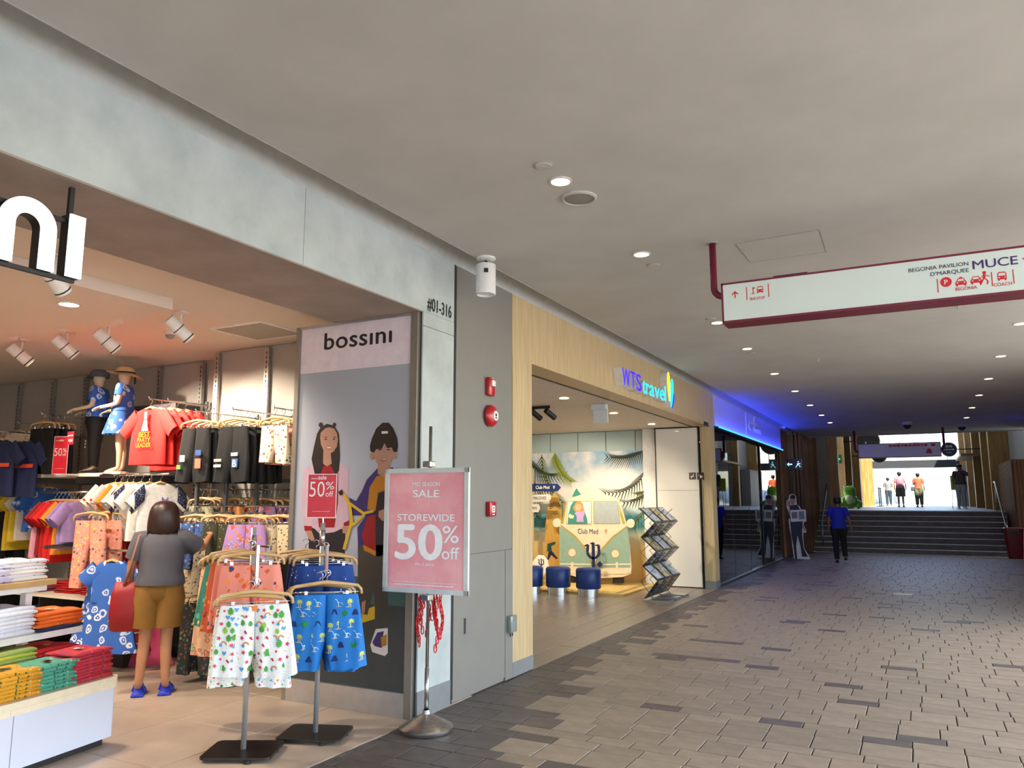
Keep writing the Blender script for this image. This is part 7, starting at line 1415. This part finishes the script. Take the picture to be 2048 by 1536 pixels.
for sd in 'LR':
    hip, kn, an, toe = res['legs'][sd]; c = V3(an.x, an.y, 0); rs = []
    for f_, w_, h_ in ((-.075, .03, .028), (-.06, .042, .035), (-.01, .045, .035), (.03, .047, .075), (.09, .052, .075), (.15, .046, .055), (.185, .02, .035)): rs.append([(c.x+w_*math.cos(a_)+.12*f_*(1 if sd == 'R' else .3), c.y+f_, max(0, .004+h_*math.sin(a_))) for a_ in [PI*k/8 for k in range(9)]])
    cl_ = MB().ring_loft(rs, True, True).build('clog', m_clog, wom, True); MB().box(c.x-.046, c.x+.05, c.y-.07, c.y+.15, 0, .022, .008).build('sole', m_clog, cl_)
    if True: MB().tube([(c.x-.046, c.y+.03, .03), (c.x-.03, c.y+.04, .085), (c.x+.03, c.y+.04, .085), (c.x+.05, c.y+.03, .03)], .009, 8).build('strap', m_clog, cl_, True)
bag = thing('tote_bag', 'dark red shoulder bag with striped strap on the woman', 'bag', tuple(wom.matrix_basis @ V3(-.25, -.02, .55)), R(46)); bag.location.z = .52
q = MB(); q.ring_loft([oval((0, 0, z_), a_, b_, 16, 0, .7) for z_, a_, b_ in ((.0, .09, .03), (.02, .115, .045), (.15, .125, .055), (.30, .115, .045), (.40, .09, .025))]); q.build('body', M('bag_red', '#8e1218', .5, bump=.2), bag, True)
m_strap = M('strap_tan', '#9a6a52', .7)
for yy in (-.03, .02): MB().tube([(-.02, yy, .38), (.02, yy-.02, .52), (.05, yy*.6-.03, .66), (.075, yy*.6-.03, .78), (.10, yy*.5+.01, .80)], .011, 6).build('strap', m_strap, bag, True)
hg = thing('loose_hanger', 'wooden clip hanger with cream trousers held by the woman', 'trousers', tuple(wom.matrix_basis @ V3(.40, .36, 1.34)), R(60))
hanger_parts(hg, True, .19); inst(_GM[[k for k in _GM if k[0] == 'shorts' and k[1] == 'print_cream_animal'][0]], 'cloth', hg)
# ---- the man in the royal blue polo walking away
mp_ = at_z(1682, 1127); man = thing('person', 'man in royal blue polo and black trousers walking towards the steps', 'person', (mp_.x, mp_.y, 0), R(4))
res = person(man, .985, dict(skin=m_skin2, top=M('polo_royal', '#1b2aa8', .75, noise_=(8, .06)), sleeve=.7, hem=.90, bulk=1.06, bottom=M('trousers_black', '#121216', .8), blen=1.93, hair=m_hairb, hairlen=0, shoe=M('trainer_black', '#15151a', .5), legL=((.0, .02), (-.02, -.05)), legR=((.0, .12, .03), (.02, .03, .07, -.03)), armL=((.24, .02, 1.12), (.25, .10, .88)), armR=((.25, -.03, 1.12), (.30, -.02, .88))))
# ---- people on the arcade
def far(q, H, lb, rz, P_, Y=None):
    p = at_z(q[0], q[1], ZP); t = thing('person', lb, 'person', (p.x, p.y, ZP), rz, None); person(t, H/1.7, P_); return t
far((1803, 1014), 1.72, 'person in pale pink t-shirt and khaki shorts walking into the light', 0, dict(skin=m_skin, top=C('#a8707a'), bottom=C('#5f5a46'), blen=.95, bw=1.25, hair=m_hairb, hairlen=0, shoe=m_black, bulk=1.05, armR=((.25, 0, 1.12), (.25, .12, .92))))
w2 = far((1840, 1014), 1.66, 'person in orange top and long olive trousers with shoulder bag', 0, dict(skin=m_skin, top=C('#c0542f'), bottom=C('#5c5f42'), blen=1.95, bw=1.3, hair=m_hairb, hairlen=0, shoe=m_black, sleeve=.7, armL=((.22, .04, 1.12), (.1, .2, 1.15))))
t = thing('shoulder_bag', 'dark bag on the hip of the person in orange', 'bag', tuple(Vector(w2.location)+V3(-.24, .02, .78)))
MB().box(-.1, .1, -.05, .05, 0, .2, .02).build('body', C('#4a4340'), t, 30); MB().tube([(-.05, 0, .2), (.1, 0, .6), (.22, 0, .64)], .01, 6).build('strap', C('#4a4340'), t)
far((1779, 1012), 1.62, 'person in grey top and dark trousers farthest down the arcade', R(10), dict(skin=m_skin, top=C('#6f7370'), bottom=C('#2a3238'), blen=1.95, bw=1.1, hair=m_hairb, hairlen=0, shoe=m_black, armL=((.26, .05, 1.15), (.14, .2, 1.15)), armR=((.26, .05, 1.15), (.14, .2, 1.15))))
far((1925, 1017), 1.78, 'person in dark chequered shirt and pale jeans beside the yellow sign', R(180), dict(skin=m_skin2, top=M_print('check_shirt', '#4a3f46', ['#2c282e', '#8a7a80'], 20, .3), bottom=C('#9fa6b0'), blen=1.95, hair=m_hairb, hairlen=0, shoe=m_white, armL=((.26, .10, 1.25), (.12, .26, 1.42)), bulk=1.12))
# ---- child mannequins
m_mann = M('mannequin_cream', '#d9c2a2', .45, noise_=(6, .02))
def mannequin(x, lb, P_, rz):
    t = thing('mannequin', lb, 'mannequin', (x, 5.55, 1.887), rz, 'child mannequins'); return t, person(t, 1.17/1.7, dict(skin=m_mann, face=0, head=1.22, hands=1.15, **P_))
RM = R(128)
bx = at_y(186, 945, 5.55).x; tb, rb_ = mannequin(bx, 'boy mannequin in cap, blue moon-print shirt, black joggers and high-tops', dict(top=m_blue, sleeve=.75, hem=.93, bulk=1.28, bottom=BLK, blen=1.9, bw=1.15, shoe=M('hightop_black', '#18171b', .6), sole=m_white, armL=((.26, .02, 1.10), (.19, .25, 1.05)), armR=((.26, .02, 1.10), (.18, .25, 1.04)), legL=((.0, .0), (.01, -.02)), legR=((.0, .03), (.0, .03))), RM)
gx_ = at_y(237, 945, 5.55).x; tg, rg_ = mannequin(gx_, 'girl mannequin in straw hat and blue moon-print dress', dict(top=m_blue, sleeve=.55, hem=1.0, bulk=1.2, armL=((.25, .02, 1.10), (.19, .25, 1.05)), armR=((.25, .02, 1.10), (.18, .24, 1.03))), RM)
s = 1.17/1.7
q = MB(); q.ring_loft([[(rx*math.cos(2*PI*k/32), (ry+.012*math.sin(k*2.5)*f)*math.sin(2*PI*k/32)+.012*f*math.cos(k*2.5), zz) for k in range(32)] for zz, rx, ry, f in ((.75, .135, .10, 0), (.68, .145, .11, .3), (.55, .18, .15, .8), (.43, .21, .18, 1.2))], True, False); q.build('skirt', m_blue, tg, True)
hd = rg_['head']; R0 = .088*1.22*s*1.15
m_straw = M('straw', '#d9b98a', .8, noise_=(60, .12), bump=.3)
hat = MB().ring_loft([oval(hd+V3(0, -.005, zz), rx, rx*1.05, 28, 0, 1., tl) for zz, rx, tl in ((.115, .02, 0), (.11, .06, 0), (.09, .088, 0), (.05, .098, 0), (.03, .10, .0), (.026, .13, .1), (.018, .17, .18), (.012, .185, .22))], True, False).build('straw_hat', m_straw, tg, True)
MB().ring_loft([oval(hd+V3(0, -.005, zz), .1015, .1065, 28) for zz in (.032, .05)], True, False).build('hat_ribbon', C('#16302c'), hat, True); MB().prism([hd+V3(.06, -.10, .03)+V3(a_, 0, b_) for a_, b_ in ((0, 0), (.03, -.05), (.02, -.10), (-.01, -.09), (-.02, -.02))], (0, .01, 0)).build('ribbon_tail', C('#16302c'), hat)
m_sand2 = M('sandal_pink', '#d8a090', .5)
for sd in 'LR':
    hip, kn, an, toe = rg_['legs'][sd]; c = V3(an.x, an.y, 0); MB().ring_loft([[(c.x+w_*math.cos(a_), c.y+f_, max(0, .003+h_*math.sin(a_))) for a_ in [PI*k/8 for k in range(9)]] for f_, w_, h_ in ((-.05, .02, .02), (-.03, .034, .022), (.03, .036, .03), (.08, .040, .045), (.12, .034, .035), (.14, .012, .02))], True, True).build('sandal', m_sand2, tg, True)
hd = rb_['head']; cap = MB().ring_loft([oval(hd+V3(0, -.004, zz), rx, rx*1.06, 26) for zz, rx in ((.118, .015), (.112, .06), (.095, .085), (.06, .097), (.03, .099), (.022, .099))], True, False).build('cap', C('#4c565c'), tb, True)
q = MB(); q.ring_loft([[(hd.x+.088*math.cos(a_)*f_, hd.y+.02+.085*math.sin(a_)*(1+.5*(f_-1)*4), hd.z+.030-.02*(f_-1)*4) for a_ in [PI*k/12 for k in range(13)]] for f_ in (1., 1.12, 1.22)], False, False); q.build('cap_peak', C('#4c565c'), cap, True)
for sd in 'LR':
    hip, kn, an, toe = rb_['legs'][sd]
    for k in range(4): MB().tube([(an.x-.022, an.y+.035+.018*k, .062-.007*k), (an.x+.022, an.y+.035+.018*k, .062-.007*k)], .0035, 5).build('lace', m_white, tb)
    MB().ell((an.x, an.y+.115, .018), .034, .028, .022, 12, 8).build('toe_cap', m_white, tb, True)
for k in range(3): MB().box(-.085, -.055, .075, .083, .36-.035*k, .38-.035*k).build('leg_print', m_white, tb)
# ================================================================== BEYOND THE STEPS
def handrail(x, lb, mat_):
    t = thing('handrail', lb, 'handrail', (x, 26.3, 0)); MB().tube([(x, 26.15, .80), (x, 26.25, .90), (x, 28.55, 2.14), (x, 28.9, 2.16)], .028, 10).build('rail', mat_, t, True, world=True)
    for y_, z_ in ((26.3, RZ), (28.6, ZP)): MB().tube([(x, y_+.02, z_), (x, y_+.02, z_+.80)], .02, 8).build('post', mat_, t, True, world=True)
handrail(-2.78, 'steel handrail on the left of the steps', m_steel); handrail(2.12, 'steel handrail on the right of the steps', m_steel)
t = thing('litter_bin', 'tapered dark red bin at the foot of the steps', 'bin', (2.24, 25.75, 0)); m_bin = M('bin_maroon', '#7a0f1c', .4)
MB().ring_loft([oval((0, 0, z_), w_, w_, 4*6, R(45)*0, .25) for z_, w_ in ((0, .17), (.02, .175), (.78, .235))]).build('body', m_bin, t, 30); MB().ring_loft([oval((0, 0, z_), w_, w_, 24, 0, .25) for z_, w_ in ((.78, .245), (.82, .245), (.84, .22))]).build('lid', m_bin, t, 30); MB().box(-.12, .12, -.25, -.22, .66, .74).build('slot', m_black, t)
# frog statue
fp_ = at_z(1690, 1016, ZP); m_frog = M('frog_green', '#5fa82c', .4); m_frogb = M('frog_belly', '#dfe6c8', .5)
t = thing('frog_statue', 'seated bright green frog statue at the top of the steps', 'statue', (-2.15, 29.6, ZP), R(-10))
J = {'b0': (V3(0, 0, .24), (.24, .22)), 'b1': (V3(0, -.02, .46), (.19, .18)), 'h': (V3(0, -.06, .66), (.22, .19)), 'eL': (V3(-.13, -.08, .80), .07), 'eR': (V3(.13, -.08, .80), .07)}
E = [('b0', 'b1'), ('b1', 'h'), ('h', 'eL'), ('h', 'eR')]
for sd, sx in (('L', -1), ('R', 1)):
    J[sd+'a'] = (V3(sx*.22, -.12, .42), .06); J[sd+'h'] = (V3(sx*.17, -.27, .22), .05); J[sd+'k'] = (V3(sx*.34, -.06, .22), .11); J[sd+'f'] = (V3(sx*.30, -.34, .06), .06); E += [('b1', sd+'a'), (sd+'a', sd+'h'), ('b0', sd+'k'), (sd+'k', sd+'f')]
skin_mesh('body', J, E, m_frog, t, 'b0', 2); MB().ell((0, -.14, .36), .15, .12, .18).build('belly', m_frogb, t, True)
for sx in (-1, 1): e_ = MB().ell((sx*.13, -.145, .81), .035, .02, .038).build('eye', m_white, t, True); MB().ell((sx*.13, -.163, .81), .014, .008, .02).build('pupil', m_black, e_, True)
MB().tube([(-.14, -.225, .66), (-.07, -.25, .635), (0, -.255, .628), (.07, -.25, .635), (.14, -.225, .66)], .008, 6).build('mouth', C('#2c5a1c'), t, True)
# round and square shop signs along the arcade
def disc_sign(q, Y, r, lb, col, ring, txt, tcol):
    p = at_y(q[0], q[1], Y); t = thing('projecting_sign', lb, 'sign', (p.x, Y, p.z)); MB().lathe([(.001, -.05), (r, -.05), (r, .05), (.001, .05)], n=32, axis='Y', cap=False).build('disc', M('disc_'+col.lstrip('#'), col, .4), t, 40); MB().lathe([(r*.93, -.055), (r*1.02, -.055), (r*1.02, .05)], n=32, axis='Y', cap=False).build('rim', M('disc_'+ring.lstrip('#'), ring, .4), t)
    q_ = MB()
    for s_, z_, w in txt: put_text(q_, s_, (0, -.056, z_*r), (1, 0, 0), (0, 0, 1), r*.34, .015, 'CENTER', w*r)
    if q_.v: q_.build('lettering', M('disct_'+tcol.lstrip('#'), tcol, .4, emit=0), t)
    wx = 2.5 if p.x > 0 else -2.72; MB().box(min(0, wx-p.x), max(0, wx-p.x), .0, .03, -.02, .02).build('bracket', m_black, t); return t
ts_ = disc_sign((1898, 899), 36, .29, 'round blue sign with white ring on the right of the arcade', '#1c2f6a', '#e6ecf2', (), '#eef2f6')
ty_ = disc_sign((1758, 911), 40, .34, 'round black sign with yellow panel on the left of the arcade', '#1d2612', '#c9cdb4', (), '#d8d03c')
disc_sign((1736, 882), 33, .42, 'round brown sign with white letter on the left of the arcade', '#2a221c', '#8a7a5a', (('L', -.3, .5),), '#d9d0f0')
q = MB(); dashes(q, (-.2, -.057, -.03), (1, 0, 0), (0, 0, 1), (.06, .09, .07, .1), .05, .02); dashes(q, (-.11, -.057, .08), (1, 0, 0), (0, 0, 1), (.1, .1), .09, .03); q.tube([(-.1+.02*k, -.056, -.13+.02*math.sin(k*1.3)) for k in range(11)], .012, 6); q.build('white_marks', m_white, ts_)['kind'] = 'stuff'
q = MB(); dashes(q, (-.09, -.057, .02), (1, 0, 0), (0, 0, 1), (.18,), .2, 0); dashes(q, (-.09, -.057, -.12), (1, 0, 0), (0, 0, 1), (.18,), .1, 0); q.build('yellow_panel', M('panel_yellow', '#d8d03c', .4), ty_)
t = thing('exit_sign', 'small green arrow sign on the left arcade wall', 'exit sign', (-2.62, 31.0, 3.1)); MB().box(-.06, .16, -.03, .03, -.16, .16).build('panel', C('#0f3a24'), t); q = MB(); q.prism([(x, -.032, z_) for x, z_ in ((-.04, .1), (.12, 0), (-.04, -.1))], (0, .003, 0)); q.build('arrow', M_glow('exit_green', '#1ed25a', 1.0), t)
t = thing('notice_stand', 'bright yellow notice sign on easel legs beside the right wall', 'sign', (at_z(1909, 1015, ZP).x, 37.2, ZP)); MB().box(-.2, .2, -.02, .02, .75, 1.35, .01).build('panel', M('neon_yellow', '#cfe022', .5), t)
for x in (-.15, .15): MB().tube([(x, 0, .76), (x*1.3, -.12, 0)], .014, 6).build('leg', m_alu, t)
MB().tube([(0, .02, 1.2), (0, .35, 0)], .014, 6).build('prop', m_alu, t)
for i, y_ in enumerate((45.5, 47.5)):
    t = thing('queue_post', ['near', 'far'][i]+' dark queue post on the left of the arcade', 'post', (-1.9, y_, ZP)); MB().lathe([(.16, 0), (.16, .03), (.03, .05), (.03, .95), (.05, .97), (.05, 1.0)], n=16).build('pole', m_black, t, 40); MB().lathe([(.045, .9), (.045, .95)], n=14).build('belt_head', m_fixt, t)
# outside in the glare
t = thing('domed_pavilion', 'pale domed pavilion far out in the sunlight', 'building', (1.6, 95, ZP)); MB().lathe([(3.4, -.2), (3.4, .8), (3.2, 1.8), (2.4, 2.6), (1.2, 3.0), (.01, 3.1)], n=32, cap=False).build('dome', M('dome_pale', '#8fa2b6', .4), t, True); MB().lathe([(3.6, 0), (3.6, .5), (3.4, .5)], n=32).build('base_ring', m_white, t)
rg2 = random.Random(4)
for i, (x, r_) in enumerate(((-8.2, 1.5), (-5.4, 1.2), (-3.3, .9), (-1.6, .7), (5.8, 1.1), (8.4, 1.3), (-11.5, 1.7))):
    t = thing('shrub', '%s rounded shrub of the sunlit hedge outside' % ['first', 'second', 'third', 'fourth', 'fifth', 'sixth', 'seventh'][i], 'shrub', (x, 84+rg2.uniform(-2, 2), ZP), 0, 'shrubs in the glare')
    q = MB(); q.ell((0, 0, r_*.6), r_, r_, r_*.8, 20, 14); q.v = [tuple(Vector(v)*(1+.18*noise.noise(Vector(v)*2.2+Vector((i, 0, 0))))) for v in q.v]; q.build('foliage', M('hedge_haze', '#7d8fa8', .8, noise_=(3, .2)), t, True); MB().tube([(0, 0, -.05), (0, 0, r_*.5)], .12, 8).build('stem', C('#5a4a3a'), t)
# white reflection on the paving, put in as a pale strip
p = at_z(1806, 1189); t = thing('floor_reflection', 'white reflection on the paving put in as a thin strip', 'reflection', (p.x, p.y, .003)); MB().box(-.15, .15, -.08, .08, 0, .006).build('strip', M('reflection_white', '#f4f4f2', .6), t)
